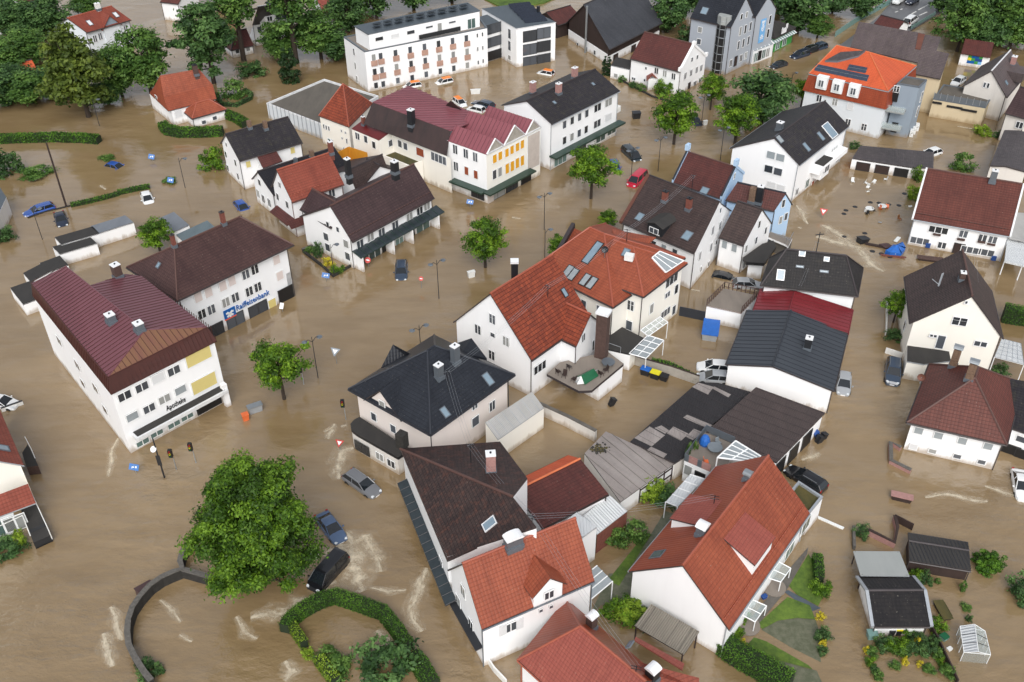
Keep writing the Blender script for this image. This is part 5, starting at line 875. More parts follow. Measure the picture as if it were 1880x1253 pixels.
cI = (E0+E1+E2)/3; ins = lambda p, d=.35: p+(flat2(cI)-flat2(p)).normalized()*d; w0, w1 = ins(E0), ins(E1); b.add_wall('l', w0, w1, [(0, 6.3), (flat2(w1-w0).length, 6.3)], 'white'); e3 = flat2(lo_[3]); b.add_wall('f', w1, e3, [(0, 6.3), (flat2(e3-w1).length, lo_[3].z-.2)], 'white'); b.add_wall('g1', e3, flat2(PK), [(0, lo_[3].z-.2), (flat2(PK-lo_[3]).length, zp-.2)], 'white'); q5 = p2((968, 878)); b.add_wall('g2', flat2(PK), flat2(q5), [(0, zp-.2), (flat2(PK-q5).length, q5.z-.2)], 'white'); b.add_wall('b', flat2(E2), w0, [(0, 6.2), (flat2(E2-w0).length, 6.2)], 'white')
b.add_wall('r', flat2(p2((968, 878))), flat2(E2), [(0, p2((968, 878)).z-.2), (flat2(p2((968, 878))-E2).length, 6.1)], 'white')
b.wins('l', 'd', 1.0, 1.5, [(1105, 1125)], 'K12'); b.wins('l', 'd', 1.0, 1.5, [(1120, 50), (1228, 225), (1335, 400)], 'K13'); b.finish(); w_ = b.walls['l']; mb = MB(); q0, q1 = b.pt('l', .8, 2.6), b.pt('l', w_['L']+2.2, 2.6); n = w_['n']; mb.slab([q0+zz*.3, q1+zz*.3, q1+n*1.05, q0+n*1.05], .16, 'canopy_glass', 'metal_dark'); cn = mb.build('canopy', b.root); mb = MB()
for i in range(16): t = i/15; p = q0.lerp(q1, t); mb.bar(p+zz*.33, p+n*1.05+zz*.03, .035, 'metal_dark')
mb.build('rib', cn); b.chim((1690, 960), .9, .8, 2.2, 'brick_pink', 'white_cap', 'K12'); b.skyl((1680, 115), .9, 1.3, 'K13', 'fascia_white'); mb = MB(); q = P3((738, 808), 7.0); mb.obox(q, Vector((.25, .4, 0)), Vector((.4, -.25, 0)), zz*.9, 'stone_wall'); mb.build('parapet_stub', b.root)
# ---- terracotta house with dormer
ze = hgt((340, 1185), (345, 985), 'Zd'); BL['dorm_ze'] = ze
b = house('house', 'white house with clay-red roof, one gabled dormer and dark street-side windows', (345, 985), (917, 738), D=(172, 683), ze=5.6, R=(240, 648), R1=(827, 420), k='Zd', roof='t_terracotta', oh=.3, cap='ridge_red', gut='lead')
b.wins('l', 'd', 1.0, 1.4, [(252, 790), (228, 840), (292, 960)], 'Zd'); b.wins('l', 's', .9, 1.4, [(262, 968), (305, 1045)], 'Zd'); b.wins('f', 'd', 1.2, 1.2, [(490, 970)], 'Zd'); b.wins('f', 's', .5, .5, [(643, 887), (695, 867)], 'Zd'); w_ = b.walls['f']
for p in ((450, 985), (535, 952)): s0, z0, _ = b.hit_wall('f', p, 'Zd'); mb = MB(); mb.obox(b.pt('f', s0, z0, .08), w_['u']*.35, w_['n']*.04, zz*.65, 'fascia_white'); mb.build('shutter', b.root)
s0, z0, _ = b.hit_wall('f', (672, 800), 'Zd'); c_ = b.pt('f', s0, z0+.3, .3); u, n = w_['u'], w_['n']; hw = 1.4; ap = c_+zz*2.3; bk = -n*3.5; mb = MB()
lo, e_ = -zz*1.4, zz*.85; mb.face([c_-u*hw+lo, c_+u*hw+lo, c_+u*hw+e_, ap-zz*.1, c_-u*hw+e_], 'white'); mb.face([c_-u*hw+lo+bk, c_-u*hw+lo, c_-u*hw+e_, c_-u*hw+e_+bk], 'white'); mb.face([c_+u*hw+lo, c_+u*hw+lo+bk, c_+u*hw+e_+bk, c_+u*hw+e_], 'white')
dm = mb.build('dormer', b.root); mb = MB(); 
for sg in (-1, 1): mb.slab([c_+u*sg*(hw+.3)+n*.3+zz*.6, ap+n*.3, ap+bk, c_+u*sg*(hw+.3)+bk+zz*.6], .12, 't_terracotta', 'gutter')
mb.build('dormer_roof', dm); put_win(b.root, 'd', 1.0, 1.0, c_+n*.13, math.atan2(u.y, u.x)); b.finish(); b.chim((505, 560), 1.5, .8, 1.0, 'zinc', 'white_cap', 'Zd', 'hood')
w2 = b.walls['l']; mb = MB(); q0, q1 = b.pt('l', w2['L']*.12, 2.5), b.pt('l', w2['L']-.1, 2.5); mb.slab([q0+zz*.1, q1+zz*.1, q1+w2['n']*.7, q0+w2['n']*.7], .12, 'metal_dark', 'gutter'); mb.build('canopy', b.root)
a, c = P3((430, 512), 8.6, 'Zd'), P3((590, 500), 8.6, 'Zd'); mb = MB(); ap = P3((492, 418), 10.2, 'Zd'); mb.slab([a, P3((465, 548), 8.3, 'Zd'), P3((540, 520), 8.6, 'Zd'), ap], .15, 't_terracotta'); mb.slab([ap, P3((540, 520), 8.6, 'Zd'), c], .15, 't_terracotta'); mb.build('rear_gable', b.root)
# ---- dark red house with orange ridge, tin lean-to, modern box
b = house('house', 'dark-red tiled back house with bright orange rear slope', (652, 472), (988, 297), ze=4.6, R=(505, 312), R1=(853, 87), k='Zd', W=6.6, roof='t_maroon', oh=.3, cap='ridge_orange', gut='wood_dark', wall='white'); q = b.last; b.finish()
mb = MB(); n = nrm([q['C'], q['D'], q['P0']]); mb.slab([p+n*.03 for p in (q['C'], q['D'], q['P0'], q['P1'])], .04, 't_orange'); mb.build('rear_slope', b.root)
P = [P3(p, z, 'Zd') for p, z in (((858, 408), 3.6), ((990, 300), 3.6), ((1083, 383), 2.8), ((930, 502), 2.8))]; b = Bld('lean_to', 'white sheet-metal lean-to on a brown timber wall behind the dark-red roof', 'lean-to', (P[2]+P[3])/2); mb = MB(); mb.slab(P, .1, 's_white', 'gutter_light'); mb.build('roof', b.root); mb = MB(); rib_lines(mb, P[::-1], nrm(P[:3]), .8, 'gutter_light'); mb.build('rib', b.root); b.add_wall('f', P[3], P[2], [(0, 2.7), (flat2(P[3]-P[2]).length, 2.7)], 'brick_red'); b.finish()
b = box_bld('extension', 'narrow white flat-roofed extension between clay-red and tin roofs', (857, 515), (928, 463), (826, 390), 4.6, cat='extension', k='Zd', wall='white', roof='s_white', trim='gutter_light'); b.finish()
P = [P3(p, z, 'Zd') for p, z in (((905, 680), 3.0), ((900, 830), 2.5), ((1008, 740), 2.5), ((930, 660), 3.0))]; b = Bld('glass_canopy', 'small glass canopy on the right end of the clay-red roofed house', 'canopy', (P[1]+P[2])/2); mb = MB(); mb.slab(P, .06, 'pane_curtain', 'frame_white'); mb.build('glazing', b.root); mb = MB()
for t in (0, .33, .66, 1): mb.bar(P[0].lerp(P[1], t), P[3].lerp(P[2], t), .06, 'frame_white')
for p in (P[1], P[2]): mb.bar(p, Vector((p.x, p.y, -1)), .06, 'frame_white')
mb.build('frame', b.root)
# ---- clay-orange hipped roof at the bottom edge
b = house('house', 'clay-orange hipped roof house cut by the bottom edge of the view', (42, 1092), (760, 1750), D=(388, 660), ze=3.4, R=(490, 850), k='K23', roof='t_pink', hip=(1, 0), wall='white', oh=.3, cap='ridge_red', gut='ridge_red', og=.2); BL['bot'] = b.last; q = b.last
b.finish(); b.chim((570, 860), .7, .7, 1.4, 'brick_brown', 'white_cap', 'K23', 'hood'); b.chim((1005, 1230), .9, .8, 1.2, 'metal_dark', 'white_cap', 'K23', 'hood'); b.skyl((850, 985), .6, .4, 'K23')
mb = MB(); n = nrm([q['D'], q['A'], q['P0']]); mb.slab([p+n*.03 for p in (q['D'], q['A'], q['P0'])], .03, 't_orange_dk'); n = nrm([q['C'], q['D'], q['P0']]); mb.slab([p+n*.03 for p in (q['C'], q['D'], q['P0'], q['P1'])], .03, 't_orange_dk'); mb.build('rear_slope', b.root)
P = [P3(p, z, 'K23') for p, z in (((890, 1160), 6.4), ((905, 1105), 6.2), ((1345, 1222), 4.2), ((1345, 1300), 3.4), ((930, 1330), 4.5))]; mb = MB(); mb.slab(P, .2, 't_red'); mb.build('side_roof', b.root); P = [P3(p, z, 'K23') for p, z in (((890, 925), 3.6), ((1240, 1118), 3.6), ((1225, 1165), 3.9), ((880, 950), 3.9))]; mb = MB(); mb.slab(P, .15, 't_pink'); mb.build('eave_strip', b.root)
# ---- white gabled house with the broad orange roof
b = house('house', 'white house with very broad clay-orange roof, blank gable and two shed dormers', (777, 912), (1302, 150), D=(122, 530), ze=4.2, R=(474, 491), k='Ze', roof='t_terracotta', oh=.35, og=.15, cap='ridge_red', gut='gutter_light', snow=True, R1=(1033, -226)); q = b.last; BL['big'] = q
b.wins('f', 'g', 2.0, 1.6, [(1265, 225), (1165, 395)], 'Ze'); b.finish(); b.chim((597, 285), 1.0, .8, .9, 'zinc', 'white_cap', 'Ze', 'hood'); b.chim((1690, 1020), .7, .6, .6, 'zinc', 'metal', 'K22', 'hood'); b.skyl((310, 422), 1.0, 1.4, 'Ze', pane='pane_green')
mb = MB(); n = nrm([q['C'], q['D'], q['P0']]); mb.slab([p+n*.03 for p in (q['C'], q['D'], q['P0'], q['P1'])], .03, 't_orange_dk'); mb.build('rear_slope', b.root)
def shed_dormer(b, pts, lift, k, roof, wallm):
    """pts: ridge-side pair then outer pair of the dormer roof, photo corners; roof plane is flatter than the main slope"""
    H = [b.roof_hit(p, k) for p in pts]; pl = H[0][1]; a, c = H[0][0], H[1][0]; T = []
    for p, l_ in zip(pts[2:], (lift, lift)): q_ = on_plane(p, pl['o']+zz*l_, pl['n'], k); T.append(q_)
    mb = MB(); po = [a+zz*.06, c+zz*.06, T[0], T[1]]; mb.slab(po, .15, roof, 'gutter'); o = mb.build('dormer_roof', b.root); mb = MB(); d0, d1 = T[0]-zz*lift, T[1]-zz*lift; cc = (a+c+T[0]+T[1])/4; f = lambda p: p+(flat2(cc)-flat2(p)).normalized()*.25
    for s_, t_, m_ in ((f(T[0]), f(T[1]), 0), (f(T[0]), f(c), 1), (f(T[1]), f(a), 1)):
        zb_ = lambda p: plane_z((pl['o'], pl['n']), p.x, p.y)-.1
        mb.face([Vector((s_.x, s_.y, zb_(s_))), Vector((t_.x, t_.y, zb_(t_))), Vector((t_.x, t_.y, t_.z-.1)), Vector((s_.x, s_.y, s_.z-.1))], wallm)
    mb.build('dormer_wall', o)
shed_dormer(b, [(740, 320), (880, 145), (1080, 305), (945, 492)], 1.7, 'Ze', 't_pink', 'white'); shed_dormer(b, [(600, 240), (730, 70), (520, 25), (388, 185)], 1.5, 'Ze', 't_pink', 'white')
for i, pts in enumerate(([(1035, 575), (1112, 600), (1178, 510), (1095, 465)], [(862, 815), (945, 860), (1020, 755), (915, 710)])):
    P = [P3(p, z, 'Ze') for p, z in zip(pts, (1.7, 1.4, 1.4, 1.7))]; t = Bld('porch_roof', ['small glass porch roof with blue things under it, upper one', 'small glass porch roof nearest the hedge'][i]+' on the broad orange-roofed house', 'porch roof', P[1]); mb = MB(); mb.slab(P, .04, 'clear_glass'); mb.build('glazing', t.root); mb = MB()
    for j in range(4): mb.bar(P[j], P[(j+1) % 4], .05, 'frame_white')
    mb.bar(P[0].lerp(P[3], .5), P[1].lerp(P[2], .5), .04, 'frame_white'); mb.build('frame', t.root)
    for p in (P[1], P[2]): mb = MB(); mb.bar(p, Vector((p.x, p.y, -.6)), .05, 'frame_white'); mb.build('post', t.root)
a, c, d = P3((1300, 145), 3.4, 'Ze'), P3((1385, 45), 3.4, 'Ze'), P3((1260, -40), 3.4, 'Ze'); b = box_bld('flat_extension', 'low flat-roofed white extension at the far end of the broad orange roof', (1300, 150), (1388, 42), (1230, -60), 3.2, cat='extension', k='Ze', wall='white', roof='s_mossdeck', par=.3, trim='gutter_light'); b.finish()

# ---- hall, red roof and black hip in the middle right
b = house('hall', 'white hall with dark slate-blue standing-seam roof beside the flooded lane', (1531, 718), (1557, 611), D=(1333, 669), cat='hall', ze=3.5, R=(1424, 670), R1=(1447, 573), roof='s_navy', wall='white', oh=.25, og=.2, cap='ridge_navy'); BL['hall'] = b.last
b.finish(); b.ribs(['f', 'b'], .8, 'ridge_navy'); b.chim((1482, 640), .8, .8, 1.5, 'metal_dark', 'white_cap')
b = house('workshop', 'low workshop with glossy red metal roof between black hipped roof and slate-blue hall', (1557, 612), (1566, 568), D=(1383, 571), cat='workshop', ze=3.7, R=(1451, 573), R1=(1457, 537), roof='s_redbright', wall='white', oh=.1, og=.05, cap='s_redbright', gut='s_redbright') ; b.finish(); b.ribs(['f', 'b'], .75, 's_maroonmetal')
b = house('house', 'white house with mossy black hipped roof and solar hatch above the red metal roof', (-12, 838), (683, 917), C=(722, 713), k='K31', ze=4.9, R=(172, 572), R1=(600, 632), hip=(1, 1), roof='t_blackmoss', oh=.4, cap='ridge_dark', wall='white_b')
q = b.last; P = [P3(p, z, 'K31') for p, z in (((-5, 805), 5.0), ((165, 640), 7.2), ((250, 852), 5.0))]; mb = MB(); mb.slab(P, .15, 't_blackmoss'); mb.build('front_hip', b.root); b.finish(); b.skyl((285, 610), .7, .7, 'K31', 'frame_white'); b.skyl((130, 765), .9, 1.3, 'K31', 'frame_white'); b.skyl((460, 652), .6, .5, 'K31', 'frame_white'); b.skyl((268, 705), .9, .25, 'K31'); b.skyl((442, 740), 1.0, .25, 'K31')
P = b.roof_hit((385, 600), 'K31')[0]; mb = MB(); mb.bar(P, P+zz*2.6, .05, 'metal_dark'); mb.obox(P+zz*2.3, Vector((.5, .1, 0)), Vector((0, .04, 0)), zz*.04, 'metal_dark'); mb.build('service_mast', b.root)
# roof terrace box and curved carport by the plum wing
b = box_bld('garage', 'white flat garage with wooden railed sun deck beside the silver hatchback', (1400, 985), (1650, 1038), (1770, 912), 2.5, k='K21', wall='white', roof='s_paving', trim='wood'); mb = MB(); qs = b.planes[0]['poly']; 
for i in (1, 2, 3):
    p, q = qs[i], qs[(i+1) % 4]; n_ = 8
    for j in range(n_+1): c = p.lerp(q, j/n_); mb.obox(c+zz*.5, Vector((.05, 0, 0)), Vector((0, .05, 0)), zz*.5, 'brick_brown')
    mb.bar(p+zz*1.0, q+zz*1.0, .05, 'brick_brown', n=4); mb.bar(p+zz*.3, q+zz*.3, .04, 'brick_brown', n=4)
mb.build('railing', b.root); b.finish()
P = [P3(p, 2.9, 'K21') for p in ((1660, 640), (1685, 672), (1815, 680), (1900, 560), (1880, 515), (1800, 540))]; b = Bld('carport', 'rounded black carport roof behind the silver hatchback', 'carport', P[2]); mb = MB(); mb.slab(P, .45, 's_blackfelt', 'black'); mb.build('roof', b.root); b.add_wall('f', P[1]+Vector((.5, .6, 0)), P[2]+Vector((0, .6, 0)), [(0, 2.5), (flat2(P[1]-P[2]).length-.5, 2.5)], 'white'); b.finish()
P = [P3(p, 2.3, 'K31') for p in ((10, 480), (165, 545), (185, 560), (215, 500), (60, 455))]; b = Bld('balcony', 'white rounded balcony slab at the foot of the light blue gable', 'balcony', P[1]); mb = MB(); mb.slab(P, .3, 's_paving', 'white'); mb.build('slab', b.root); mb = MB()
for i in range(3): mb.bar(P[i]+zz*1.0, P[i+1]+zz*1.0, .04, 'metal', n=4); mb.bar(P[i], P[i]+zz, .04, 'metal', n=4)
mb.build('railing', b.root); mb = MB(); mb.prism([(p.x+(P[3].x-p.x)*.2, p.y+(P[3].y-p.y)*.2) for p in P], -1, 2.0, 'concrete_dark'); mb.build('base', b.root)
# ---- flat roofs in the middle
b = Bld('flat_roof_store', 'long low store with patchwork roof of black and pale corrugated sheets', 'store', P3((1260, 780), 0)); zf = 2.7; P = [P3(p, zf, 'K22') for p in ((850, 748), (1172, 902), (1245, 855), (1400, 655), (1745, 398), (1480, 325), (1335, 322))]; mb = MB(); mb.slab(P, .2, 's_blackfibre', 'gutter'); ro = mb.build('roof', b.root)
for pts in ([(1295, 355), (1340, 325), (1450, 355), (1410, 410)], [(1440, 365), (1455, 352), (1575, 410), (1555, 430)], [(1230, 575), (1260, 555), (1440, 630), (1410, 655)], [(880, 722), (990, 640), (1100, 702), (1005, 782)], [(1112, 688), (1160, 640), (1270, 692), (1215, 742)], [(1252, 712), (1308, 656), (1375, 682), (1300, 738)], [(972, 808), (1000, 785), (1115, 838), (1090, 866)], [(1025, 650), (1075, 632), (1130, 668), (1102, 692)]):
    mb = MB(); mb.slab([P3(p, zf+.03, 'K22') for p in pts], .025, 's_fibre'); mb.build('pale_sheet', ro)
mb = MB(); u_ = (P[3]-P[0]).normalized(); v_ = (P[0]-P[6]).normalized()
c_ = [P[0]+(P[i]-P[0]) for i in range(7)]; mb.prism([(p.x, p.y) for p in [sum(P, Vector((0, 0, 0)))/7+(q-sum(P, Vector((0, 0, 0)))/7)*.96 for q in P]], -1, zf-.15, 'old_white'); mb.build('wall', b.root); ln = MB(); rib_lines(ln, P, Vector((0, 0, 1)), 1.15, 'ridge_dark', .03, u=Vector((v_.x, v_.y, 0))); ln.build('sheet_joint', ro)
b = Bld('flat_roof_store', 'flat store with dark brown sheet roof in front of the white hall gable', 'store', P3((1410, 780), 0)); zf2 = 3.1; P = [P3(p, zf2) for p in ((1297, 793), (1346, 800), (1345, 818), (1426, 849), (1515, 758), (1388, 711))]; mb = MB(); mb.slab(P, .2, 's_brownfibre', 'gutter'); ro = mb.build('roof', b.root); ln = MB(); e_ = (P[4]-P[5]); rib_lines(ln, P, Vector((0, 0, 1)), 1.2, 'ridge_dark', .03, u=Vector((-e_.y, e_.x, 0)).normalized()); ln.build('sheet_joint', ro)
b.add_wall('r', P[3]+Vector((-.2, .2, 0)), P[4]+Vector((-.3, 0, 0)), [(0, 2.95), (flat2(P[3]-P[4]).length, 2.95)], 'white'); L_ = b.walls['r']['L']
for s_ in (.16, .44, .72): b.win_at('r', 'k', L_*.2, 2.2, L_*s_, 1.0)
b.add_wall('l', P[0], P[3], [(0, 2.9), (flat2(P[3]-P[0]).length, 2.9)], 'white'); b.add_wall('bk', P[4]+Vector((-.3, 0, 0)), P[5], [(0, 2.9), (flat2(P[4]-P[5]).length, 2.9)], 'white'); b.finish()
b = Bld('flat_roof_store', 'weathered store with pale grey corrugated roof and dark moss patch', 'store', P3((1160, 870), 0)); P = [P3(p, z, 'K22') for p, z in (((522, 832), 2.9), ((780, 1182), 2.2), ((1172, 906), 2.2), ((675, 675), 2.9))]; mb = MB(); mb.slab(P, .15, 's_fibre', 'concrete_dark'); ro = mb.build('roof', b.root); ln = MB(); rib_lines(ln, P, nrm(P[:3]), 1.1, 'concrete_dark', .03, u=(P[2]-P[1]).normalized()); ln.build('sheet_joint', ro)
b.add_wall('f', P[1], P[2], [(0, 2.1), (flat2(P[1]-P[2]).length, 2.1)], 'white'); b.add_wall('l', P[0], P[1], [(0, 2.7), (flat2(P[0]-P[1]).length, 2.1)], 'old_white'); b.finish(); mb = MB(); w_ = b.walls['f']
for i in range(5): s_ = w_['L']*(.35+.6*i/4); mb.obox(b.pt('f', s_, 1.1, .04), w_['u']*.06, w_['n']*.04, zz*1.0, 'wood_dark')
mb.obox(b.pt('f', w_['L']*.65, 1.9, .04), w_['u']*w_['L']*.3, w_['n']*.05, zz*.07, 'wood_dark'); mb.obox(b.pt('f', w_['L']*.65, .9, .045), w_['u']*w_['L']*.3, w_['n']*.05, zz*.06, 'wood_dark'); mb.build('timber_frame', b.root)
rr = random.Random(3); mb = MB(); n_ = nrm(P[:3])
for i in range(70):
    c = on_plane((610+rr.gauss(0, 28)+20, 805+rr.gauss(0, 16)), P[0], n_, 'K22'); a_ = rr.uniform(0, 6); r_ = rr.uniform(.06, .2); mb.face([c+n_*.02+Vector((math.cos(a_+t)*r_*rr.uniform(.6, 1.5), math.sin(a_+t)*r_*rr.uniform(.6, 1.5), 0)) for t in (0, 1.2, 2.5, 3.8, 5)], rr.choice(['s_mossdeck', 's_blackfelt']))
mo = mb.build('moss', ro); mo['kind'] = 'stuff'
# roof terrace with furniture, pergola
b = Bld('terrace_building', 'small white building with fenced roof terrace and glass-roofed pergola', 'building', P3((1310, 840), 0)); zt3 = 2.9; P = [P3(p, zt3, 'Zf') for p in ((975, 365), (1235, 480), (1420, 420), (1480, 200), (1190, 75))]; mb = MB(); mb.slab(P, .25, 's_paving', 'white'); mb.build('roof_deck', b.root); b.add_wall('f', P[0], P[1], [(0, 2.7), (flat2(P[0]-P[1]).length, 2.7)], 'white'); b.wins('f', 's', 1.0, 1.4, [(1015, 460)], 'Zf'); b.wins('f', 'k', 1.2, .9, [(1135, 515)], 'Zf'); b.add_wall('l', P[4], P[0], [(0, 2.7), (flat2(P[0]-P[4]).length, 2.7)], 'white'); b.finish()
for i, m_ in ((0, 'brick_pink'), (4, 'zinc'), (3, 'zinc')):
    p, q = P[i], P[(i+1) % 5]; mb = MB(); n_ = flat2(q-p).cross(zz).normalized(); N = 6
    for j in range(N): a_, c_ = p.lerp(q, j/N), p.lerp(q, (j+1)/N); mb.slab([a_+zz*1.0, c_+zz*1.0, c_+n_*.05+zz*1.0, a_+n_*.05+zz*1.0], .95, m_ if (j+i) % 3 else 'zinc')
    mb.build('railing_screen', b.root)
pg = [P3(p, z, 'Zf') for p, z in (((1310, 335), 5.2), ((1320, 430), 4.6), ((1600, 370), 5.0), ((1752, 322), 5.2), ((1495, 165), 5.6))]; mb = MB(); mb.slab([pg[0], pg[3], pg[4]], .06, 'pane_curtain', 'frame_white'); mb.slab([pg[0], pg[2], pg[3]], .06, 'pane_curtain', 'frame_white'); go = mb.build('pergola_glass', b.root); mb = MB()
for t in (0, .25, .5, .75, 1): mb.bar(pg[0].lerp(pg[4], t)+zz*.05, pg[2].lerp(pg[3], t)+zz*.05, .06, 'frame_white')
for p, q in ((pg[0], pg[4]), (pg[4], pg[3]), (pg[0], pg[2]), (pg[0].lerp(pg[2], .5), pg[4].lerp(pg[3], .5))): mb.bar(p, q, .08, 'frame_white')
for p in (pg[0], pg[2], pg[4]): mb.bar(p, Vector((p.x, p.y, zt3)), .07, 'frame_white')
mb.build('pergola_frame', b.root)
P = [P3(p, z, 'Zf') for p, z in (((785, 785), 2.3), ((905, 832), 2.3), ((1178, 552), 3.0), ((1032, 505), 3.0))]; b = Bld('lean_to', 'white translucent sheet roof against the rear of the broad orange roof', 'lean-to', P[1]); mb = MB(); mb.slab(P, .08, 's_white', 'frame_white'); ro = mb.build('roof', b.root); mb = MB()
for t in (.0, .27, .5, .75, 1): mb.bar(P[0].lerp(P[3], t)+zz*.03, P[1].lerp(P[2], t)+zz*.03, .05, 'frame_white')
mb.build('bar', ro)
for p in (P[0], P[1]): mb = MB(); mb.bar(p, Vector((p.x, p.y, -1)), .06, 'frame_white'); mb.build('post', b.root)
P = [P3(p, z, 'K23') for p, z in (((880, 848), 1.9), ((1235, 1057), 1.9), ((1347, 888), 2.4), ((1000, 690), 2.4))]; b = Bld('carport', 'weathered grey sheet roof of an open carport before the blank white gable', 'carport', P[1]); mb = MB(); mb.slab(P, .12, 's_timberfibre', 'wood_dark'); ro = mb.build('roof', b.root); mb = MB(); rib_lines(mb, P, nrm(P[:3]), 1.25, 'concrete_dark', .03); mb.build('sheet_joint', ro)
for p in P: mb = MB(); q = p+(sum(P, Vector((0, 0, 0)))/4-p)*.06; mb.bar(q, Vector((q.x, q.y, -1)), .07, 'wood_dark'); mb.build('post', b.root)
P = [P3(p, 2.5, 'Zc') for p in ((850, 895), (1060, 942), (1185, 815), (980, 712), (860, 770))]; b = Bld('flat_extension', 'low black-roofed extension at the foot of the cream villa', 'extension', P[1]); mb = MB(); mb.slab(P, .2, 's_blackfelt', 'black'); mb.build('roof', b.root); b.add_wall('f', P[0], P[1], [(0, 2.3), (flat2(P[0]-P[1]).length, 2.3)], 'white'); b.add_wall('r', P[1], P[2], [(0, 2.3), (flat2(P[2]-P[1]).length, 2.3)], 'cream'); b.finish(); mb = MB(); d_ = P3((882, 900), 2.5, 'Zc'); e_ = P3((980, 935), 2.5, 'Zc'); mb.tube([d_, d_+zz*.9, e_+zz*.9, e_], .03, 'gutter_light'); mb.build('handrail', b.root)
for i, (pts, zs_, lb) in enumerate((([(1052, 938), (1190, 977), (1337, 830), (1205, 787)], (2.5, 2.3, 2.3, 2.5), 'flat white-framed glass canopy jutting from the black-roofed extension'), ([(1145, 745), (1210, 795), (1370, 680), (1305, 635)], (3.6, 2.5, 2.5, 3.6), 'sloping glass conservatory roof against the cream villa'))):
    P = [P3(p, z, 'Zc') for p, z in zip(pts, zs_)]; b = Bld('glass_canopy', lb, 'canopy', P[1]); mb = MB(); mb.slab(P, .05, 'pane_curtain' if i == 0 else 'clear_glass'); mb.build('glazing', b.root); mb = MB()
    for t in (0, .25, .5, .75, 1): mb.bar(P[0].lerp(P[3], t)+zz*.03, P[1].lerp(P[2], t)+zz*.03, .05, 'frame_white')
    for j in range(4): mb.bar(P[j], P[(j+1) % 4], .06, 'frame_white')
    mb.bar(P[0].lerp(P[1], .5)+zz*.03, P[3].lerp(P[2], .5)+zz*.03, .05, 'frame_white'); mb.build('frame', b.root)
    for p in (P[1], P[2]): mb = MB(); mb.bar(p, Vector((p.x, p.y, -1)), .05, 'frame_white'); mb.build('post', b.root)
# ---- cream gabled house and red-brown hip at right
b = house('house', 'tall cream gabled house with plum roof, white door and narrow side balcony', (1730, 1220), (1645, 870), D=(1062, 1110), ze=5.8, R=(1490, 900), R1=(1455, 597), k='K31', roof='t_old', oh=.35, og=.15, wall='cream', cap='ridge_brown'); BL['cream'] = b.last
b.wins('l', 'x', 1.7, 1.2, [(1150, 285)], 'Zh'); b.wins('l', 's', 1.0, 2.0, [(950, 500)], 'Zh'); b.wins('l', 'd', 1.5, .8, [(1368, 520)], 'Zh'); b.wins('l', 's', .4, .5, [(1220, 80)], 'Zh'); b.wins('l', 'd', .9, .5, [(875, 430)], 'Zh'); b.wins('b', 's', 1, 1.3, [(580, 330)], 'Zh'); b.finish()
P = b.roof_hit((1265, 845), 'K31')[0]; mb = MB(); mb.tube([P, P+Vector((.2, .3, 1.6))], .12, 'gutter_light'); mb.tube([P+Vector((-.9, .2, .9)), P+Vector((0, 0, .2)), P+Vector((.3, .3, 1.7))], .05, 'gutter_light'); mb.build('antenna', b.root); b.chim((1430, 800), .6, .6, 1.0, 'brick_brown', 'white_cap', 'K31')
P = [P3(p, 2.6, 'Zh') for p in ((605, 540), (600, 705), (775, 735), (1060, 700), (1040, 600), (870, 575))]; b = Bld('side_roof', 'sunken mossy flat roof between cream gable and red-brown hipped roof', 'flat roof', P[1]); mb = MB(); mb.slab(P, .2, 's_blackfelt', 'gutter_light'); mb.build('roof', b.root); mb = MB(); mb.prism([(p.x, p.y) for p in P], -1, 2.45, 'cream'); mb.build('wall', b.root)
b = house('house', 'white house with red-brown hipped roof and two brick chimneys, right side', (1757, 772), (1870, 330), D=(1038, 610), ze=4.1, zr=8.4, hip=(.40, .42), k='K32', roof='t_redbrown', oh=.45, cap='ridge_brown', walls='frbl'); BL['hip'] = b.last
b.wins('l', 'c', 1.0, 1.0, [(1123, 668), (1265, 703), (1437, 742), (1622, 780)], 'K32'); b.wins('l', 's', .9, .7, [(1222, 815), (1400, 852), (1575, 893)], 'K32'); b.wins('l', 'b', .9, .9, [(1085, 783)], 'K32'); b.finish()
b.chim((1368, 205), .8, .8, 2.4, 'brick_tan', 'metal', 'K32', 'hood'); b.chim((1482, 300), .8, .8, 2.2, 'brick_tan', 'metal', 'K32', 'hood'); P = b.roof_hit((1130, 330), 'K32')[0]; mb = MB(); mb.tube([P, P+zz*.8], .05, 'metal'); mb.lathe(P+zz*.8, [(0, 0), (.35, .08), (.4, .14)], 'copper', 9, Vector((-.6, -1, .3))); mb.build('satellite_dish', b.root)
P = [P3(p, 4.2, 'K32') for p in ((1560, 225), (1712, 520), (1750, 292))]; b = Bld('flat_extension', 'wine-tinted flat sheet roof behind the red-brown hip', 'extension', P[1]); q4 = P3((1690, 260), 4.2, 'K32'); mb = MB(); mb.slab([P[0], P[1], P[2]], .2, 's_wine', 'gutter_light'); mb.build('roof', b.root); mb = MB(); mb.prism([(p.x, p.y) for p in (P[0], P[1], P[2])], -1, 4.0, 'white'); mb.build('wall', b.root)
a = [P3(p, z, 'K32') for p, z in (((1752, 640), 3.6), ((1990, 720), 3.6), ((1990, 330), 5.4), ((1740, 290), 5.4))]; b = Bld('house', 'dark-roofed neighbour cut by the right edge beside the red-brown hip', 'house', a[0]); mb = MB(); mb.slab(a, .2, 't_dark', 'gutter'); mb.build('roof', b.root); b.add_wall('f', a[0]+Vector((0, .4, 0)), a[1]+Vector((0, .4, 0)), [(0, 3.6), (flat2(a[1]-a[0]).length, 3.6)], 'white'); b.wins('f', 's', 1.1, .9, [(1860, 730)], 'K32'); b.wins('f', 'k', 1.8, 1.5, [(1785, 810)], 'K32'); b.wins('f', 'k', 2.5, 1.8, [(1900, 860)], 'K32'); b.finish()
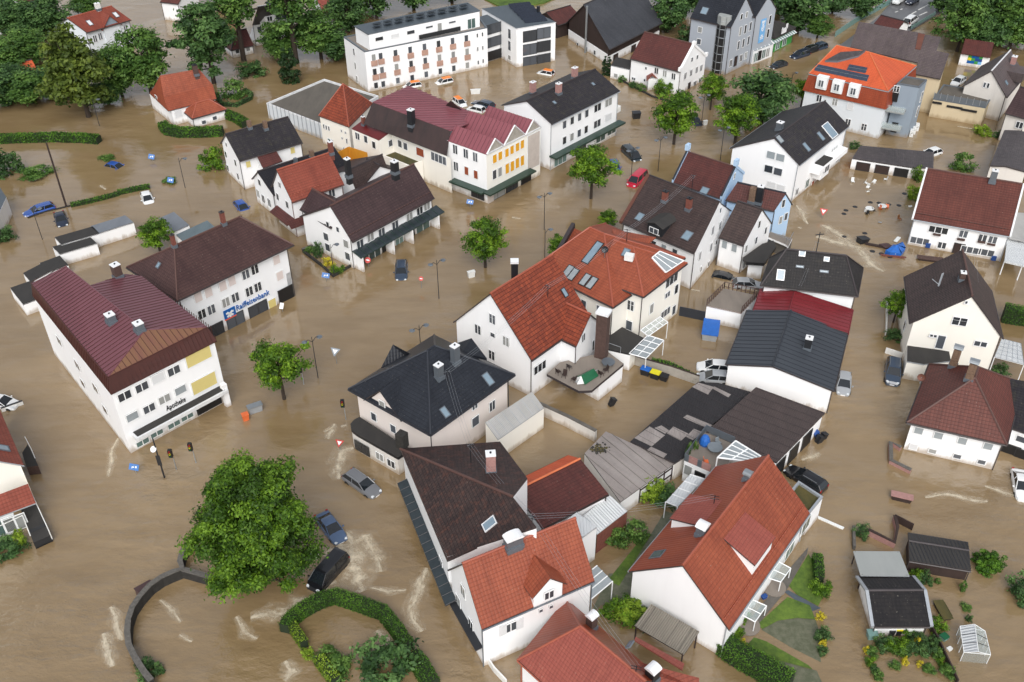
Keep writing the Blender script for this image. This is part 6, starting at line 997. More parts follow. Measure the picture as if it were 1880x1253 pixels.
P = [P3(p, 2.7, 'Zh') for p in ((1515, 660), (1823, 740), (1790, 520), (1590, 470))]; b = Bld('carport', 'pale translucent grid roof over a patio right of the cream gable', 'carport', P[0]); mb = MB(); mb.slab(P, .08, 's_white', 'frame_white'); ro = mb.build('roof', b.root); mb = MB()
for t in (0, .2, .4, .6, .8, 1): mb.bar(P[0].lerp(P[1], t)+zz*.02, P[3].lerp(P[2], t)+zz*.02, .03, 'gutter_light', n=4); mb.bar(P[0].lerp(P[3], t)+zz*.02, P[1].lerp(P[2], t)+zz*.02, .03, 'gutter_light', n=4)
mb.build('bar', ro)
for p in P[:2]: mb = MB(); mb.bar(p, Vector((p.x, p.y, -1)), .06, 'frame_white'); mb.build('post', b.root)
# ---- garden: black shed, garden house, greenhouse
b = house('shed', 'black-roofed brown timber shed next to the round clipped bush', (1055, 377), (1500, 450), D=(1047, 178), cat='shed', ze=1.7, R=(1050, 237), k='K33', roof='s_blackfelt', wall='wood_dark', oh=.25, og=.15, cap='ridge_dark', zb=1.7); b.finish(); b.ribs(['f', 'b'], .35, 'ridge_navy', r=.03)
b = house('garden_house', 'small white garden house with plum tiled roof and pale verge boards', (803, 852), (1205, 850), D=(690, 490), cat='garden house', ze=1.7, R=(770, 592), R1=(1148, 592), k='K33', roof='t_blackmoss', oh=.3, og=.25, cap='ridge_dark'); q = b.last; BL['garden'] = q; b.finish()
for p0, p1, p2, nm in ((q['A'], q['P0'], q['D'], 1), (q['B'], q['P1'], q['C'], -1)):
    mb = MB(); n_ = flat2(q['A']-q['B']).normalized()*.3*nm
    for a_, c_ in ((p0, p1), (p1, p2)): mb.slab([a_+zz*.06, c_+zz*.06, c_+n_+zz*.06, a_+n_+zz*.06], .2, 'gutter_light')
    mb.build('verge_board', b.root)

P = [P3(p, z, 'K33') for p, z in (((705, 487), 2.0), ((1057, 492), 2.0), ((985, 312), 1.7), ((652, 310), 1.7))]; b = Bld('sheet_roof', 'pale grey sheet canopy behind the small garden house', 'canopy', P[0]); mb = MB(); mb.slab(P, .1, 's_palegrey', 'gutter_light'); mb.build('roof', b.root)
for p in P: mb = MB(); q_ = p+(sum(P, Vector((0, 0, 0)))/4-p)*.08; mb.bar(q_, Vector((q_.x, q_.y, -1)), .06, 'wood_dark'); mb.build('post', b.root)
b = Bld('greenhouse', 'small white-framed greenhouse standing in brown water', 'greenhouse', P3((1525, 1060), 0, 'K33')); zg_ = 1.3; A_, B_, C_, D_ = [P3(p, zg_, 'K33') for p in ((1448, 1037), (1640, 1055), (1600, 885), (1420, 850))]; rg = [P3((1552, 1035), 2.0, 'K33'), P3((1525, 836), 2.0, 'K33')]
mb = MB(); mb.slab([A_, rg[0], rg[1], D_], .03, 's_white', 'frame_white'); mb.slab([B_, rg[0], rg[1], C_], .03, 'clear_glass'); mb.build('glass_roof', b.root); mb = MB(); dz = zz*-2.2
for p_, q_ in ((A_, B_), (B_, C_), (C_, D_), (D_, A_)): mb.face([p_, q_, q_+dz, p_+dz], 'clear_glass')
mb.face([A_, B_, rg[0]], 'clear_glass'); mb.face([C_, D_, rg[1]], 'clear_glass'); mb.build('glass_wall', b.root); mb = MB()
for t in (0, .33, .66, 1):
    mb.bar(A_.lerp(D_, t), rg[0].lerp(rg[1], t), .03, 'metal_dark' if 0 < t < 1 else 'frame_white', n=4); mb.bar(B_.lerp(C_, t), rg[0].lerp(rg[1], t), .03, 'metal_dark' if 0 < t < 1 else 'frame_white', n=4); 
    for p_, q_ in ((A_, D_), (B_, C_)): c_ = p_.lerp(q_, t); mb.bar(c_, c_+dz, .03, 'frame_white', n=4)
for p_, q_ in ((A_, B_), (B_, C_), (C_, D_), (D_, A_), (rg[0], rg[1])): mb.bar(p_, q_, .035, 'frame_white', n=4)
mb.build('frame', b.root)
# ---- left edge house
b = Bld('house', 'cream house with orange tiles, glazed porch and dark steps cut by the left edge', 'house', P3((20, 880), 0)); ze = 5.2; a = P3((168, 512), ze, 'Zp'); c = P3((0, 125), ze, 'Zp'); dr = (c-a).normalized(); lf = Vector((-dr.y, dr.x, 0)); lf = lf if lf.x < 0 else -lf; P = [a, a+dr*14, a+dr*14+lf*6+zz*5.2, a+lf*6+zz*5.2]; mb = MB(); mb.slab(P, .2, 't_red', 'gutter_light'); mb.build('roof', b.root); b.planes.append(dict(key='f', poly=P, o=a, n=nrm(P[:3]))); b.add_wall('g', a+lf*10-dr*-.2, a+lf*.3+dr*.2, [(0, 9.8), (4.3, 10), (9.7, 5.2)], 'cream'); b.add_wall('s', a+lf*.3, a+lf*.3+dr*14, [(0, 5.1), (14, 5.1)], 'cream'); b.finish(); b.skyl((12, 390), .9, 1.4, 'Zp')
P = [P3(p, z, 'Zp') for p, z in (((250, 775), 3.0), ((-60, 890), 3.0), ((-60, 735), 4.2), ((195, 640), 4.2))]; mb = MB(); mb.slab(P, .15, 't_red', 'gutter_light'); mb.build('porch_roof', b.root); fr = [P3(p, 0.6, 'Zp') for p in ((165, 945), (-40, 1010))]; u = (P[0]-P[1]).normalized(); n_ = Vector((u.y, -u.x, 0)); b.walls = {}; b.add_wall('p', P[1]+n_*-.3, P[0]+n_*-.3-u*2.2, [(0, 2.9), (flat2(P[0]-P[1]).length-2.2, 2.9)], 'frame_white'); b.wins('p', 'g', 2.2, 2.0, [(105, 910), (30, 930)], 'Zp'); o_w = b.walls; b.finish()
st = [P3(p, .35, 'Zp') for p in ((150, 830), (255, 790), (365, 1025), (245, 1080))]; mb = MB(); mb.prism([(p.x, p.y) for p in st], -1, .9, 'metal_dark', 's_blackfelt'); d_ = (st[3]-st[0]).normalized(); w_ = (st[2]-st[3])
for i in range(4): p = st[3]-d_*(2.0-i*.5); mb.prism([(q.x, q.y) for q in (p, p+w_, p+w_+d_*.5, p+d_*.5)], -1, .9-i*.25+.02, 'metal_dark')
mb.build('steps', b.root); mb = MB(); mb.tube([st[1]+zz*1.8, st[2]+zz*1.2, st[2]], .05, 'white_wood'); mb.tube([st[3]+zz*1.4-d_*.2, st[0].lerp(st[3], .5)+zz*1.9, st[0].lerp(st[3], .5)-w_.normalized()*3+zz*1.8], .05, 'white_wood'); mb.build('handrail', b.root)
P = [P3(p, 1.4, 'Zp') for p in ((150, 415), (180, 515), (262, 505), (235, 440), (190, 355))]; mb = MB(); mb.prism([(p.x, p.y) for p in P], -1, 1.2, 'brick_brown', 's_blackfelt'); mb.build('side_balcony', b.root); mb = MB(); mb.tube([P[4]+zz*.9, P[3]+zz*.9, P[2]+zz*.9], .04, 'white_wood'); mb.build('balcony_rail', b.root)
# ---- far left houses
b = house('house', 'white villa with bright red roof, skylights and a small gabled dormer at upper left', (1250, 470), (1885, 288), D=(800, 365), ze=5.6, R=(965, 265), k='Zm', roof='t_red', oh=.5, cap='ridge_red', wall='light_blue_grey') 
b.wins('f', 'd', .9, 1.5, [(1365, 560), (1440, 525), (1590, 490), (1805, 410)], 'Zm'); b.wins('l', 's', .9, 1.2, [(930, 400)], 'Zm'); b.finish(); b.skyl((1290, 335), .8, 1.5, 'Zm', pane='blind'); b.skyl((1668, 218), .8, 1.5, 'Zm', pane='blind'); b.chim((1415, 140), .9, .8, 1.2, 'white_wood', 'white_cap', 'Zm')
w_ = b.walls['f']; s0, z0, _ = b.hit_wall('f', (1600, 400), 'Zm'); c_ = b.pt('f', s0, 5.4, .25); u, n = w_['u'], w_['n']; mb = MB(); mb.prism([((c_+u*1.8).x, (c_+u*1.8).y), ((c_-u*1.8).x, (c_-u*1.8).y), ((c_-u*1.8-n*3).x, (c_-u*1.8-n*3).y), ((c_+u*1.8-n*3).x, (c_+u*1.8-n*3).y)], -1, 5.5, 'light_blue_grey'); mb.face([c_-u*1.8, c_+u*1.8, c_+zz*2.1], 'steel_blue')
for sg in (-1, 1): mb.slab([c_+u*sg*2.2+n*.3-zz*.2, c_+zz*2.2+n*.3, c_+zz*2.2-n*3.6, c_+u*sg*2.2-n*3.6-zz*.2], .15, 't_red')
mb.build('cross_gable', b.root)
zm_ = 2.9; b = Bld('mansard_house', 'white house with two-step red mansard roof and small hipped annex at upper left', 'house', P3((1380, 820), 0, 'K00')); A_, B_ = P3((1210, 800), zm_, 'K00'), P3((1557, 712), zm_, 'K00'); A2, B2 = P3((1178, 700), zm_+1.7, 'K00'), P3((1530, 612), zm_+1.7, 'K00'); R0_, R1_ = P3((1150, 545), zm_+4.6, 'K00'), P3((1430, 497), zm_+4.6, 'K00'); dn = Vector((-(B_-A_).y, (B_-A_).x, 0)).normalized(); wd = 2*(R0_-A_).dot(dn)
C_, D_ = B_+dn*wd, P3((1092, 640), zm_+1.5, 'K00'); C2, D2 = B2+dn*(wd-2*(A2-A_).dot(dn)), A2+dn*(wd-2*(A2-A_).dot(dn)); mb = MB()
for po in ([A_, B_, B2, A2], [A2, B2, R1_, R0_], [D2, C2, R1_, R0_], [D2, A2, R0_], [B2, C2, R1_], [A_, A2, D2, A_+dn*wd], [B_, B2, C2, C_], [C_, C2, D2, A_+dn*wd]): mb.slab(po, .12, 't_terracotta', 'gutter')
mb.build('roof', b.root); Dq = A_+dn*wd; wq = [A_+Vector((.4, .4, 0)), B_+Vector((-.4, .3, 0)), C_, Dq]
for i, key in enumerate('frbl'): b.add_wall(key, wq[i], wq[(i+1) % 4], [(0, zm_), (flat2(wq[i]-wq[(i+1) % 4]).length, zm_)], 'white')
b.wins('f', 'b', 1.4, 1.4, [(1283, 818)], 'K00'); b.wins('l', 's', .9, 1.1, [(1130, 705)], 'K00'); b.planes.append(dict(key='f', poly=[A2, B2, R1_, R0_], o=A2, n=nrm([A2, B2, R1_]))); b.finish(); b.chim((1412, 540), .8, .7, 1.8, 'brick_brown', 'metal_dark', 'K00')
b.gable((1382, 855), (1628, 787), C=(1560, 735), ze=1.9, zr=3.6, hip=(1, 1), k='K00', roof='t_terracotta', oh=.25, cap='ridge_red', pre='a'); b.wins('af', 's', .9, .8, [(1465, 880), (1543, 850)], 'K00'); b.walls = {k_: v for k_, v in b.walls.items() if k_[0] == 'a'}; b.finish()
b = house('house', 'white house with solar-panelled roof half hidden by tall park trees', (370, 268), (760, 195), W=9, ze=4.6, R=(430, 80), k='Zj', roof='t_terracotta', oh=.2, wall='white'); b.wins('f', 's', 1.0, 1.3, [(448, 318), (565, 300), (668, 283)], 'Zj')
b.finish(); P = [P3(p, z, 'Zj') for p, z in (((500, 150), 7.2), ((760, 110), 7.2), ((740, 20), 8.4), ((425, 65), 8.4))]; mb = MB(); mb.slab(P, .15, 's_white', 'gutter'); mb.build('dormer_roof', b.root); f_ = [P3(p, 5.0, 'Zj') for p in ((515, 235), (770, 195))]; mb = MB(); mb.prism([(q.x, q.y) for q in (P[0], P[1], P[2], P[3])], 4.5, 7.0, 'white'); dw = mb.build('dormer_wall', b.root); u = (P[1]-P[0]).normalized(); nn = Vector((u.y, -u.x, 0))
for t, wd_ in ((.18, 1.1), (.68, 2.6)): put_win(b.root, 'd', wd_, 1.0, P[0].lerp(P[1], t)+nn*.13-zz*1.1, math.atan2(u.y, u.x))
mb = MB()
for i in range(8):
    for j, yy in enumerate((100, 40)): c = P3((545+i*25, yy-i*4), 7.9, 'Zj'); mb.obox(c, u*.55, -nn*.4+zz*.3, zz*.03, 'solar_dark')
mb.build('solar_panel', b.root); b = house('house', 'low wine-red hipped annex standing in the park water by a tall tree', (145, 545), (385, 490), k='Zj', W=5, ze=1.7, zr=4.4, hip=(1, 0), roof='t_maroon', oh=.2); b.wins('f', 's', .9, .9, [(210, 555), (325, 530)], 'Zj'); b.finish()
b = house('house', 'white house with pink-red roof behind the park trees, top left of the hotel', (1145, 150), (1475, 88), k='Zj', W=8, ze=4.2, zr=6.6, roof='t_pink', oh=.3, snow=True); b.wins('f', 's', 1.0, 1.2, [(1193, 190), (1330, 160)], 'Zj'); b.finish()
b = house('house', 'white house with pink-red roof in the top left corner', (-60, 190), (262, 58), k='Zm', W=9, ze=5, R1=(190, -15), roof='t_pink', oh=.3, wall='light_blue_grey'); b.wins('f', 's', 1.1, 1.2, [(145, 190)], 'Zm'); b.finish()
b = house('house', 'white-walled house with dark red roof at the top edge behind left trees', (272, 62), (560, -10), k='Zm', W=9, ze=6, zr=9, roof='t_redbrown', oh=.4); b.finish()
b = house('house', 'dark red-roofed house end peeping out at the left edge among trees', (-90, 760), (125, 655), k='Zm', W=7, ze=4, zr=7, roof='t_redbrown', oh=.3) ; b.finish()
b = house('shed', 'bright orange-roofed shed half buried in the left-hand trees', (345, 1055), (540, 1010), k='Zm', W=5, ze=2.2, zr=3.5, cat='shed', roof='t_orange', oh=.2); b.finish()

P = [P3(p, 3.0, 'K01') for p in ((-60, 430), (45, 205), (0, 135), (-200, 200))]; b = Bld('building', 'grey flat-roofed building cut by the left edge beside the blue car', 'building', P[1]); mb = MB(); mb.slab(P, .25, 's_slate_deck', 'frame_white'); mb.build('roof', b.root); mb = MB(); mb.prism([(p.x, p.y) for p in P], -1, 2.8, 'old_white'); mb.build('wall', b.root)
b = house('house', 'small wine-red roof with white gable peeping over the brown barn near the bridge', (585, 205), (790, 260), k='Zk', W=5, ze=4, R1=(850, 185), roof='t_maroon', oh=.2) ; b.finish()
b = house('house', 'purple-red roofed building end at the top between hotel trees', (1150, 15), (1280, 30), k='K00', W=8, ze=4, zr=6, roof='t_redbrown', oh=.2); b.finish()

# ================================================================ water, land
m, ns, ls, b = newmat('flood_water'); g = ns.new('ShaderNodeNewGeometry'); pos = g.outputs['Position']
mp = ns.new('ShaderNodeMapping'); ls.new(pos, mp.inputs[0]); mp.inputs['Rotation'].default_value = (0, 0, R(28)); mp.inputs['Scale'].default_value = (.55, 1, 1)
n1 = noise(ns, ls, mp.outputs[0], 1.1, 4, .6); n2 = noise(ns, ls, mp.outputs[0], .32, 3); n3 = noise(ns, ls, pos, .035, 3, .5); n4 = noise(ns, ls, pos, 4.5, 2)
col = mixc(ns, ls, ramp(ns, ls, n3, .35, .68), L(128, 107, 76), L(146, 125, 94)); col = mixc(ns, ls, math_(ns, ls, 'MULTIPLY', ramp(ns, ls, n2, .45, .75), .35), col, L(156, 135, 104)); ms = ns.new('ShaderNodeMapping'); ls.new(pos, ms.inputs[0]); ms.inputs['Rotation'].default_value = (0, 0, R(-62)); ms.inputs['Scale'].default_value = (.10, .5, 1); n5 = noise(ns, ls, ms.outputs[0], 1.0, 6, .7); col = mixc(ns, ls, math_(ns, ls, 'MULTIPLY', ramp(ns, ls, n5, .46, .7), .4), col, L(112, 90, 56)); ls.new(col, b.inputs['Base Color'])
b.inputs['Roughness'].default_value = .07; b.inputs['IOR'].default_value = 1.95; b.inputs['Specular IOR Level'].default_value = .5
cx_ = ns.new('ShaderNodeCombineXYZ'); sp = ns.new('ShaderNodeSeparateXYZ'); ls.new(pos, sp.inputs[0])
fl = math_(ns, ls, 'ADD', ramp(ns, ls, sp.outputs[1], 105, 55), ramp(ns, ls, n3, .52, .66))     # the current runs stronger in the near street
h = math_(ns, ls, 'ADD', math_(ns, ls, 'MULTIPLY', n1, 1.0), math_(ns, ls, 'ADD', math_(ns, ls, 'MULTIPLY', n2, 1.9), math_(ns, ls, 'MULTIPLY', n4, .16)))
pt = noise(ns, ls, mp.outputs[0], .09, 3); h = math_(ns, ls, 'MULTIPLY', math_(ns, ls, 'MULTIPLY', h, math_(ns, ls, 'ADD', .3, ramp(ns, ls, pt, .36, .62))), math_(ns, ls, 'ADD', .22, math_(ns, ls, 'MULTIPLY', fl, .85)))
bp = ns.new('ShaderNodeBump'); bp.inputs['Strength'].default_value = .75; bp.inputs['Distance'].default_value = .2; ls.new(h, bp.inputs['Height']); ls.new(bp.outputs[0], b.inputs['Normal'])
mb = MB(); mb.face([(-700, -100, 0), (700, -100, 0), (700, 1200, 0), (-700, 1200, 0)], 'flood_water'); tag(mb.build('water', org=(0, 0, 0)), 'muddy brown flood water filling every street of the town', None, kind='structure')
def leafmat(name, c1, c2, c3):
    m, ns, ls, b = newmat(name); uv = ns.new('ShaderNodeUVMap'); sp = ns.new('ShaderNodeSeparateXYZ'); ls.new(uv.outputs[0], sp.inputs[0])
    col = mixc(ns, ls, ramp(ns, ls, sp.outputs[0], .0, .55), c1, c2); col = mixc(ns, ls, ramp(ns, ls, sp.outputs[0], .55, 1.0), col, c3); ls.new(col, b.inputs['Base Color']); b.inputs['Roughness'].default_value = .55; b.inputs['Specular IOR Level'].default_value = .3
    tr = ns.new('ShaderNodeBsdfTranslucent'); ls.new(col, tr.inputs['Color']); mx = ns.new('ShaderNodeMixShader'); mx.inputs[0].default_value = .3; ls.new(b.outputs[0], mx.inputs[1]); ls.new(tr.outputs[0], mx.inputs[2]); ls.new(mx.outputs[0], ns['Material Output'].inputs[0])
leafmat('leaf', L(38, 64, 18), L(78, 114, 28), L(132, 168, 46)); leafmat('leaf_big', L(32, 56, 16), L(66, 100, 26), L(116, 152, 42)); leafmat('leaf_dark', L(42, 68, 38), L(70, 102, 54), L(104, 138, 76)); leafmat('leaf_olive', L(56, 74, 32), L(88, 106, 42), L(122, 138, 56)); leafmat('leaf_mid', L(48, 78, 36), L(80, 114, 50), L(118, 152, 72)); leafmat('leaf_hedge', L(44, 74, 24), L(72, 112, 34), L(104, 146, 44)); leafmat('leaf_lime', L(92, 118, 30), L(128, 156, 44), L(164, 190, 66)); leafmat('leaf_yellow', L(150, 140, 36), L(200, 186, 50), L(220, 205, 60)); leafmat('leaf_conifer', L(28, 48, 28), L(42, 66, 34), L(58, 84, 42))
plain('bark', L(62, 52, 44), .9, var=.3, scale=4); plain('hedge_core', L(30, 44, 20), .95)
m, ns, ls, b = newmat('grass'); g = ns.new('ShaderNodeNewGeometry'); n1 = noise(ns, ls, g.outputs['Position'], 2.5, 5, .7); n2 = noise(ns, ls, g.outputs['Position'], .3, 3); ls.new(mixc(ns, ls, ramp(ns, ls, math_(ns, ls, 'ADD', math_(ns, ls, 'MULTIPLY', n1, .5), math_(ns, ls, 'MULTIPLY', n2, .5)), .38, .62), L(58, 82, 30), L(98, 122, 44)), b.inputs['Base Color']); b.inputs['Roughness'].default_value = .9
m, ns, ls, b = newmat('drowned_grass'); g = ns.new('ShaderNodeNewGeometry'); n1 = noise(ns, ls, g.outputs['Position'], 1.2, 4, .7); ls.new(mixc(ns, ls, ramp(ns, ls, n1, .4, .65), L(88, 92, 72), L(110, 110, 92)), b.inputs['Base Color']); b.inputs['Roughness'].default_value = .15
plain('asphalt', L(96, 96, 98), .35, var=.15, scale=.6); plain('road_paint', L(220, 220, 216), .6)
def ground(name, pts, z, mat, k=None, kind='structure', label=None):
    P = [P3(p, z, k) for p in pts]; mb = MB(); mb.slab(P, z+.5 if z > .1 else .003, mat); o = mb.build(name); tag(o, label, None, kind=kind); return P
ground('road', [(250, 420), (620, 150), (830, -80), (1420, -80), (1120, 130), (900, 265), (640, 450)], .3, 'asphalt', 'Zk')
ground('grass', [(1690, 130), (1745, 20), (2000, -10), (2000, 220)], .25, 'grass', 'Zk'); ground('grass', [(-200, -10), (150, -60), (420, -60), (230, 20), (-40, 70)], .25, 'grass', 'K20')
mb = MB()
for (x0, y0), (x1, y1) in (((795, 198), (828, 178)), ((850, 160), (892, 136)), ((908, 124), (950, 100)), ((968, 88), (1075, 30)), ((768, 108), (792, 98)), ((812, 86), (832, 78)), ((975, 135), (1045, 105))):
    a, c = P3((x0, y0), .31, 'Zk'), P3((x1, y1), .31, 'Zk'); d = (c-a).normalized(); n_ = Vector((-d.y, d.x, 0))*.16; mb = MB(); mb.face([a-n_, c-n_, c+n_, a+n_], 'road_paint'); tag(mb.build('road_marking'), None, None, kind='structure')
for pts, z_ in (([(330, 330), (190, 560), (250, 625), (400, 705), (432, 640), (360, 380)], .06), ([(180, 640), (-40, 840), (0, 870), (110, 810), (250, 790), (380, 800), (340, 700)], .06), ([(-200, 1080), (-60, 930), (30, 960), (330, 1130), (360, 1160), (60, 1080)], .06)): ground('lawn', pts, z_, 'grass', 'K33')
for pts in ([(110, 810), (-10, 875), (200, 1000), (420, 1110), (400, 860), (380, 800), (250, 790)], [(60, 1080), (-220, 1100), (0, 1260), (430, 1260), (390, 1170)]): ground('drowned_lawn', pts, .012, 'drowned_grass', 'K33')
ground('garden_path', [(150, 600), (185, 590), (420, 720), (350, 745)], .02, 's_slate_deck', 'K33'); ground('garden_bed', [(330, 280), (190, 440), (60, 620), (-140, 860), (-60, 900), (0, 800), (180, 580), (320, 330)], .03, 'concrete_dark', 'K33')
ground('garden', [(560, 770), (700, 470), (830, 470), (1100, 20), (1210, 60), (1010, 480), (830, 640), (640, 700)], .02, 'drowned_grass', 'K23') ; ground('lawn', [(690, 520), (960, 180), (1000, 190), (770, 560)], .05, 'grass', 'K23')

# ================================================================ foliage
RS = np.random.RandomState(11)
def leaf_mesh(name, centers, outs, tint, size, mat, flat=.5):
    """many small folded leaf faces: centers Nx3, outward directions Nx3"""
    n = len(centers); d = outs+RS.normal(0, flat, (n, 3)); d /= np.linalg.norm(d, axis=1, keepdims=True)+1e-9
    a = np.cross(d, RS.normal(0, 1, (n, 3))); a /= np.linalg.norm(a, axis=1, keepdims=True)+1e-9; b_ = np.cross(d, a); s = size*RS.uniform(.65, 1.35, (n, 1))
    v = np.empty((n, 4, 3)); v[:, 0] = centers-a*s; v[:, 1] = centers-b_*s*.55+d*s*.12; v[:, 2] = centers+a*s; v[:, 3] = centers+b_*s*.55+d*s*.12
    me = bpy.data.meshes.new(name); me.vertices.add(n*4); me.vertices.foreach_set('co', v.ravel()); me.loops.add(n*4); me.loops.foreach_set('vertex_index', np.arange(n*4)); me.polygons.add(n); me.polygons.foreach_set('loop_start', np.arange(n)*4); me.polygons.foreach_set('loop_total', np.full(n, 4))
    me.update(calc_edges=True); ul = me.uv_layers.new(name='UVMap'); t = np.repeat(np.clip(tint, 0, 1), 4); ul.data.foreach_set('uv', np.stack([t, t], 1).ravel()); me.materials.append(MATS[mat]); return me
def crown_pts(clumps, per, rc, squash=.8):
    C, O, T = [], [], []
    for c, r_, t_ in clumps:
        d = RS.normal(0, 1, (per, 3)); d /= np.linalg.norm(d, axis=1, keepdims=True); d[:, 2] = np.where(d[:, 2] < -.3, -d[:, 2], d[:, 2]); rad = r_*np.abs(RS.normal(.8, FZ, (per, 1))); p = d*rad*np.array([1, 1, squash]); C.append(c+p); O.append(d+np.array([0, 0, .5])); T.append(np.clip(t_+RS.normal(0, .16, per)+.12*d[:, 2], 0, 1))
    return np.concatenate(C), np.concatenate(O), np.concatenate(T)
def make_tree(r=3.0, h=8.0, z0=1.8, n=46, per=90, leaf=.22, mat='leaf', seed=1, cone=0.0, sparse=.0, trunk=True, cr=.34, name='tree', fz=.27):
    global RS, FZ
    FZ = fz
    RS = np.random.RandomState(seed); zc, hz = (z0+h)/2, (h-z0)/2; cl = []
    while len(cl) < n:
        d = RS.normal(0, 1, 3); d /= np.linalg.norm(d); q = RS.uniform(.35, .86) if RS.rand() < .25+sparse else (RS.uniform(.94, 1.1) if RS.rand() < .14 else RS.uniform(.6, .92))
        lump = 1+.2*math.sin(3*math.atan2(d[1], d[0])+seed)+.14*math.sin(6*d[2]+seed*2+2*d[0]); w = 1-cone*(d[2]*.5+.5)
        p = np.array([d[0]*r*q*lump*w, d[1]*r*q*lump*w, zc+d[2]*hz*q]); cl.append((p, r*cr*RS.uniform(.55, 1.35)*(1-.5*cone*(d[2]*.5+.5)), RS.uniform(.15, .85)))
    C, O, T = crown_pts(cl, per, 0); me = leaf_mesh('crown', C, O, T, leaf, mat, .55)
    root = bpy.data.objects.new(name, None); o = bpy.data.objects.new('crown', me); o.parent = root; parts = [o]
    if trunk:
        mb = MB(); rt = .028*h+.04; mb.bar((0, 0, -1.2), (0, 0, z0+.4), rt, 'bark', rt*.75, 8, False); mb.bar((0, 0, z0+.4), (.1, .05, zc+hz*.5), rt*.75, 'bark', rt*.25, 7, False)
        for p, r_, t_ in cl[:max(8, n//5)]: mb.bar((0, 0, z0+.3+(p[2]-z0)*.35), tuple(p), rt*.35, 'bark', rt*.1, 5, False)
        o = bpy.data.objects.new('trunk', mb.mesh('trunk')); o.parent = root; parts.append(o)
    root['_r'] = r; root['_h'] = h; return root, parts
PROTO = dict(street=make_tree(3.0, 8, 2.1, 70, 120, .18, 'leaf', 1, cr=.28), street2=make_tree(3.0, 8, 1.9, 62, 120, .18, 'leaf', 5, cr=.28), big=make_tree(6.4, 15, -.2, 240, 340, .17, 'leaf_big', 9, cr=.19, cone=.22), ball=make_tree(1.3, 1.9, -1.2, 220, 60, .08, 'leaf_hedge', 21, trunk=False, cr=.2, name='bush', fz=.08), park=make_tree(4.5, 14, 1.2, 90, 100, .34, 'leaf_mid', 3, sparse=.25), park2=make_tree(4.5, 14, 2.2, 75, 100, .34, 'leaf_dark', 4, sparse=.35, cr=.28), olive=make_tree(5, 16, 1.0, 110, 90, .36, 'leaf_olive', 6, cone=.35, cr=.28),
    dark=make_tree(4.5, 12, 1.5, 70, 90, .36, 'leaf_dark', 8), tall=make_tree(3.6, 18, 5, 60, 90, .32, 'leaf_mid', 10, sparse=.4), conifer=make_tree(1.6, 7, -.4, 50, 80, .16, 'leaf_conifer', 12, cone=.8, trunk=False, name='conifer'),
    bush=make_tree(1.6, 2.2, -.8, 34, 70, .14, 'leaf_mid', 14, trunk=False, name='bush'), bush_lime=make_tree(1.6, 2.4, -.8, 34, 70, .13, 'leaf_lime', 15, trunk=False, name='bush'), bush_dark=make_tree(1.6, 2.2, -.8, 34, 70, .14, 'leaf_dark', 16, trunk=False, name='bush'), bush_yellow=make_tree(1.2, 1.2, -.5, 16, 50, .12, 'leaf_yellow', 17, trunk=False, name='bush'), bush_green=make_tree(1.6, 2.2, -.8, 34, 70, .14, 'leaf', 18, trunk=False, name='bush'))
NT = [0]
def tree(kind, p, r, h, label, k=None, group=None, z=0.0, cat=None):
    root, parts = PROTO[kind]; NT[0] += 1; P = P3(p, z, k); o = bpy.data.objects.new(root.name.split('.')[0], None); COL.objects.link(o); o.location = (P.x, P.y, 0); sxy, sz = r/root['_r'], h/root['_h']; o.scale = (sxy, sxy, sz); o.rotation_euler.z = NT[0]*2.4
    for q in parts: c = q.copy(); COL.objects.link(c); c.parent = o
    base = root.name.split('.')[0]; tag(o, label, cat or base, group); return o
tree('big', (466, 970), 5.8, 15.6, 'huge spreading chestnut tree at the flooded crossing beside the black van', z=7.2)
for kd, p, r_, h_, lb in (('street', (522, 733), 2.8, 7.8, 'small street tree right of the pharmacy building front'), ('street2', (891, 491), 2.7, 7.3, 'round street tree left of the metal chimney stack in mid flood'), ('street', (1085, 365), 3.2, 8.4, 'round street tree next to the red van'), ('street2', (1237, 265), 3.6, 9.2, 'leaning street tree before the scrolled-gable white house'), ('street', (1304, 202), 2.2, 6.5, 'slim street tree at the corner of the scrolled-gable white house'), ('street2', (1349, 264), 3.6, 8.6, 'street tree touching the big white house gable'), ('dark', (1398, 226), 4.7, 9.5, 'large dense street tree left of the orange mansard house'), ('street', (1470, 197), 1.7, 5.0, 'slender tree tight against the orange mansard house')):
    tree(kd, p, r_, h_, lb, group='street trees')
tree('street2', (294, 462), 2.4, 5.0, 'tree between the flat garages and the bank roof')
